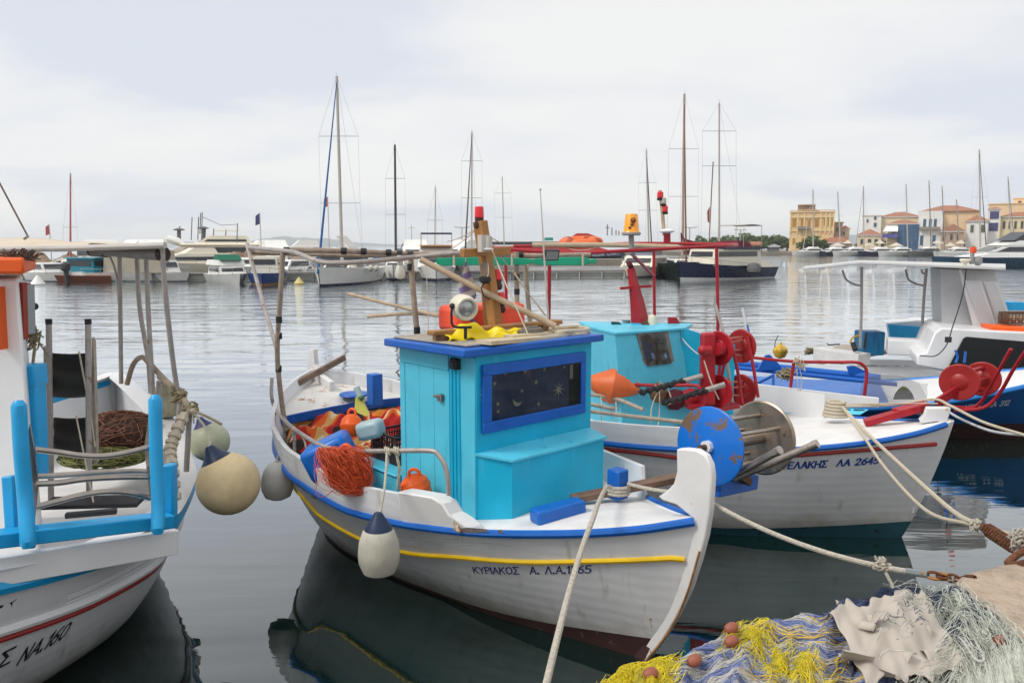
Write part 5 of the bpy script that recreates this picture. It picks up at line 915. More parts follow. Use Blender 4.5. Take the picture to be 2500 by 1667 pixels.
tag(mb.build('cord_hank', mat('yellow_cord', (.75,.45,.04), .7, var=.3)), 'loops of yellow cord hanging on the red rail in front of the orange buoy', 'cord')
th = thing('float_buoy', at(1495,985,8.25), 'large faded orange double-cone buoy between turquoise cabin and red rail', 'buoy')
mb = MB(); c = at(1495,942,8.25); mb.lathe([(.02,-.33),(.045,-.30),(.19,-.03),(.20,.0),(.19,.03),(.14,.12),(.05,.25),(.02,.30)], c, unit(V(.96,-.1,-.18)), 24); mb.build('float_body', mat('faded_orange_ring'), th)
# grey poles lying along the side deck
poles(mat('pale_grey_wood', (.42,.36,.29), .7, var=.3, vs=14), .022, [[(1436,962,8.2),(1500,972,8.1),(1570,1000,7.9)], [(1436,985,8.0),(1500,998,7.9)], [(1436,1003,7.9),(1560,1018,7.8),(1668,1030,7.7)]], 'lying_pole', b3)
# bow: red beam and drum beyond the stem
barpx((2110,1032,7.9), (2245,995,7.75), .12, .075).build('bow_beam', M_red, b3, bev=.012)
barpx((2188,1008,7.8), (2262,990,7.9), .13, .085).build('bow_block', M_red, b3, bev=.012)
barpx((2285,984,7.9), (2352,943,8.1), .03, .10).build('drum_bracket', M_red, b3, bev=.006)
c2, c3_ = at(2342, 933, 8.05), at(2397, 925, 8.45); dx2 = unit(c3_-c2)
disc(2342,933,8.05,.195,M_red2,b3,ax=unit(V(.6,.8,0))); disc(2397,925,8.45,.192,M_red2,b3,ax=unit(V(.6,.8,0)))
for (x0,y0),(x1,y1) in (((2365,905),(2400,896)),((2375,930),(2418,922)),((2350,960),(2395,950))): mb = MB(); mb.tube([at(x0,y0,8.1), at(x1,y1,8.45)], .018, 8); mb.build('drum_bar', M_red, b3)
poles(M_red, .018, [[(2305,990,8.0),(2370,995,8.0),(2400,975,7.9),(2430,920,7.7),(2468,852,7.5)], [(2330,1002,7.9),(2400,995,7.8),(2440,960,7.7),(2475,900,7.5),(2512,845,7.3)]], 'drum_horn', b3)
# cream rope on the foredeck post, two lines to the quay
mb = MB()
c = at(2040,1000,8.2)
for k_ in range(5): mb.tube([c+UP*(-.06+.036*k_)+(.095-.006*k_)*(1.25*math.cos(a_)*B3.u+math.sin(a_)*B3.v) for a_ in np.linspace(0,2*math.pi,18)], .018, 7, cap=False)
tw = thing('mooring_rope', c-UP*.1, 'cream rope turned round the foredeck post of the red drum boat', 'rope', 'mooring ropes'); mb.build('rope_turns', M_rope2, tw)
mb = MB(); mb.tube(spline([at(2062,1000,8.1), at(2100,1052,7.5), at(2160,1140,6.6), at(2260,1245,5.4), at(2370,1280,4.7), at(2500,1312,4.2)],8), .014, 7)
mb.tube(spline([at(2058,995,8.1), at(2120,1060,7.4), at(2240,1172,5.9), at(2330,1250,5.0), at(2385,1280,4.6)],8), .017, 7); mb.build('mooring_lines', M_rope2, tw)
mb = MB(); mb.tube(spline([at(2065,992,8.1), at(2180,988,8.0), at(2278,975,7.9), at(2320,990,7.5), at(2400,1030,6.8), at(2510,1065,6.0)],8), .014, 7); mb.tube(spline([at(2055,988,8.15), at(2150,985,8.0), at(2290,985,7.8)],8), .008, 6)
tag(mb.build('mooring_rope', M_rope2), 'tan rope crossing the red bow beam and running off the right edge', 'rope', 'mooring ropes')
mb = MB(); mb.tube(spline([at(2300,995,8.6), at(2345,1022,8.3), at(2420,1052,7.6), at(2510,1063,6.9)],8), .014, 7); tag(mb.build('mooring_rope', mat('white_nylon_rope', (.66,.68,.70), .7, bump=1, bs=120)), 'thin white rope sagging from the blue hull to the right edge', 'rope', 'mooring ropes')
mb = MB()
for _ in range(20): c = at(2382,1278,4.6); mb.tube(spline([c+np.random.randn(3)*V(.012,.012,.018) for _ in range(4)],3), .008, 5)
mb.tube([at(2386,1278,4.6), at(2384,1305,4.6)], .010, 5); mb.build('rope_knot', M_rope, tw)
# ================================================ blue hulled boat behind it, bow out to the right
_at, _atz = at, atz
SCL = 1.2
def at(x, y, Y): return _at(x, y, Y*SCL)
B4 = Boat((9.0, 11.6), (.93, -.365), 8.2, [0, .06, .15, .27, .40, .52, .66, .78, .88, .95, 1], [.04, .42, .82, 1.12, 1.26, 1.30, 1.28, 1.10, .80, .40, .03], [.02, .14, .34, .60, .78, .84, .80, .66, .36, .15, .02],
    [1.25, 1.08, .88, .66, .52, .47, .48, .54, .62, .70, .8], ([-.4, 0, .6, 1.5], [.62, .40, .18, .0]), ([-.4, 0, 1.0, 1.6], [7.8, 7.9, 8.15, 8.2]))
b4 = thing('fishing_boat', B4.w(3.4,0,0), 'royal blue hulled fishing boat with blue canvas deck and oars, right edge', 'boat', 'traditional fishing boats moored at the quay')
M_bhull = mat('blue_hull_paint', (.006,.09,.30), .38, var=.12, vs=3)
B4.hull('hull', [M_bhull, M_brown], b4, lambda t, sg: 0., lambda t: .27, lambda t: B4.zs(t)-.05 if t < .45 else .3)
B4.deckpatch('foredeck', M_deck, b4, .004, .46, lambda t: B4.zs(t)-.012, .01, .04)
for sg in (-1, 1): B4.strake('rub_rail', mat('mid_blue_rail', (.02,.20,.60), .4), b4, .012, .985, lambda t: B4.zs(t)-.02, .035, sg, 60)
X0, t0, z0 = B4.hit(2350, 1000, -1); X1, t1, z1 = B4.hit(2462, 988, -1); TX = 'ΑΡΙΟΣ  ΛΑ 312'
letters(TX, namefn(B4, t0, z0, t1, z1, textwidth(TX), .0135, -1), 1.1, 'lettering', M_inkw, b4)
mb = MB(); 
def cv(u_, v_): t = .36+.55*u_; h = B4.half(t, 1.05)-.10; return B4.w(B4.ap(t,1.1), (2*v_-1)*h, B4.zs(t)+.03+.05*math.sin(v_*math.pi)+.012*math.sin(u_*30+v_*9))
mb.grid(cv, 50, 20); mb.build('canvas_cover', mat('faded_blue_canvas', (.10,.22,.55), .75, var=.2, vs=5, bump=.5, bs=40), b4)
mb = MB(); mb.grid(lambda u_, v_: B4.w(B4.ap(.52+.44*u_, 1.3), (B4.half(.52+.44*u_, 1.1)-.04), B4.zs(.52+.44*u_)+(.30+.02*math.sin(u_*14)-.06*u_)*v_), 24, 3, flip=True); mb.build('far_washboard', M_white, b4)
for (a_, b_, r_) in (((1740,880,11.),(2150,922,10.0),.045), ((1755,893,10.8),(2190,938,9.7),.03)):
    mb = MB(); A, Z = at(*a_), at(*b_); mb.tube(spline([A, (A+Z)/2-UP*.0, Z],8), r_, 10); mb.build('oar', M_bluew if r_ > .04 else M_blue, b4)
mb = MB(); mb.prism([at(x,y,10.4) for x, y in ((1850,903),(1870,868),(1880,866),(1900,886),(1912,905))], V(.0,.06,0)); mb.prism([at(x,y,10.1) for x, y in ((2070,895),(2085,893),(2135,915),(2120,922),(2075,912))], V(.0,.06,0)); mb.build('oar_crutch', M_blue, b4)
mb = MB()
for _ in range(22): c = at(1918+random.uniform(-6,6),912,10.2); mb.tube(spline([c+np.random.randn(3)*V(.06,.04,.05) for _ in range(4)],3), .010, 5)
mb.build('oar_lashing', mat('old_rope'), b4)
mb = MB(); mb.tube([at(1888,915,10.0), at(1888,945,9.95)], .016, 6); mb.bar(at(1850,935,10.0), at(1890,915,10.1), .03,.03); mb.build('deck_bracket', M_blue, b4)
# cargo net over the foredeck
mb = MB()
def nf(u_, v_): return at(2115+150*u_ - 20*v_*(1-u_), 905+30*u_ + (60+20*u_)*v_ + 4*math.sin(u_*9), 9.6-.5*v_-.6*u_)
for k_ in range(34): 
    for d_ in (1,-1):
        pts = []
        for q in range(24):
            v_ = q/23; u_ = (k_/33) + d_*v_*.5*0.6 - (.15 if d_ > 0 else -.15)
            if 0 <= u_ <= 1: pts.append(nf(u_, v_))
        if len(pts) > 2: mb.tube(pts, .0035, 3, cap=False)
tag(mb.build('cargo_net', mat('grey_net_cord', (.16,.16,.18), .8)), 'grey diamond-mesh net stretched over the blue deck behind the red rail', 'net')
mb = MB(); mb.grid(lambda u_, v_: at(2180+(52)*u_, 975-32*math.sin(math.pi*u_)**.7*v_, 9.0), 12, 6); tag(mb.build('green_cloth', mat('olive_cloth', (.16,.17,.09), .9)), 'olive green cloth heap lying under the grey mesh net', 'cloth')
mb = MB(); mb.tube(spline([at(2332,855,10.), at(2338,870,10.), at(2333,885,10.)],4), .015, 6); mb.tube(spline([at(2357,858,10.), at(2356,870,10.), at(2354,885,10.)],4), .015, 6); mb.build('cleat_horns', M_bluew, b4)

# ================================================ white boat with canopy and raked wheelhouse at the right
SCL = 1.25
b5 = thing('fishing_boat', (10.6, 15.8, 0), 'white boat with flat canopy, raked wheelhouse and long dark window, right', 'boat', 'traditional fishing boats moored at the quay')
B5 = Boat((16.5, 12.4), (.93, -.365), 10.0, [0, .08, .2, .35, .5, .7, .88, .96, 1], [.04, .62, 1.12, 1.44, 1.52, 1.52, 1.40, 1.19, 1.0], [.02, .4, .9, 1.3, 1.42, 1.42, 1.3, 1.1, .9], [1.2, .9, .70, .56, .47, .40, .36, .36, .36], ([-.4, 0, 1.5], [.5, .3, -.1]), ([-.4, 0, 1.6], [9.8, 9.9, 10.0]))
B5.hull('hull', [M_white, M_brown], b5, lambda t, sg: .12, lambda t: .06, lambda t: .2)
B5.deckpatch('deck', M_deck, b5, .01, .99, lambda t: B5.zs(t)-.06, .03, .02)
for sg in (-1, 1): B5.strake('rub_rail', mat('navy_rail', (.012,.018,.06), .5), b5, .01, .995, lambda t: B5.zs(t)-.02, .035, sg, 40)
def prismpx(pts, Y, dep, name, m, par, bev=0.): mb = MB(); mb.prism([at(x,y,Y) for x, y in pts], V(.37,.93,0)*dep*SCL); return mb.build(name, m, par, bev=bev)
cs = prismpx([(2238,868),(2262,860),(2282,812),(2300,800),(2400,806),(2520,812),(2530,960),(2400,930),(2300,905),(2238,892)], 10.9, 1.5, 'cuddy', M_white, b5, .03)
prismpx([(2318,892),(2352,826),(2360,822),(2520,835),(2530,905)], 10.88, .02, 'long_window', M_glassd, cs, .004)
wh5 = MB(); 
def px5(x, y, Y): return at(x, y, Y)
wf_ = [px5(2294,656,12.0), px5(2430,660,11.8), px5(2473,795,11.8), px5(2385,808,11.6), px5(2300,800,11.8)]
wh5.prism(wf_, V(.37,.93,0)*1.4); wo = wh5.build('wheelhouse', mat('worn_white_board', (.72,.72,.72), .5, var=.12, vs=3), cs, bev=.01)
def quadpx(pts, Y, dep, name, m, par): mb = MB(); mb.prism([at(x,y,Y) for x, y in pts], V(.0,-1,0)*dep); return mb.build(name, m, par)
quadpx([(2340,660),(2345,656),(2392,800),(2388,808),(2378,808)], 11.58, .02, 'corner_post', M_white, wo)
for fr_, gl_ in (((2352,688),(2392,688),(2430,795),(2388,805)), ((2402,690),(2434,690),(2466,790),(2440,792))), :
    pass
for P_ in ([(2355,689),(2390,689),(2425,786),(2395,795)], [(2403,691),(2430,692),(2463,780),(2438,786)]):
    fo = quadpx([(P_[0][0]-4,P_[0][1]-4),(P_[1][0]+4,P_[1][1]-4),(P_[2][0]+4,P_[2][1]+4),(P_[3][0]-4,P_[3][1]+4)], 11.57, .02, 'window_frame', M_white, wo); quadpx(P_, 11.548, .004, 'window_pane', mat('pale_pane', (.66,.69,.70), .08, var=.1, spec=.8), fo)
mb = MB(); mb.prism([px5(1960,660,12.6), px5(2100,645,11.7), px5(2335,655,11.2), px5(2455,660,11.2), px5(2455,650,12.9), px5(2100,640,13.6), px5(1965,655,13.8)], UP*.05); mb.build('canopy', mat('weathered_white_canopy', (.60,.60,.58), .6, var=.15), b5, bev=.01)
poles(M_alu, .022, [[(2104,652,12.2),(2103,760,12.2),(2100,850,12.2)], [(2262,656,12.2),(2256,720,12.2),(2248,850,12.2)]], par=b5)
poles(M_alu, .016, [[(2057,660,12.4),(2064,680,12.35),(2080,692,12.3),(2102,698,12.2)], [(2211,658,12.4),(2218,682,12.35),(2236,693,12.3),(2259,698,12.2)], [(2250,658,12.2),(2253,667,12.2),(2262,668,12.2)]], 'canopy_brace', b5)
mb = MB(); c = at(2356,646,11.6); mb.lathe([(.03,0),(.03,.05),(.09,.09),(.10,.12),(.08,.14)], c-UP*.03, n=16); mb.build('satellite_dome', mat('cream_enamel'), b5)
mb = MB(); c = at(2388,637,11.6); mb.lathe([(.08,-.04),(.09,.02),(.07,.05)], c, unit(V(.6,-.8,0)), n=16); mb.tube([at(2372,645,11.6), at(2375,600,11.6)], .03, 8); mb.build('roof_lamp', M_grey, b5)
mb = MB(); mb.lathe([(.05,-.04),(.06,0),(.05,.07)], at(2376,612,11.6), n=12); mb.build('beacon_lens', mat('orange_red_lens', (.85,.10,.02), .3), b5)
mb = MB(); mb.tube(spline([at(2360,650,11.4), at(2350,720,11.3), at(2325,800,10.7), at(2312,840,10.6), at(2285,868,10.6), at(2245,868,10.7)],6), .008, 5); mb.build('hanging_cable', M_black, b5)
mb = MB(); mb.box(at(2315,829,10.75), (.095,.05,.095)); mb.build('cable_box', M_black, b5)
mb = MB(); mb.prism([atz(x,y,.44) for x, y in ((2010,868),(2050,850),(2110,852),(2180,862),(2100,875),(2045,874))], UP*.10); mb.build('aft_coaming', mat('pale_grey_wood'), b5)
mb = MB(); mb.bar(at(2000,862,13.2), at(2110,878,12.4), .3, .2); mb.build('stern_locker', M_deck, b5, bev=.01)
mb = MB(); mb.box(at(2204,843,12.0)-V(0,0,.02), (.56,.5,.30), (B5.u,B5.v,UP)); mb.build('white_box', M_white, b5, bev=.02)
prismpx([(2168,792),(2292,802),(2275,840),(2262,850),(2175,834)], 13.6, .5, 'blue_coaming', M_sky, b5)
prismpx([(2164,790),(2240,783),(2300,785),(2292,803)], 13.7, .6, 'coaming_deck', M_white, b5)
mb = MB(); mb.bar(at(2120,836,12.9)-V(.22,0,0), at(2120,836,12.9)+V(.25,0,0), .35, .40); tag(mb.build('fish_tub', mat('blue_tub_plastic', (.01,.20,.42), .5, var=.2, streak=((.02,.10,.25), .5, 14.)), bev=.03), 'upright blue plastic tub on the stern of the white canopy boat', 'tub')
mb = MB(); mb.tube(spline([at(2075,838,12.8), at(2082,824,12.8), at(2100,818,12.8)],4), .016, 6); tag(mb.build('yellow_hose', mat('yellow_cord')), 'short bent yellow hose beside the blue tub', 'hose')
mb = MB(); mb.tube([at(2082,838,12.5), at(2088,855,12.4)], .04, 8); mb.tube([at(2115,812,12.4), at(2110,850,12.4)], .02, 7); mb.tube([at(2019,838,13.), at(2022,842,13.), at(2050,840,13.)], .012, 5); mb.build('deck_gear', M_black, b5)
mb = MB()
for _ in range(14): c = at(1978,857,13.4); mb.tube(spline([c+np.random.randn(3)*V(.07,.04,.04) for _ in range(4)],3), .016, 5)
mb.build('stern_knot', mat('old_rope'), b5)
mb = MB(); mb.prism([at(*p) for p in ((2418,795,11.0),(2520,800,11.0),(2520,818,11.0),(2422,808,11.0))], V(.1,.5,0)); tag(mb.build('life_float', M_orange, bev=.03), 'orange rectangular life float on the roof of the white boat at the right edge', 'life float')
th = thing('lobster_pot', at(2480,795,11.2), 'square wire pot with tan floats on the orange life float', 'pot'); mb = MB(); q0 = at(2462,792,11.2)
for o_, ex, L_ in ((q0, V(1,0,0), .5),(q0, V(0,1,0), .3),(q0+V(0,.3,0), V(1,0,0), .5)): wallgrid(mb, o_, ex, L_, .20, 8)
mb.build('pot_wires', mat('rusty_steel'), th)
for k_ in range(4): mb = MB(); mb.ball(q0+V(.07+.12*k_,.15,.09), .065, 10); mb.build('pot_float', mat('tan_float', (.50,.34,.20), .7), th)
mb = MB(); mb.prism([at(*p) for p in ((2465,738,14.5),(2500,738,14.5),(2520,756,14.5),(2468,758,14.5))], V(0,.8,0)); tag(mb.build('deck_box', M_sky), 'blue box showing behind the wheelhouse at the right edge', 'box')
th = thing('mooring_buoy', at(1907,878,14.0), 'small yellow ribbed buoy with a pointed top, floating beyond the red rail', 'buoy')
c = at(1905,858,14.2); mb = MB(); mb.lathe([(.03,-.16),(.11,-.13),(.165,-.02),(.17,.04),(.155,.05),(.155,.07),(.10,.13),(.04,.16),(.02,.22)], c, n=20); mb.build('float_body', mat('yellow_vinyl', (.72,.46,.05), .5, streak=((.35,.22,.05), .5, 9.)), th)
mb = MB(); mb.tube(spline([c+V(-.12,0,-.1), c+V(-.13,0,.2), c+V(-.06,0,.38)],4), .008, 5); mb.build('buoy_pin', M_black, th)

at, SCL = _at, 1.0
for q_ in ((2500,955),(2340,1000),(2500,1101),(2303,1080)): pass
# ================================================ harbour background: pontoon, yachts, ferry, town
M_gel = mat('white_gelcoat', (.84,.83,.79), .3, var=.06, vs=.8)
M_cream = mat('cream_gelcoat', (.82,.76,.62), .35, var=.08, vs=.8)
M_shade = mat('cockpit_grey', (.16,.16,.16), .7, var=.3)
M_mast = mat('mast_alloy', (.50,.45,.40), .45, metal=.2, var=.1)
M_dmast = mat('dark_mast', (.05,.045,.05), .5)
M_bsail = mat('blue_furled_sail', (.01,.10,.30), .7)
M_navyh = mat('navy_hull', (.012,.018,.06), .3)
M_greenh = mat('dark_green_hull', (.008,.022,.018), .3)
M_wire = mat('rigging_wire', (.35,.35,.36), .5)
M_bim = mat('navy_canvas', (.015,.02,.05), .8)
M_tealb = mat('teal_cabin_paint', (.01,.20,.28), .5)
class Loc:
    def __init__(s, x, Y, yaw): s.o = V(at(x, 650, Y)[0], Y, 0); a = math.radians(yaw); s.f = V(math.sin(a), -math.cos(a), 0); s.r = V(-s.f[1], s.f[0], 0)
    def __call__(s, f, p, z): return s.o + s.f*f + s.r*p + UP*z
def bhull(l, L, B, fb, fs, m, par, boot=None, transom=.75, name='hull', rake=.5, zb=.0):
    mb = MB(); n = 16
    hb = lambda t: B/2*(transom + (1-transom)*math.sin(min(1, t/.45)*math.pi/2) if t < .45 else max(.02, 1-((t-.45)/.55)**2.4))
    zs = lambda t: fs + (fb-fs)*t**1.8
    for sg in (-1, 1):
        mb.grid(lambda u_, v_: l(-L/2+L*u_ + rake*(v_-1)*u_*u_, sg*hb(u_)*(.62+.38*v_**.7), -.3+(zs(u_)+.3)*v_), n, 8, flip=(sg > 0), mf=lambda u_, v_: 1 if v_ < .20+.06 and boot else 0)
    mb.grid(lambda u_, v_: l(-L/2+L*u_, (2*v_-1)*hb(u_), zs(u_)-.02), n, 3, flip=True)
    mb.add([l(-L/2, sg*hb(0)*k_, z) for sg, k_, z in ((-1,.62,-.3),(1,.62,-.3),(1,1,fs),(-1,1,fs))], [(0,1,2,3)])
    return mb.build(name, [m, boot or m], par)
def tier(l, f0, f1, w_, z0, z1, sf, sb, m, par, name='cabin', win=None, wm=M_glassd, tw=.9):
    """a storey of superstructure with raked ends; win = (height fraction from, to) of a glazed band"""
    mb = MB(); h = w_/2; lo = [l(f0,-h,z0),l(f1,-h,z0),l(f1,h,z0),l(f0,h,z0)]; hi = [l(f0+sb,-h*tw,z1),l(f1-sf,-h*tw,z1),l(f1-sf,h*tw,z1),l(f0+sb,h*tw,z1)]
    mb.add(lo+hi, [(3,2,1,0),(4,5,6,7),(0,1,5,4),(1,2,6,5),(2,3,7,6),(3,0,4,7)]); o = mb.build(name, m, par, smooth=False)
    # outward orientation is settled by the normals pass
    if win:
        a, b = win; mb = MB(); e = .03
        def q(i, j, t): return lo[i]*(1-t)+hi[i]*t
        c_ = sum(lo+hi)/8
        for i in range(4):
            j = (i+1) % 4; P_ = [q(i,0,a), q(j,0,a), q(j,0,b), q(i,0,b)]; n_ = unit(np.cross(P_[1]-P_[0], P_[3]-P_[0])); n_ = n_ if n_ @ (sum(P_)/4-c_) > 0 else -n_
            d_ = P_[1]-P_[0]; ins = .08
            mb.add([P_[0]+d_*ins+n_*e, P_[1]-d_*ins+n_*e, P_[2]-(P_[2]-P_[3])*ins+n_*e, P_[3]+(P_[2]-P_[3])*ins+n_*e], [(0,1,2,3)])
        mb.build('window_band', wm, o, smooth=False)
    return o
def rig(l, f, base, xt, yt, Y, r, m, par, spr=(.45,.72), sw=.9, furl=None, boom=None, stay=4., wires=True):
    """mast from height base to the seen top, spreaders, stays, furled foresail, boom with sail cover"""
    B_ = l(f, 0, base); T = at(xt, yt, Y); d_ = T-B_
    mb = MB(); mb.tube([B_, T], [r, r*.8], 8); mo = mb.build('mast', m, par)
    mb = MB(); mb.tube([T, T+UP*.35], .012, 4)
    if wires:
        for k_ in spr:
            q = B_+d_*k_; mb.tube([q-V(sw,0,0), q+V(sw,0,0)], .022, 5)
        for sg in (-1,1):
            pts = [B_+V(sg*sw*1.1,0,-base*.3)]+[B_+d_*k_+V(sg*sw,0,0) for k_ in spr]+[T]
            mb.tube(pts, .009, 4, cap=False)
        mb.tube([T, l(f-stay*1.1, 0, .8)], .009, 4)
    mb.build('rigging', M_wire, mo)
    if furl:
        a_ = l(f+stay, 0, 1.0); mb = MB(); mb.tube([T-d_*.02, a_], [.035,.10], 7); mb.build('furled_foresail', furl, par)
    if boom:
        mb = MB(); q = B_+UP*.9; mb.tube([q, q-l.f*stay*.5+UP*.05, q-l.f*stay], [.24,.20,.10], 8); mb.build('sail_cover', boom, par)
    return mo
def sailyacht(x, Y, yaw, L, B, top, label, hullm=M_gel, boot=M_navyh, mastm=M_mast, r=.1, furl=None, boom=None, spr=(.45,.72), sw=.9, fb=1.35, stay=None, base=1.3, group='sailing yachts moored across the harbour', extra=None):
    l = Loc(x, Y, yaw); t_ = thing('sailing_yacht', l(0,0,0), label, 'yacht', group)
    bhull(l, L, B, fb, fb*.8, hullm, t_, boot, .7)
    tier(l, -L*.15, L*.22, B*.55, fb*.8, fb*.8+.45, .8, .3, M_gel, t_, 'coachroof', (.25,.75))
    rig(l, L*.08, base, top[0], top[1], Y, r, mastm, t_, spr, sw, furl, boom, stay or L*.36)
    mb = MB()
    for sg in (-1,1):
        pts = [l(-L*.45,sg*B*.38,fb*.8+.55), l(0,sg*B*.47,fb*.85+.5), l(L*.35,sg*B*.28,fb+.5), l(L*.48,0,fb+.6)]
        mb.tube(spline(pts, 4), .014, 4)
        for q in pts[:3]: mb.tube([q, q-UP*.55], .014, 4)
    mb.build('guard_rail', M_wire, t_)
    return t_, l
# --- floating pontoon
pA, pB = V(-30.5, 66.0, 0), V(11.8, 74.5, 0)
th = thing('floating_pontoon', (pA+pB)/2, 'long grey floating pontoon with pale panels, crossing the harbour behind the fishing boats', 'pontoon')
d_ = unit(pB-pA); n_ = V(d_[1], -d_[0], 0)
mb = MB(); mb.bar(pA+UP*.62, pB+UP*.62, 2.4, .12); mb.build('pontoon_deck', mat('weathered_deck', (.24,.22,.20), .8, var=.3, vs=.8), th)
mb = MB(); L_ = np.linalg.norm(pB-pA); k_ = 0; s_ = 0
while s_ < L_-2.2: mb.bar(pA+d_*(s_+.08)+UP*.27+n_*1.05, pA+d_*(s_+2.1)+UP*.27+n_*1.05, .2, .5); s_ += 2.2
o = mb.build('pontoon_floats', mat('grey_concrete_float', (.30,.31,.28), .8, var=.3, vs=.6), th); tag(o, kind='stuff')
mb = MB(); s_ = 0
while s_ < L_: mb.tube([pA+d_*s_+n_*1.22-UP*.2, pA+d_*s_+n_*1.22+UP*.62], .06, 5); s_ += 2.2
tag(mb.build('fender_posts', M_shade, th), kind='stuff')
# --- sailing yachts on the pontoon, left to right
sailyacht(172, 78, 30, 9, 3, (172,424), 'white sloop with red furled foresail, mast left of the others', furl=mat('faded_red_sail', (.42,.08,.09), .8), boom=mat('grey_sail_cover', (.14,.13,.12), .9), spr=(.4,), sw=.7, stay=3.6)
s1, l1 = sailyacht(846, 62, -8, 12, 3.9, (822,187), 'big white sloop with bright blue furled foresail, nearest yacht on the pontoon', furl=M_bsail, r=.13, sw=1.55, spr=(.34,.69), stay=5.0, fb=1.45)
for x, y, rr in ((838,652,.34),(863,652,.36),(905,655,.30),(919,655,.28)):
    mb = MB(); mb.ball(at(x,y,60.0 if x < 880 else 61), rr*.75, 12, sz=1.2); mb.build('fender', mat('cream_fender', (.60,.56,.46), .5), s1)
sailyacht(968, 72, 5, 10, 3.3, (964,354), 'sloop with near-black mast and navy sail furled at its foot', mastm=M_dmast, r=.12, spr=(.42,.72), sw=.9, boom=M_bim)
sailyacht(1063, 84, 0, 9, 3, (1063,455), 'small sloop with pale thin mast behind the white flybridge boat', r=.08, spr=(.55,), sw=.8)
sailyacht(1155, 76, -6, 12, 3.6, (1152,322), 'sloop with tall pale mast and black furled foresail beside the red beacon', furl=M_dmast, r=.09, spr=(.5,.78), sw=1.0)
sailyacht(1232, 110, 0, 11, 3.4, (1226,432), 'distant pale sloop right of the wooden mast with a flag line', r=.09, spr=(.5,.8), sw=1.2)
sailyacht(1578, 96, 10, 12, 3.7, (1578,365), 'sloop with mast and black furled sail standing side by side, behind the amber beacon', furl=M_dmast, r=.11, spr=(.45,.7), sw=1.1, stay=1.2)
sg_, lg = sailyacht(1660, 74, 0, 13, 3.8, (1671,230), 'dark green hulled ketch with maroon sails, tallest mast of the right group', hullm=M_greenh, boot=M_greenh, mastm=mat('varnished_mast', (.42,.32,.24), .5), r=.13, furl=mat('brown_furled_sail', (.20,.10,.07), .8), spr=(.4,.68), sw=1.4, fb=1.6, stay=1.6)
mb = MB(); mb.prism([at(*p) for p in ((1663,568,73),(1672,583,73),(1698,590,73),(1700,612,73),(1664,606,73))], V(0,.3,0)); mb.build('maroon_sail', mat('maroon_canvas', (.14,.02,.035), .9), sg_)
mb = MB(); mb.prism([at(*p) for p in ((1672,612,73),(1695,608,73),(1702,618,73),(1690,622,73),(1668,620,73))], V(0,.3,0)); mb.build('stowed_sail', mat('maroon_canvas'), sg_)
for x, Y, yaw, L, tx, ty, lab, kw in (
    (1989,236,-70,11,1985,463,'white sloop in front of the yellow mansion, headsail furled pale',dict(furl=mat('pale_furled_sail', (.6,.58,.54), .8))),
    (2049,240,-10,11,2045,468,'sloop with bare mast just right of the yellow mansion',dict(hullm=M_navyh)),
    (2112,238,-60,12,2108,455,'white sloop with tall thin mast in front of the orange tiled sheds',dict(furl=M_wire)),
    (2216,242,-40,12,2212,450,'white sloop with mast standing before the blue-veiled building',dict()),
    (2272,240,-30,12,2268,441,'sloop with two dark furled sails before the white house with blue shutters',dict(furl=M_dmast)),
    (2304,246,-30,11,2300,454,'sloop with short pale mast right of the blue shutters',dict(furl=M_dmast)),
    (2339,248,-20,9,2335,487,'smallest sloop, short brown mast before the stone house',dict(mastm=mat('varnished_mast'))),
    (2465,236,-20,12,2461,432,'sloop with mast standing furthest right, before the beige block',dict(furl=M_dmast))):
    sailyacht(x, Y, yaw, L, 3.6, (tx,ty), lab, r=.20, spr=(.6,), sw=1.2, group='sailing yachts along the town quay', **kw)
sailyacht(2388, 150, -20, 15, 4, (2391,366), 'big sloop with the tallest mast on the right, long dark forestay', r=.17, furl=M_dmast, spr=(.55,), sw=1.6, group='sailing yachts along the town quay')
# --- motor boats on the left and at the pontoon
def motor(x, Y, yaw, L, B, fb, fs, label, tiers, hullm=M_gel, boot=M_navyh, name='motor_boat', cat='motor boat', group='motor boats across the harbour', bim=None, mast=None, rail=True, zk=None):
    zk = zk if zk else .62 if 'town quay' in group else (.82 if name == 'motor_yacht' else .74)
    l0 = Loc(x, Y, yaw); l = lambda f, p, z: l0(f, p, z*zk); t_ = thing(name, l0(0,0,0), label, cat, group); bhull(l, L, B, fb, fs, hullm, t_, boot, .85)
    for tr in tiers: tier(l, *tr[:7], tr[7], t_, tr[8], tr[9] if len(tr) > 9 else None)
    if bim:
        f0, f1, w_, z0, z1, m_ = bim; mb = MB(); mb.grid(lambda u_, v_: l(f0+(f1-f0)*u_, (v_-.5)*w_, z1+.12*math.sin(math.pi*u_)), 6, 4); o = mb.build('bimini', m_, t_); o.modifiers.new('s','SOLIDIFY').thickness = .05
        mb = MB()
        for f in (f0+.05, f1-.05):
            for p in (-w_/2, w_/2): mb.tube([l(f,p,z0), l(f,p,z1)], .025, 5)
        mb.build('bimini_frame', M_mast, o)
    if mast:
        f, z0, z1 = mast; mb = MB(); mb.tube([l(f,0,z0), l(f,0,z1)], .05, 6); mb.tube([l(f,-.6,z1*.85+z0*.15), l(f,.6,z1*.85+z0*.15)], .03, 5); mb.build('mast', M_mast, t_)
    if rail:
        mb = MB()
        for sg in (-1,1):
            pts = [l(-L*.1,sg*B*.46,fs+.5), l(L*.2,sg*B*.42,fb*.8+.55), l(L*.42,sg*B*.18,fb+.55), l(L*.48,0,fb+.6)]; mb.tube(spline(pts,4), .018, 4)
            for q in pts[:3]: mb.tube([q, q-UP*.5], .018, 4)
        mb.build('guard_rail', M_wire, t_)
    return t_, l0
W_ = (.25,.75)
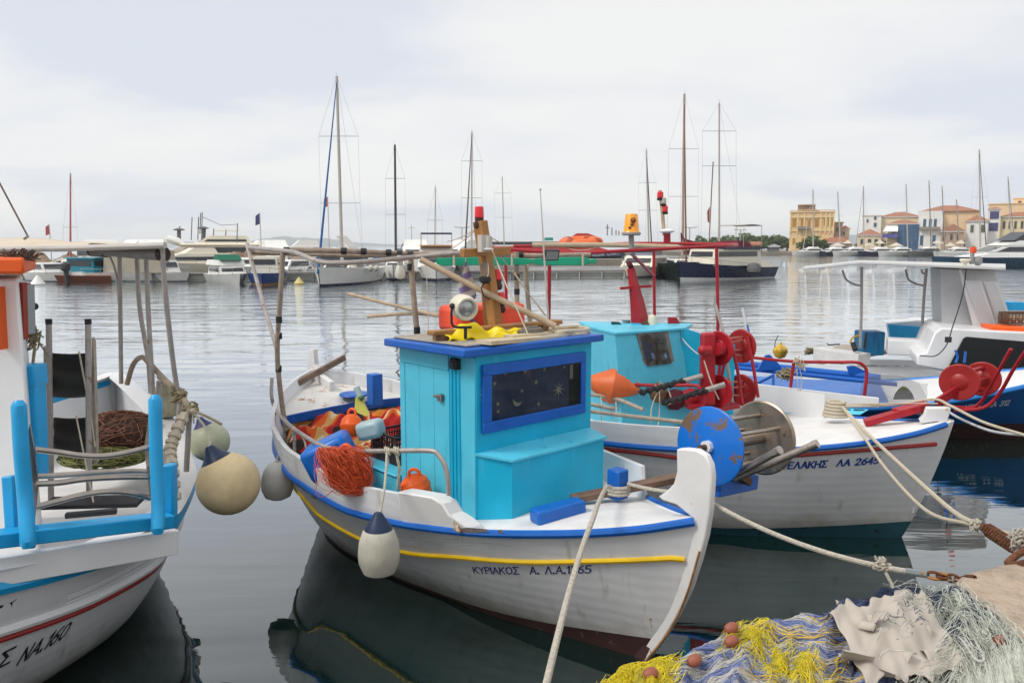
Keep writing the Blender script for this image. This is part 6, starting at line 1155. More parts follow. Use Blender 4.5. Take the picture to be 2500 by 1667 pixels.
my, lm = motor(505, 92, -62, 21, 5.4, 2.5, 1.7, 'largest cream motor yacht, three storeys with aerials, left part of the pontoon',
    [(-8,5,4.6,1.7,3.2,2.4,.5,M_cream,'saloon',(.3,.8)), (-8.5,3,4.8,3.2,3.4,.6,-.3,M_cream,'upper_deck'), (-5,1.2,3.6,3.4,4.3,1.6,.5,M_cream,'flybridge',(.2,.5)), (-4,-1,2.6,4.9,5.05,.1,.1,M_cream,'hard_top')], hullm=M_cream, group='motor yachts', name='motor_yacht', cat='yacht', zk=.97)
mb = MB()
for x, y0, y1 in ((467,560,530),(483,560,530),(488,545,520),(492,560,518),(437,575,552),(578,578,545),(500,575,556),(520,572,558),(550,575,560)): mb.tube([at(x,y0+26,92), at(x+2,y1,92)], .06, 5)
for x, y in ((437,563),(496,559)): mb.lathe([(.4,0),(.75,.1),(.2,.3)], at(x,y,92), n=10); mb.tube([at(x,y+30,92), at(x,y,92)], .22, 6)
mb.tube([at(495,530,92), at(540,550,92), at(578,548,92)], .03, 4); mb.build('aerials', M_shade, my)
mb = MB(); mb.tube([at(410,583,90), at(435,590,90), at(452,598,90)], [.4,.45,.1], 8); mb.build('tender', M_gel, my)
motor(438, 78, -55, 12, 4.2, 2.0, 1.4, 'cream motor yacht with long sloping foredeck in front of the largest one', [(-5,3.5,3.6,1.4,2.7,3.4,.4,M_cream,'saloon',(.35,.7)), (-3.5,-.2,2.8,2.7,3.4,1.0,.3,M_cream,'flybridge')], hullm=M_cream, group='motor yachts', name='motor_yacht', cat='yacht')
motor(556, 63, 35, 7.2, 2.6, 1.15, .9, 'small white boat with dark green spray hood, in front of the pontoon', [(-2.2,1.6,2.1,.9,1.95,.5,.1,M_gel,'cabin',(.35,.7)), (-2.4,1.2,2.3,1.95,2.5,.4,.1,M_gel,'flybridge'), (-1.2,1.2,1.7,2.5,3.1,.7,.3,mat('green_hood', (.01,.14,.08), .8),'spray_hood')], boot=M_gel)
tb, lt_ = motor(650, 62, 12, 7.2, 3.0, 1.25, 1.1, 'small workboat with royal blue hull, ochre waterline and cream box cabin', [(-2.6,1.4,2.1,1.0,2.9,.2,.05,M_cream,'wheelhouse',(.55,.85))], hullm=mat('royal_blue_hull', (.012,.05,.22), .5), boot=mat('ochre_boot', (.40,.22,.03), .6), name='workboat', cat='boat')
motor(706, 72, -20, 7, 2.6, 1.3, 1.0, 'white cabin boat with dark windscreen beside the blue workboat', [(-2,1.8,2.1,1.0,2.3,.8,.1,M_gel,'cabin',(.4,.85))])
motor(742, 74, 20, 7, 2.6, 1.2, 1.0, 'white open boat with a black engine, between workboat and big sloop', [(-1.5,1.5,1.6,.9,1.5,.8,.1,M_gel,'console',(.4,.85))])
motor(590, 80, 15, 8, 2.8, 1.3, 1.1, 'white cabin boat half hidden behind the small workboat', [(-2,2,2.2,1.0,2.4,.8,.1,M_gel,'cabin',(.4,.8))])
motor(793, 82, -70, 13, 4, 1.9, 1.4, 'white flybridge yacht with swept radar arch, behind the big sloop', [(-5,3,3.4,1.4,2.8,2.6,.3,M_gel,'saloon',(.3,.75)), (-3.6,0,2.8,2.8,3.4,1.1,.3,M_gel,'flybridge'), (-3.4,-2.4,2.6,3.4,4.9,-1.0,1.2,M_gel,'radar_arch')], group='motor yachts', name='motor_yacht', cat='yacht')
motor(925, 88, -75, 12, 4, 1.8, 1.4, 'motor yacht under a long bright blue cover, right of the big sloop', [(-4.5,4,3.4,1.4,2.6,2.6,.6,mat('bright_blue_cover', (.02,.17,.42), .8),'boat_cover')], group='motor yachts', name='motor_yacht', cat='yacht')
motor(1066, 70, 5, 10, 3.6, 1.7, 1.4, 'white flybridge boat seen end on, navy bimini over a wood-trimmed bridge', [(-3.5,2.5,3.3,1.4,2.9,1.2,.2,M_gel,'saloon',(.3,.75)), (-3,1.2,3.1,2.9,3.6,.8,.1,M_gel,'flybridge'), (-3,1.25,3.2,3.6,3.75,.8,.1,M_wood,'bridge_trim')], bim=(-2.6,.2,2.8,3.7,5.0,M_bim), group='motor yachts', name='motor_yacht', cat='yacht')
motor(1000, 96, -30, 11, 3.6, 1.8, 1.3, 'grey fishing trawler with lattice gantry, far behind the dark-masted sloop', [(-3,1.5,2.6,1.3,3.6,.4,.1,M_shade,'wheelhouse',(.5,.8)), (-1.6,.6,1.8,3.6,4.4,.2,.1,M_shade,'top_house')], hullm=mat('grey_hull', (.22,.24,.23), .6), mast=(-.5,4.4,7.5), name='trawler', cat='trawler')
motor(1195, 90, -85, 9, 3, 1.5, 1.1, 'low boat under a dark navy cover, behind the foot of the wooden mast', [(-3,3,2.6,1.1,2.2,1.4,.8,M_bim,'boat_cover')])
motor(1570, 76, -25, 10, 3.6, 1.5, 1.2, 'cream motor cruiser with grey spray hood, left of the dark green ketch', [(-4,2.6,3.1,1.2,2.5,1.6,.1,M_cream,'saloon',(.35,.75)), (-2.6,1.0,2.6,2.5,3.7,.9,.5,mat('grey_blue_hood', (.16,.18,.24), .6),'spray_hood',(.3,.8))], hullm=M_cream, boot=M_shade, group='motor yachts', name='motor_yacht', cat='yacht')
nv, ln_ = motor(1764, 70, -52, 12.5, 4.0, 2.0, 1.25, 'navy hulled trawler yacht with cream wheelhouse and maroon canopy, rightmost at the pontoon end', [(-3.8,3.2,3.0,1.5,3.3,.3,.1,M_cream,'wheelhouse',(.55,.85)), (-5.6,-3.8,2.9,1.2,1.9,.1,.1,M_cream,'aft_bulwark'), (-4,1.6,3.2,3.3,3.5,-.2,-.2,M_bim,'roof'), (-2.6,-.2,2.6,3.5,4.2,.4,.8,mat('maroon_canvas'),'furled_canopy')], hullm=M_navyh, boot=M_gel, group='motor yachts', name='motor_yacht', cat='yacht', bim=(-3.8,-1,2.8,3.5,5.9,M_mast))
rig(ln_, .6, 3.4, 1756, 252, 70, .09, M_mast, nv, (.55,.8), 1.5)
mb = MB(); mb.tube([at(1731,596,70), at(1737,470,70), at(1741,395,70)], .05, 5); mb.build('furled_foresail', mat('brown_furled_sail'), nv)
mb = MB(); mb.prism([at(*p) for p in ((1727,516,69.5),(1733,505,69.5),(1732,545,69.5),(1728,540,69.5))], V(0,.1,0)); mb.build('maroon_pennant', mat('rust_pennant', (.32,.10,.05), .8), nv)
th_ = tag(MB().lathe([(.25,0),(.55,.15),(.62,.5),(.45,.9),(.1,1.0)], at(1840,660,68.5)-UP*.3, n=12).build('outboard_motor', M_shade), 'grey outboard motor hanging off the stern of the navy trawler yacht', 'outboard motor')
# --- row of small boats at far left
motor(72, 72, 60, 6, 2.2, .9, .8, 'low tan rowing boat at the left end of the row', [(-1,1,1.2,.8,1.0,.2,.2,M_shade,'thwart')], hullm=mat('tan_hull', (.40,.33,.24), .7), rail=False)
motor(124, 66, 55, 6.2, 2.3, 1.15, 1.0, 'small white motor boat with dark outboards at its stern, far left', [(-2.2,.8,1.8,.9,2.1,.7,.1,M_gel,'cabin',(.4,.85))])
motor(193, 65, -88, 5.4, 2.0, .8, .7, 'small open boat with reddish brown hull beside the dark outboard', [(-.6,.6,1.0,.7,1.1,.2,.2,M_gel,'console')], hullm=mat('reddish_brown_hull', (.20,.06,.03), .7), boot=mat('reddish_brown_hull'), rail=False)
th = thing('outboard_motor', at(163,690,63.8), 'black outboard motor standing tall between the white and the brown boat, far left', 'outboard motor'); mb = MB(); c = at(163,690,63.8); mb.box(c+UP*1.3, (.55,.7,.7)); mb.build('engine_cowl', M_dmast, th, bev=.15); mb = MB(); mb.tube([c-UP*.2, c+UP*1.1], [.12,.2], 8); mb.build('engine_leg', M_dmast, th)
motor(236, 66, 75, 6.4, 2.4, 1.1, .95, 'white boat with a teal box cabin, in the far left row', [(-2.2,.6,2.0,.9,2.6,.1,.0,M_tealb,'wheelhouse',(.5,.85)), (-2.4,.8,2.2,2.6,2.72,0,0,M_tealb,'wheelhouse_roof')], boot=M_tealb)
motor(300, 68, 30, 7, 2.6, 1.2, 1.0, 'white boat with rounded white cabin, right of the teal cabin boat', [(-2,1.4,2.1,1.0,2.7,.8,.1,M_gel,'cabin',(.5,.85))])
motor(345, 66, 80, 6.5, 2.4, 1.1, .95, 'boat with a tall pale beige canvas enclosure, behind the steel poles', [(-2.8,2.6,2.3,1.0,3.3,.1,.1,mat('beige_canvas', (.42,.38,.30), .9),'canvas_enclosure')])
motor(395, 66, 70, 6, 2.3, 1.1, .9, 'white boat with boxy cabin at the left end of the pontoon', [(-1.4,1.2,1.9,.9,2.4,.4,.1,M_gel,'cabin',(.45,.85))])
motor(225, 80, -80, 14, 3.6, 1.6, 1.2, 'long cream cabin boat lying behind the far left row', [(-5,4.5,3,1.2,2.2,2.2,.4,M_cream,'saloon',(.3,.6))], group='motor yachts', name='motor_yacht', cat='yacht')
for x, y, Y, m_, lab, s_ in ((93,700,60,M_gel,'white cone buoy near the far left boats',.55), (730,686,61,mat('pale_yellow_buoy', (.70,.58,.22), .5),'pale yellow round buoy left of the big sloop',.42)):
    c = V(at(x,y,Y)[0], Y, -.1); th = thing('mooring_buoy', c, lab, 'buoy'); mb = MB(); mb.lathe([(s_*.9,0),(s_,.15),(s_*.7,.5*s_+.1),(.05,1.5*s_)], c, n=14); mb.build('float_body', m_, th)
for x, Y, yaw, lab in ((268,84,60,'white cabin cruiser behind the teal cabin boat'), (318,88,-30,'white cruiser behind the rounded white cabin'), (372,82,20,'white cruiser behind the beige canvas boat'), (622,96,-60,'white cruiser between the largest motor yacht and the blue workboat'), (676,90,30,'white cruiser behind the blue workboat'), (722,94,-70,'long white cruiser left of the big sloop'), (1016,86,10,'white cruiser right of the dark masted sloop'), (1120,92,-40,'white cruiser behind the wooden mast crosspiece')):
    motor(x, Y, yaw, 11, 3.6, 1.8, 1.4, lab, [(-4,2.8,3.1,1.4,2.7,2.0,.3,M_gel,'saloon',(.3,.75)), (-2.8,.4,2.6,2.7,3.4,.9,.3,M_gel,'flybridge')], zk=1.08)
for x, yt, Y, lab in ((120,548,90,'flagpole with a red pennant by the far left boats'), (634,520,80,'white pole with a small flag behind the motor yachts'), (800,480,90,'thin pale mast left of the blue foresail')):
    b_ = at(x, yt, Y); th = thing('flagpole', (b_[0],Y,.6), lab, 'flagpole'); mb = MB(); mb.tube([V(b_[0],Y,.6), b_], .05, 5); mb.build('pole', M_mast, th); mb = MB(); mb.add([b_, b_-UP*1.1, b_-UP*1.3-V(.5,0,0), b_-UP*.3-V(.45,0,0)], [(0,1,2,3)]); mb.build('flag_cloth', mat('faded_red_sail' if x != 634 else 'violet_shutter', (.06,.06,.18), .7), th, smooth=False)
# --- ferry
l = Loc(1345, 172, 88); th = thing('ferry', l(0,0,0), 'red high-speed ferry with navy waterline band and red-topped bridge, behind the canopy pipes', 'ferry')
M_fred = mat('ferry_red', (.50,.02,.015), .35, var=.05)
bhull(l, 33, 7, 1.3, 1.2, M_navyh, th, None, .9, 'hull')
tier(l, -16, 15.5, 7.0, 1.25, 2.9, 6, .2, M_fred, th, 'red_side')
tier(l, -15.5, 10, 6.4, 2.9, 4.1, 3, .4, M_gel, th, 'passenger_deck', (.25,.8)); tier(l, 3.5, 12.0, 5.4, 4.1, 4.6, 2.5, .4, M_gel, th, 'bridge', (.2,.8)); tier(l, 4, 11, 5.0, 4.6, 5.7, 3.0, 1.6, M_fred, th, 'bridge_top')
tier(l, -1.5, .5, 2.0, 4.1, 4.8, .1, .1, mat('teal_funnel', (.03,.20,.17), .5), th, 'funnel')
mb = MB()
for x, y0, y1 in ((1483,575,548),(1494,575,556),(1504,575,562),(1511,575,564)): mb.tube([at(x,y0,172), at(x,y1,172)], .12, 5)
mb.tube([at(1478,556,172), at(1488,556,172)], .08, 4); mb.build('radar_mast', M_shade, th)
A, Z = at(1446,625,167.9), at(1512,622,167.9); TX = 'HELLENIC SEAWAYS'; tw_ = textwidth(TX); n_ = unit(Z-A)
letters(TX, lambda x, y: A+(Z-A)*x/tw_ + UP*y*.13, 1.1, 'lettering', M_inkw, th)
mb = MB(); mb.add([A-n_*1.2-UP*.25+V(0,.05,0), Z+n_*1.0-UP*.25+V(0,.05,0), Z+n_*1.0+UP*.95+V(0,.05,0), A-n_*1.2+UP*.95+V(0,.05,0)], [(0,1,2,3)]); mb.build('name_panel', M_navyh, th, smooth=False)
# --- big yachts on the right
bb, lb = motor(2440, 118, -82, 21, 5.2, 2.6, 2.1, 'large white motor yacht with dark wraparound glass and flybridge screen, right edge', [(-9,5,4.6,2.0,3.7,4.5,.3,M_gel,'saloon',(.30,.85)), (-8,1,4.2,3.7,4.6,2.5,.4,M_gel,'upper_deck'), (-6,-.5,3.6,4.6,6.2,2.4,.5,M_glassd,'flybridge_screen')], group='motor yachts', name='motor_yacht', cat='yacht')
motor(2405, 108, -80, 17, 4.6, 1.9, 1.6, 'long motor yacht with steel blue hull and white deck, below the large white one', [(-7,4,3.8,1.7,2.3,3,.3,M_gel,'coachroof')], hullm=mat('steel_blue_hull', (.02,.08,.15), .3), boot=mat('steel_blue_hull'), group='motor yachts', name='motor_yacht', cat='yacht')
for x, Y, yaw, L, lab, hm, kw in ((1975,232,-80,12,'low white motor boat before the yellow mansion',M_gel,{}), (2030,230,-75,9,'navy blue launch right of the yellow mansion',M_navyh,{}), (2078,228,-78,13,'white cruiser with pale windscreen before the tiled sheds',M_gel,{}),
    (2140,226,-78,13,'cruiser with navy blue bow section',M_navyh,{}), (2190,225,-80,13,'white cruiser with wide cabin right of the navy bow',M_gel,{}), (2258,222,-80,12,'dark cluttered fishing boat left of the big yachts',M_shade,{}), (2330,215,-80,14,'white cruiser half hidden behind the big blue yacht',M_gel,{})):
    motor(x, Y, yaw, L, 4, 2.4, 1.9, lab, [(-3.5,3.2,3.2,1.9,3.6,2.2,.4,M_gel if hm is not M_shade else M_shade,'saloon',(.35,.8)), (-2.4,.5,2.6,3.6,4.3,.8,.3,M_gel,'flybridge')], hullm=hm, boot=hm, group='motor boats along the town quay')
# ================================================ far shore: quay, breakwater, hills, trees, houses
M_stone = mat('quay_stone', (.30,.26,.21), .85, var=.3, vs=.5)
def slab(name, pts, z0, z1, m): mb = MB(); mb.prism([V(x,y,z0) for x, y in pts], UP*(z1-z0)); return tag(mb.build(name, m, smooth=False), kind='structure')
xq = at(1680,600,262)[0]
slab('town_quay', [(xq,256),(300,238),(300,420),(xq,420)], -.5, 1.0, M_stone)
mb = MB()
def bw(u_, v_):
    x = -64+50*u_; y = 84+6*u_+6*(v_-.5)*2; h = math.sin(math.pi*v_)**.6*(2.0+.5*math.sin(u_*40)+.3*math.sin(u_*93+v_*12))*min(1, (1-u_)*6+.1); return V(x + .4*math.sin(v_*31+u_*50), y, -.2+h+.25*math.sin(u_*140+v_*23))
mb.grid(bw, 160, 16, flip=False); tag(mb.build('breakwater', mat('brown_rock', (.30,.20,.13), .9, var=.5, vs=1.2, bump=3, bs=3), smooth=False), kind='structure')
M_hill = mat('far_hillside', (.05,.075,.06), .95, var=.2, vs=.003)
def hill(name, Y, prof, dep):
    xs_ = [at(p[0],600,Y)[0] for p in prof]; zs_ = [p[1]*Y/FPX for p in prof]; f = curve(xs_, zs_); mb = MB()
    mb.grid(lambda u_, v_: V(xs_[0]+(xs_[-1]-xs_[0])*u_, Y+dep*(v_-.5), -2+max(0, f(xs_[0]+(xs_[-1]-xs_[0])*u_))*math.sin(math.pi*v_)*(1+.05*math.sin(u_*57+v_*9)+.03*math.sin(u_*131))), 120, 12, flip=False)
    return tag(mb.build(name, M_hill), kind='structure')
hill('hills', 4500, [(560,0),(620,12),(660,20),(690,24),(740,21),(800,19),(860,11),(960,5),(1040,0)], 900)
hill('hills', 4300, [(1500,0),(1600,9),(1800,10),(1980,18),(2060,28),(2120,25),(2300,16),(2600,4)], 900)
hill('hills', 4800, [(-200,0),(100,5),(300,9),(440,12),(520,6),(640,0)], 700)
# trees: one crown of leaf clumps, copied
def crown_mesh(name, rx, rz, n, leaf, m, parent, seed, lobes=9):
    rs = np.random.RandomState(seed); c = [(rs.uniform(-.55,.55)*rx, rs.uniform(-.55,.55)*rx, rs.uniform(.1,.75)*rz*1.4, rs.uniform(.32,.55)) for _ in range(lobes)]; mb = MB(); base = wloc(parent)
    for _ in range(n):
        x, y, z, s_ = c[rs.randint(lobes)]; d_ = rs.randn(3); d_ /= np.linalg.norm(d_); rr = s_*rs.uniform(.55,1.05); p = base + V(x+d_[0]*rr*rx, y+d_[1]*rr*rx, rz*.55 + z + d_[2]*rr*rz)
        a_ = unit(rs.randn(3)); b_ = unit(np.cross(a_, rs.randn(3))); q = leaf*rs.uniform(.5,1.3); mb.add([p-a_*q, p+b_*q*.5, p+a_*q, p-b_*q*.5], [(0,1,2,3)])
    return mb.build(name, m, parent, smooth=False)
M_leaf = mat('olive_green_foliage', (.12,.18,.045), .7, var=.5, vs=.6)
M_bark = mat('grey_bark', (.12,.09,.06), .9, var=.3)
protos = []
def tree(x, Y, h, lab, seed, proto=None, group='trees along the far shore'):
    b_ = V(at(x,600,Y)[0], Y, 1.0)
    if proto is None:
        t_ = thing('broadleaf_tree', b_, lab, 'tree', group); mb = MB(); mb.tube([b_, b_+UP*2.0, b_+UP*3.6+V(.3,0,0)], [.28,.2,.12], 7)
        for a_ in range(4): mb.tube([b_+UP*2.0, b_+UP*3.8+V(1.5*math.cos(a_*1.6),1.5*math.sin(a_*1.6),0)], [.12,.05], 5)
        mb.build('trunk', M_bark, t_); crown_mesh('crown', 3.6, 2.9, 1500, .42, M_leaf, t_, seed); protos.append(t_); return t_
    r = proto.copy(); COL.objects.link(r); r.location = tuple(b_); r['label'] = lab; s_ = h/6.5; r.scale = (s_*random.uniform(1.5,1.9), s_*1.5, s_*1.05); r.rotation_euler = (0,0,random.uniform(0,6))
    for ch in proto.children: c = ch.copy(); COL.objects.link(c); c.parent = r
    return r
where = ['left end of the shore trees, behind the maroon sail', 'second of the shore trees from the left', 'third of the shore trees from the left', 'shore tree just right of the navy yacht wheelhouse', 'dense shore tree behind the small orange roof', 'shore tree between orange roof and grey shed', 'shore tree right of the small orange roof', 'shore tree above the grey shed', 'last shore tree before the yellow mansion']
pr_ = [tree(1712, 300, 6, 'bushy olive green tree, ' + where[0], 3), tree(1742, 305, 6.5, 'bushy olive green tree, ' + where[1], 5)]
for k_, (x, h) in enumerate(((1772,6.2),(1800,6.6),(1828,7.4),(1852,6.8),(1876,6.6),(1900,6.2),(1922,6.0))): tree(x, 298+5*(k_%3), h, 'bushy olive green tree, ' + where[k_+2], 0, pr_[k_%2])
tree(1978, 244, 5.5, 'single rounded tree in front of the yellow mansion', 0, pr_[0], 'trees in the town'); tree(2125, 262, 6.2, 'dark tree behind the orange tiled shed', 0, pr_[1], 'trees in the town')
tree(2000, 250, 4.5, 'lower bush beside the rounded tree by the mansion', 0, pr_[1], 'trees in the town')
# houses
M_tile = wavebump(mat('orange_roof_tiles', (.42,.18,.10), .8, var=.35, vs=.8), 2.5, .5, 'X', dist=.05)
M_shut = mat('window_shadow', (.05,.06,.07), .3)
M_blsh = mat('blue_shutter', (.03,.12,.22), .6)
def house(name, x0, x1, ytop, Y, dep, wm, label, wins=(), roof='flat', rh=10, cornice=True, ybase=None, roofm=None, wmat=None):
    """x0..x1, ytop as seen at distance Y; windows as (x, ytop, w, h) in the same picture units"""
    k_ = Y/FPX; X0, X1 = at(x0,600,Y)[0], at(x1,600,Y)[0]; zt = EYE+(600-ytop)*k_; th_r = math.atan2((X0+X1)/2, Y); t_ = thing(name, ((X0+X1)/2, Y, 1.0), label, 'building', 'waterfront buildings of the town')
    mb = MB(); mb.prism([V(X0,Y,.9),V(X1,Y,.9),V(X1,Y+dep,.9),V(X0,Y+dep,.9)], UP*(zt-.9)); mb.build('walls', wm, t_, smooth=False)
    if roof == 'hip':
        e = .5; mb = MB(); h_ = rh*k_; a = min(dep, X1-X0)*.45; L_ = [V(X0-e,Y-e,zt),V(X1+e,Y-e,zt),V(X1+e,Y+dep+e,zt),V(X0-e,Y+dep+e,zt)]; R_ = [V(X0+a,Y+dep/2,zt+h_),V(X1-a,Y+dep/2,zt+h_)]
        mb.add(L_+R_, [(0,1,5,4),(1,2,5),(2,3,4,5),(3,0,4),(3,2,1,0)]); mb.build('roof', roofm or M_tile, t_, smooth=False)
        mb = MB(); mb.box(((X0+X1)/2, Y-.2, zt-.15), (X1-X0+.6, .5, .25)); mb.build('cornice', M_white, t_)
    elif cornice: mb = MB(); mb.box(((X0+X1)/2, Y+dep/2, zt+.1), (X1-X0+.6, dep+.6, .35)); mb.build('cornice', wm, t_)
    for (x, y, w_, h_) in wins:
        X_ = at(x,600,Y)[0]; z_ = EYE+(600-y)*k_; mb = MB(); W2, H2 = w_*k_, h_*k_
        mb.box((X_+W2/2, Y-.04, z_-H2/2), (W2+.3, .12, H2+.3)); f_ = mb.build('window', wm, t_)
        mb = MB(); mb.box((X_+W2/2, Y-.12, z_-H2/2), (W2, .06, H2)); mb.build('window_pane', wmat or M_shut, f_)
    t_.rotation_euler = (0,0,-th_r); t_.scale = (math.cos(th_r),1,1)
    return t_
M_och = mat('ochre_plaster', (.80,.58,.31), .85, var=.15, vs=.4, streak=((.60,.42,.20), .62, .8))
M_cpl = mat('cream_plaster', (.80,.68,.48), .85, var=.15, vs=.4); M_wpl = mat('white_plaster', (.84,.83,.80), .85, var=.1, vs=.4); M_pink = mat('pale_orange_plaster', (.82,.60,.36), .85, var=.12, vs=.4); M_stn = mat('brown_stone', (.50,.36,.25), .9, var=.4, vs=1.5)
mw = [(x, 536, 9, 18) for x in (1932,1952,1967,1987)] + [(2008,536,6,16),(2018,536,6,16),(2027,536,5,16)]
ho = house('mansion', 1926, 2033, 520, 262, 16, M_och, 'tall ochre yellow neoclassical mansion with a ruined roof pavilion, right background', mw + [(x, 582, 6, 14) for x in (1934,1956,1990,2010)], wmat=mat('ochre_shutter', (.45,.22,.03), .7))
k_ = 262/FPX
mb = MB(); mb.prism([V(at(1943,600,262)[0],266,EYE+80*k_),V(at(1986,600,262)[0],266,EYE+80*k_),V(at(1986,600,262)[0],272,EYE+80*k_),V(at(1943,600,262)[0],272,EYE+80*k_)], UP*(20*k_)); mb.build('roof_pavilion', M_stn, ho)
mb = MB(); mb.add([V(at(1940,600,262)[0],265,EYE+98*k_),V(at(1989,600,262)[0],265,EYE+98*k_),V(at(1985,600,262)[0],272,EYE+103*k_),V(at(1944,600,262)[0],272,EYE+103*k_)], [(0,1,2,3)]); mb.build('pavilion_roof', M_stn, ho)
mb = MB(); mb.add([V(at(1945,600,262)[0],263,EYE+80*k_),V(at(2000,600,262)[0],263,EYE+82*k_),V(at(1975,600,262)[0],264,EYE+93*k_), V(at(1975,600,262)[0],268,EYE+93*k_)], [(0,1,2),(1,3,2),(0,2,3)]); mb.build('pediment', mat('brown_tiles', (.26,.12,.07), .9), ho)
mb = MB()
for x in range(1927, 2034, 5): mb.box((at(x,600,262)[0], 261.9, EYE+82*k_), (.25,.25,.9))
mb.box((at(1979,600,262)[0], 261.9, EYE+85*k_), (15.2,.35,.2)); tag(mb.build('balustrade', M_och, ho), kind='stuff')
mb = MB()
for x in (1927,1945,1961,1982,2001,2013,2023,2032): mb.box((at(x,600,262)[0], 261.85, EYE+54*k_), (.5,.3,6.8))
mb.box((at(1979,600,262)[0], 261.8, EYE+36*k_), (15.2,.3,.3)); mb.box((at(1979,600,262)[0], 261.8, EYE+68*k_), (15.2,.3,.3)); mb.build('pilasters', mat('pale_ochre_trim', (.86,.66,.36), .8), ho)
mb = MB(); mb.box((at(1960,600,262)[0], 261, EYE+43*k_), (4.2,1.6,.9)); mb.build('balcony', mat('grey_balcony', (.30,.26,.22), .8), ho)
house('stone_house', 2034, 2055, 545, 266, 8, M_stn, 'low brown stone house leaning against the mansion', [(2040,556,5,10)])
house('tiled_house', 2050, 2072, 560, 268, 8, M_cpl, 'small house with brown roof right of the mansion', [(2056,566,5,8)], 'hip', 9)
house('waterfront_shed', 2002, 2080, 592, 256, 8, mat('shed_front', (.40,.30,.24), .8), 'long low shed with orange tiled roof, right of the mansion', [(x,598,8,10) for x in (2010,2026,2042,2058)], 'hip', 14)
house('waterfront_shed', 2092, 2150, 574, 258, 9, M_cpl, 'shorter low shed with orange tiled roof before the white block', [(x,584,8,12) for x in (2100,2118,2134)], 'hip', 14)
house('white_block', 2102, 2148, 528, 286, 10, M_wpl, 'small white block with blue doors, behind the orange sheds', [(2112,536,5,8),(2130,530,6,8),(2130,545,7,10)], wmat=M_blsh)
house('cream_house', 2146, 2240, 530, 284, 12, M_cpl, 'wide cream house with orange hipped roof, behind the blue-veiled building', [], 'hip', 12)
hv = house('scaffolded_house', 2165, 2240, 547, 266, 9, M_cpl, 'house with orange roof, striped awning and blue building veil', [(2155+20,560,8,14)], 'hip', 10)
k_ = 266/FPX
mb = MB(); mb.box((at(2215,600,266)[0], 265.5, EYE+12*k_), (51*k_,.4,76*k_)); mb.build('blue_veil', mat('blue_scaffold_net', (.04,.12,.24), .6, var=.5, vs=.6), hv)
mb = MB(); mb.add([V(at(2153,600,266)[0],263.6,EYE+34*k_), V(at(2190,600,266)[0],263.6,EYE+34*k_), V(at(2190,600,266)[0],265.8,EYE+48*k_), V(at(2160,600,266)[0],265.8,EYE+48*k_)], [(0,1,2,3)]); mb.build('awning', M_wpl, hv)
mb = MB(); mb.box((at(2172,600,266)[0], 264.6, EYE+24*k_), (40*k_,1.6,1.3)); mb.build('balcony', mat('violet_blue_balcony', (.10,.10,.35), .7), hv)
ho = house('white_house', 2238, 2296, 517, 262, 14, M_wpl, 'white neoclassical house with blue shutters and a balcony', [(2250,536,7,20),(2264,536,7,20),(2276,536,7,20),(2245,575,8,24),(2275,575,8,24)], 'none', 0, False, wmat=M_blsh)
k_ = 262/FPX; mb = MB(); mb.box((at(2267,600,262)[0], 261.2, EYE+42*k_), (48*k_,1.4,.9)); mb.build('balcony', mat('grey_balcony'), ho)
ho = house('cream_house', 2297, 2385, 517, 262.2, 14, M_pink, 'cream flank of the white house under the biggest orange roof', [], 'none', 0, False)
X0, X1, k_ = at(2234,600,262)[0], at(2388,600,262)[0], 262/FPX; z_ = EYE+83*k_
mb = MB(); mb.add([V(X0,261.4,z_),V(X1,261.4,z_),V(X1,277,z_),V(X0,277,z_),V(X0+8,269,z_+16*k_),V(X1-8,269,z_+16*k_)], [(0,1,5,4),(1,2,5),(2,3,4,5),(3,0,4),(3,2,1,0)]); mb.build('roof', M_tile, ho, smooth=False)
house('stone_house', 2296, 2352, 565, 254, 8, M_stn, 'stone house with brown hipped roof before the cream flank', [(2300,572,6,14),(2318,572,6,14),(2334,572,6,14)], 'hip', 17, roofm=mat('brown_tiles'))
house('white_cottage', 2356, 2408, 540, 256, 8, M_wpl, 'white cottage with orange roof and green shutters', [(2366,550,8,18),(2392,550,9,18)], 'hip', 14, wmat=mat('green_shutter', (.10,.12,.06), .7))
house('balcony_house', 2408, 2436, 512, 258, 8, M_wpl, 'narrow house with deep shaded balconies and violet shutters', [(2411,518,22,18),(2411,545,22,20)], 'hip', 6, wmat=mat('violet_shutter', (.06,.06,.18), .7))
house('beige_block', 2406, 2520, 500, 290, 12, M_pink, 'tall beige flat-roofed block at the right edge', [], 'flat')
house('beige_block', 2466, 2520, 487, 292, 8, M_pink, 'upper storey box with one dark window on the beige block', [(2477,493,8,7)], 'flat')
house('yellow_house', 2438, 2530, 530, 256, 10, mat('pale_yellow_plaster', (.78,.66,.42), .85, var=.15, vs=.4), 'long pale yellow house with framed dark windows, right edge', [(x,541,6,18) for x in (2444,2458,2472,2488)], 'hip', 12)
ca = tag(MB().grid(lambda a, b: V(at(1835+28*a,600,246)[0]+0, 246+4*b, EYE+(11+10*math.sin(math.pi*b))*246/FPX*1.0-1.4), 4, 7).build('kiosk_roof', M_tile), 'small orange roofed kiosk on the tree-lined shore', 'kiosk')
ca.name = 'kiosk'; ca.modifiers.new('s','SOLIDIFY').thickness = .3
mb = MB()
for x in (1838, 1860): 
    for y in (246.3, 249.7): mb.box((at(x,600,246)[0], y, 2.1), (.3,.3,2.6))
o = mb.build('kiosk_posts', M_shade, ca)
ka = [('grey roofed shed standing before the last shore trees', 1890, 26), ('dark low hut left of the kiosk', 1812, 20)]
for lab, x, w_ in ka: house('shed', x-w_/2, x+w_/2, 601, 246, 4, M_shade, lab, [], 'hip', 5, roofm=mat('grey_sheet_roof', (.30,.30,.30), .6))
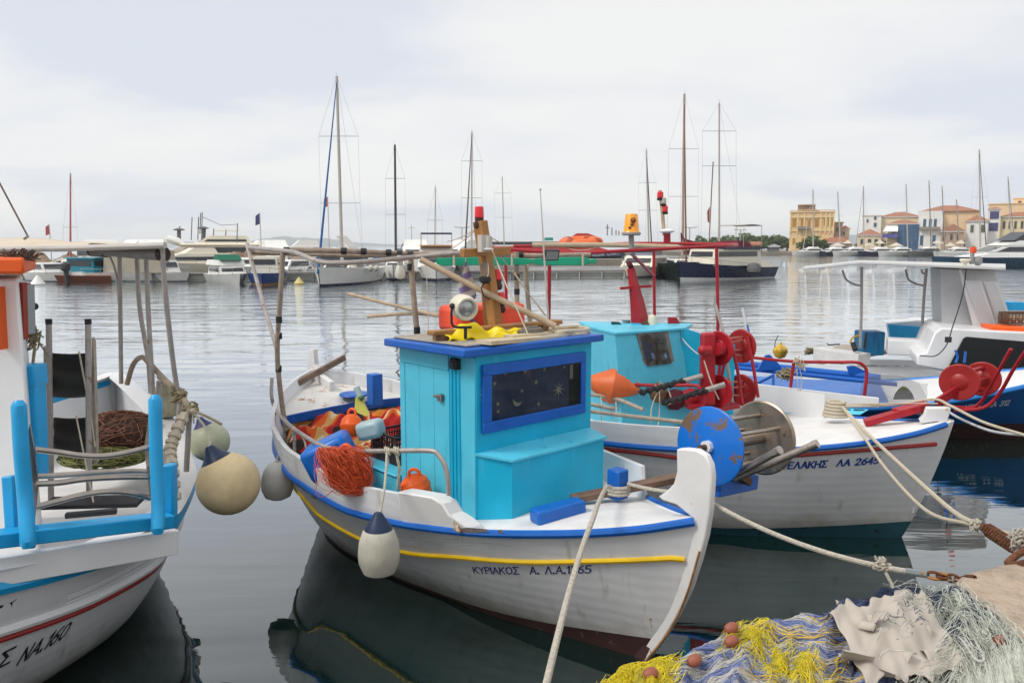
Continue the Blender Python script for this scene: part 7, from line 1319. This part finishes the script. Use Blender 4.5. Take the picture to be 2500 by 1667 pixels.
for k_, (x, w_) in enumerate(((2045,40),(2070,26),(2122,30),(2148,26),(2188,34),(2288,30),(2320,26),(2345,24))):
    Y = 240; X_ = at(x,600,Y)[0]; s_ = Y/FPX; zz = EYE+(600-(588 if k_ % 2 else 594))*s_; th = thing('cafe_parasol', (X_, Y, 1.0), ['long cream awning by the mansion tree','low cream parasol left of the orange shed','white parasol before the second shed','pale parasol under the striped awning','grey-white parasol before the blue veil','white pointed parasol below the stone house','low cream parasol by the stone house door','small white parasol left of the cottage'][k_], 'parasol', 'cafe parasols along the town quay')
    mb = MB(); h_ = w_*s_/2; mb.lathe([(h_,0),(h_*.97,.12),(.1,1.1)], (X_,Y,zz-.9), n=8); mb.build('canopy', mat('cream_canvas_far', (.62,.56,.46), .9), th, smooth=False); mb = MB(); mb.tube([V(X_,Y,1.), V(X_,Y,zz)], .08, 5); mb.build('pole', M_mast, th)
# lamp posts on the mole
for x, yt, Y, lab in ((1128,556,120,'twin-armed lamp post left of the tall black-stayed mast'), (1684,556,120,'twin-armed lamp post right of the maroon sail'), (1808,562,150,'twin-armed lamp post above the shore trees')):
    b_ = at(x, yt, Y); th = thing('street_lamp', (b_[0],Y,.5), lab, 'lamp post', 'lamp posts on the mole'); mb = MB(); mb.tube([V(b_[0],Y,.3), b_], .09, 6); mb.build('post', M_mast, th); mb = MB(); mb.tube([b_-V(1.2,0,-.1), b_, b_+V(1.2,0,.1)], .07, 5); mb.build('lamp_arms', M_mast, th)
xm0, xm1 = at(1050,600,122)[0], at(1530,600,122)[0]
slab('mole', [(xm0,121),(xm1,121),(xm1,127),(xm0,127)], -.5, .9, M_stone); slab('mole', [(at(1530,600,240)[0],250),(at(1960,600,240)[0],244),(at(1960,600,240)[0],256),(at(1530,600,240)[0],262)], -.5, 1.1, M_stone)
tag(None or slab('mole', [(at(1640,600,150)[0],149),(at(1820,600,150)[0],149),(at(1820,600,150)[0],152),(at(1640,600,150)[0],152)], -.5, .7, M_stone))
# ================================================ quay edge with heaps of nets, chains
M_qs = mat('pinkish_quay_stone', (.46,.36,.27), .9, var=.35, vs=5, bump=2.5, bs=26, chips=((.30,.24,.19), .62, 30.))
QZ = 1.30
mb = MB()
edge = [V(-9,-2.6,0), V(-2.2,1.2,0), V(.05,2.42,0), V(.75,2.80,0), V(1.6,3.30,0), V(2.12,3.66,0), V(2.34,3.86,0), V(2.60,3.98,0), V(3.1,4.10,0), V(4.6,4.7,0), V(9,7.0,0), V(22,13,0)]
ed = spline(edge, 8)
def q_(u_, v_):
    i = u_*(len(ed)-1); k = min(int(i), len(ed)-2); p = ed[k]*(1-(i-k))+ed[k+1]*(i-k); inl = V(.5,-.86,0)
    n = .02*math.sin(p[0]*9+p[1]*4)+.012*math.sin(p[0]*31)
    if v_ < .30: return p + inl*(-.02+.04*v_) + UP*(-.6+(QZ+.56)*v_/.30) + inl*n
    w_ = (v_-.30)/.70; return p + inl*(.03+w_*w_*9) + UP*(QZ-.04*math.exp(-w_*30)+.012*math.sin(p[0]*5+w_*20)+n*.4) + inl*n*(1-w_)
mb.grid(q_, 150, 40, flip=True); tag(mb.build('quay', M_qs, angle=60), kind='structure')
sil = curve([1440,1500,1540,1640,1750,1810,1925,1959,2014,2061,2112,2163,2240,2278,2337,2393,2457,2520], [1690,1657,1637,1617,1556,1526,1512,1500,1505,1480,1480,1450,1452,1462,1448,1490,1540,1600])
hrd = curve([1440,1700,2000,2200,2330,2520], [.20,.24,.24,.22,.15,.13])
def lumps(x, v, s=0): return .018*math.sin(x*.031+s+v*9)+.014*math.sin(x*.071+v*17+s)+.008*math.sin(x*.15-v*31+s)
def SF(px, v, s=0., lift=0., lk=1.):
    R = atz(px, sil(px), QZ+hrd(px)); k = (px-1250)/FPX
    if v >= 0: p = R + V(-k*v*1.0, -v, -.10*v) 
    else: p = R + V(k*(-v)*.9, -v, -3.2*(-v)**1.35-.2*(-v))
    fade = min(1, abs(v)*9+.15); return p + UP*(lumps(px, v, s)*fade*lk + lift)
def sheet(name, x0, x1, v0, v1, m, parent, lift=0., s=0., nu=70, nv=30, shear=0., edge_=0., lk=1.):
    mb = MB()
    def f(u_, v_):
        v = v0+(v1-v0)*v_ + edge_*(math.sin(u_*23+s)+.6*math.sin(u_*51+s))*(0 if 0 < v_ < 1 else 1); px = x0+(x1-x0)*u_ + shear*v + edge_*60*(math.sin(v_*17+s)); return SF(px, v, s, lift, lk)
    mb.grid(f, nu, nv, flip=False); return mb.build(name, m, parent, angle=70)
def cords(mb, n, x0, x1, v0, v1, slope_, r, lift, s=0., jit=.03, ln=(.3,1.), mi=0, band=None):
    """cords lying on the heap, running to the right while dropping towards the viewer"""
    for _ in range(n):
        a = random.uniform(x0, x1-40); L_ = (x1-x0)*random.uniform(*ln); v = random.uniform(v0, v1); pts = []; ph = random.uniform(0,6); k_ = 14
        if band:
            w_ = v - slope_*(a-1610)/500 + .012*math.sin(a*.02); fr = (w_/band[0]) % 1.
            v += ((band[1] + fr*.5) - fr)*band[0]
        for q in range(k_):
            px = a + L_*q/k_
            if px > x1: break
            vv = v + slope_*(px-a)/500 + jit*.5*math.sin(q*.8+ph); pts.append(SF(px, max(-.12, vv), s, lift+random.uniform(0,.006)+.004*math.sin(q+ph)))
        if len(pts) > 3: mb.tube(pts, r, 3, cap=False, mi=mi)
M_nw = mat('white_net_cord', (.62,.60,.56), .85, var=.3, vs=30); M_nb = mat('periwinkle_net_cord', (.20,.25,.48), .85, var=.35, vs=30); M_ny = mat('yellow_net_cord', (.78,.64,.03), .7, var=.3, vs=20); M_nd = mat('navy_net_cord', (.05,.07,.14), .9, var=.5, vs=30)
M_ng = mat('pale_green_nylon', (.58,.60,.52), .6, var=.25, vs=20)
# striped heap
th = thing('net_heap', SF(1880,.3,0,-.25), 'heap of blue and white striped fishing net on the quay, lower right', 'net', 'net heaps')
mst = mat('striped_net_mass', (.4,.4,.5), .95, var=.3, vs=40, bump=2.5, bs=120); t_ = mst.node_tree; n_ = t_.nodes; b_ = n_['Principled BSDF']
sheet('net_body', 1600, 2190, -.14, 1.0, mst, th, 0, 0, 90, 50)
tc_ = n_.new('ShaderNodeTexCoord'); mp_ = n_.new('ShaderNodeMapping'); mp_.inputs['Rotation'].default_value = (0,0,.55); wv_ = n_.new('ShaderNodeTexWave'); wv_.bands_direction = 'Y'; wv_.inputs['Scale'].default_value = 2.6; wv_.inputs['Distortion'].default_value = 3.0; wv_.inputs['Detail'].default_value = 3; wv_.inputs['Detail Scale'].default_value = 2.
rp_ = n_.new('ShaderNodeValToRGB'); e0 = rp_.color_ramp.elements; e0[0].position = .36; e0[0].color = (.17,.21,.42,1); e0[1].position = .60; e0[1].color = (.58,.56,.52,1)
t_.links.new(tc_.outputs['Object'], mp_.inputs[0]); t_.links.new(mp_.outputs[0], wv_.inputs[0]); t_.links.new(wv_.outputs['Fac'], rp_.inputs[0]); t_.links.new(rp_.outputs[0], b_.inputs['Base Color'])
mb = MB(); cords(mb, 800, 1610, 2190, -.05, .75, .42, .0010, .003, 0., .012, (.3,1.), 0, (.085, 0.)); mb.build('blue_cords', M_nb, th)
mb = MB(); cords(mb, 800, 1610, 2190, -.05, .75, .42, .0010, .003, 0., .012, (.3,1.), 0, (.085, .5)); mb.build('white_cords', M_nw, th)
for v0_ in (.02, .30): mb = MB(); cords(mb, 16, 1760+v0_*100, 2150, v0_, v0_+.015, .42, .0022, .012, 0, .01, (.6,1.)); mb.build('yellow_head_rope', mat('ochre_head_rope', (.62,.42,.06), .7, var=.3), th)
def tangle(name, parent, m, n, x0, x1, v0, v1, r, hgt, curl=.05, k_=12, shear=0.):
    mb = MB(); cp = curl*620/FPX*FPX*.35
    for _ in range(n):
        px, v = random.uniform(x0,x1), random.uniform(v0,v1); px += shear*v; a_ = random.uniform(0, 6.28); h_ = random.uniform(0, hgt); pts = []
        for q in range(k_):
            pts.append(SF(px, v, 0, .003+h_)); a_ += random.gauss(0, .75); px += math.cos(a_)*curl*.35*600; v = max(-.12, v+math.sin(a_)*curl*.35); h_ = max(0, min(hgt*1.15, h_+random.gauss(0, hgt*.22)))
        mb.tube(pts, r, 3, cap=False)
    return mb.build(name, m, parent)
# yellow nets
M_yb = mat('yellow_net_mass', (.60,.50,.03), .9, var=.6, vs=26, bump=3, bs=90)
ty = thing('net_heap', SF(1890,.3,0,-.1), 'bright yellow net spread over the blue and white striped heap', 'net', 'net heaps')
sheet('net_body', 1758, 1800, .05, .55, M_yb, ty, .008, 1., 30, 30, 480, .014); tangle('net_cords', ty, M_ny, 520, 1762, 1792, .05, .48, .0009, .018, .035, 14, 480)
ty2 = thing('net_heap', SF(1580,.2,0,-.1), 'yellow net clump at the bottom edge, left end of the nets', 'net', 'net heaps')
sheet('net_body', 1500, 1625, -.10, .4, M_yb, ty2, .012, 2., 40, 20); tangle('net_cords', ty2, M_ny, 700, 1525, 1610, -.05, .15, .0009, .025, .045)
# torn sheet
M_cl = mat('torn_beige_sheet', (.50,.445,.38), .75, var=.12, vs=6, chips=((.38,.35,.32), .70, 7.))
tt_ = thing('torn_sheet', SF(2130,.3,0,-.1), 'torn beige plastic sheet with ragged edges lying on the nets', 'sheet')
o = sheet('sheet_body', 2005, 2240, .09, .62, M_cl, tt_, .060, 0., 70, 40, 190, .022, .45); o.modifiers.new('s','SOLIDIFY').thickness = .004
mb = MB(); mb.grid(lambda u_, v_: at(2040+72*u_+14*v_, 1464+7*u_+55*v_+6*math.sin(u_*5), 3.06-.06*v_+.02*math.sin(u_*7)), 14, 10); o = mb.build('sheet_flap', M_cl, tt_); o.modifiers.new('s','SOLIDIFY').thickness = .004
for pts, rr in (([(1955,1500),(1990,1508),(2030,1540),(2060,1548),(2120,1530)], .022), ([(2050,1545),(2075,1560),(2100,1585)], .024)):
    mb = MB(); mb.tube(spline([at(x,y,2.96) for x, y in pts],5), [rr*.6,rr,rr*1.1,rr*.8], 12, el=.6); mb.build('grey_roll', mat('grey_sheet_roll', (.30,.27,.25), .7, var=.2), tt_)
for k_ in range(9):
    px, v = 2120+random.uniform(-60,170), .15+random.uniform(0,.5); c = SF(px, v, 3., .05); a_ = unit(np.random.randn(3)*V(1,1,.3)); b_ = unit(np.cross(a_, V(.2,.3,1))); s_ = random.uniform(.03,.07)
    mb = MB(); mb.grid(lambda u_, v_: c + a_*s_*2*(u_-.5)*(1-.5*v_) + b_*s_*1.6*(v_-.5) + UP*.018*math.sin(u_*5+k_), 6, 5); o = mb.build('torn_scrap', M_cl, tt_); o.modifiers.new('s','SOLIDIFY').thickness = .003
mb = MB(); mb.grid(lambda u_, v_: SF(2190+60*u_+14*v_, .17+.10*v_+.01*math.sin(u_*9), 0, .045), 10, 8); tag(mb.build('blue_cloth', mat('blue_mesh_cloth', (.03,.14,.34), .8, var=.5, vs=30)), 'scrap of bright blue mesh between the beige sheet and the white net', 'cloth')
# dark and white nets
td = thing('net_heap', SF(2220,.1,0,-.15), 'slate blue and dark frayed net along the back of the heap by the stone', 'net', 'net heaps')
sheet('net_body', 2075, 2420, -.14, .45, mat('slate_net_mass', (.16,.18,.26), .95, var=.6, vs=24, bump=3, bs=90), td, .0, 4., 50, 30); tangle('dark_cords', td, M_nd, 1100, 2110, 2380, -.06, .12, .0010, .03, .07); tangle('pale_cords', td, M_nb, 700, 2080, 2240, -.05, .10, .0009, .02)
tangle('black_fray', td, M_nd, 300, 2230, 2330, .12, .4, .0010, .05, .06)
tw_ = thing('net_heap', SF(2400,.3,0,-.15), 'fluffy whitish green monofilament net spilling down beside the stone, bottom right corner', 'net', 'net heaps')
sheet('net_body', 2255, 2520, .03, 1.0, mat('pale_net_mass', (.42,.43,.37), .95, var=.5, vs=18, bump=3, bs=70), tw_, .02, 5., 50, 40, 60)
mb = MB(); cords(mb, 1300, 2245, 2530, .02, .8, .75, .0013, .03, 5., .06, (.3,.9)); mb.build('combed_strands', M_ng, tw_); tangle('loose_strands', tw_, M_ng, 700, 2260, 2520, .02, .8, .0012, .06, .09)
mb = MB(); mb.tube(spline([SF(x, v, 5., .06) for x, v in ((2300,.20),(2345,.26),(2400,.42),(2380,.5),(2340,.42),(2290,.36))],6), .0045, 6); mb.build('white_cord_loop', M_nw, tw_)
for x, v, lab in ((1785,.04,'at the top left of the yellow net'), (1786,.12,'largest and darkest of the brown floats, on the yellow net edge'), (1695,.10,'on the grey net right of the yellow clump'), (1588,.10,'on the yellow clump at the bottom edge'), (2440,.20,'pinkish, under the white net strands')):
    p = SF(x, v, 0, .028); tag(MB().lathe([(.004,-.028),(.015,-.022),(.021,-.008),(.022,.007),(.016,.020),(.005,.027)], p, unit(V(1,.2,.3)), 16).build('net_float', mat('terracotta_float', (.33,.10,.06), .6, var=.25)), 'brown net float, ' + lab, 'float', 'floats on the nets')
# ring, chain and hook
def chain(pts, r, wr, name, m, parent):
    P_ = pts; mb = MB()
    for i, (a, b) in enumerate(zip(P_, P_[1:])):
        c = (a+b)/2; d_ = unit(b-a); L_ = np.linalg.norm(b-a)*.72; s_ = unit(np.cross(d_, UP if i % 2 else V(.3,1,.2))); mb.tube([c+d_*L_*math.cos(t)+s_*wr*math.sin(t) for t in np.linspace(0, 2*math.pi, 17)], r, 6, cap=False)
    return mb.build(name, m, parent)
M_rs = mat('rusty_iron', (.17,.065,.03), .85, var=.5, vs=25, bump=1.5, bs=60)
th = thing('chain', at(2310,1412,3.9), 'short rusty chain joining the grey-sleeved mooring rope to the quay stone', 'chain')
chain([at(2268,1403,3.95), at(2292,1406,3.92), at(2314,1409,3.9), at(2336,1413,3.88), at(2356,1414,3.86), at(2374,1408,3.8)], .0085, .022, 'chain_links', M_rs, th)
mb = MB(); A = at(2250,1398,3.96); mb.tube(spline([A, at(2275,1396,3.95), at(2310,1402,3.9), at(2320,1412,3.9), at(2300,1414,3.9), at(2270,1410,3.94), A],4), .008, 6); mb.build('shackle_link', mat('orange_rust', (.42,.19,.06), .8, var=.4, vs=20), th)
th = thing('mooring_spring', at(2440,1310,4.3), 'rusty coil spring with a frayed rope knot and hooked iron bar, right edge', 'mooring spring')
mb = MB(); A, Z = at(2412,1293,4.45), at(2482,1338,4.1); d_ = unit(Z-A); s_ = unit(np.cross(d_, UP)); u2 = np.cross(s_, d_)
mb.tube([A+(Z-A)*t/75+.038*(s_*math.cos(t*.9)+u2*math.sin(t*.9)) for t in range(76)], .0065, 5); mb.tube([A-d_*.05, A+d_*.02], .03, 8); mb.build('coil_spring', M_rs, th)
mb = MB(); mb.tube(spline([at(2512,1342,4.0), at(2490,1350,4.02), at(2466,1368,4.0), at(2462,1376,3.98), at(2480,1378,3.95), at(2502,1374,3.9)],5), .020, 8); mb.build('iron_hook', M_rs, th)
mb = MB()
for _ in range(60): c = at(2490,1315,4.1); mb.tube(spline([c+np.random.randn(3)*V(.028,.02,.028) for _ in range(4)],3), .005, 4)
mb.build('frayed_knot', M_rope, th)
# weeds in the stone joint
th = thing('weed_tuft', at(2415,1500,3.35), 'small green weed growing out of the quay stone beside the white net', 'plant')
mb = MB()
for _ in range(240):
    t = random.random(); c = at(2408+70*t+random.uniform(-10,10), 1478+85*t+random.uniform(-12,14), 3.46-.12*t); a_ = unit(np.random.randn(3)); b_ = unit(np.cross(a_, np.random.randn(3))); q = random.uniform(.006,.014); mb.add([c-a_*q, c+b_*q*.5, c+a_*q, c-b_*q*.5], [(0,1,2,3)])
mb.build('leaves', mat('weed_leaf', (.13,.16,.03), .6, var=.5, vs=40), th, smooth=False)
# ================================================ air: one closed box of thin haze round everything
mb = MB(); mb.box((0, 2730, 43), (11000, 5700, 90)); hz = mb.build('haze', bpy.data.materials.new('haze'), smooth=False)
m = hz.data.materials[0]; m.use_nodes = True; t = m.node_tree; t.nodes.clear(); o = t.nodes.new('ShaderNodeOutputMaterial'); v = t.nodes.new('ShaderNodeVolumePrincipled')
v.inputs['Color'].default_value = (.96, .98, 1.0, 1); v.inputs['Density'].default_value = .00024; v.inputs['Anisotropy'].default_value = 0.2; t.links.new(v.outputs[0], o.inputs['Volume']); tag(hz, kind='stuff')
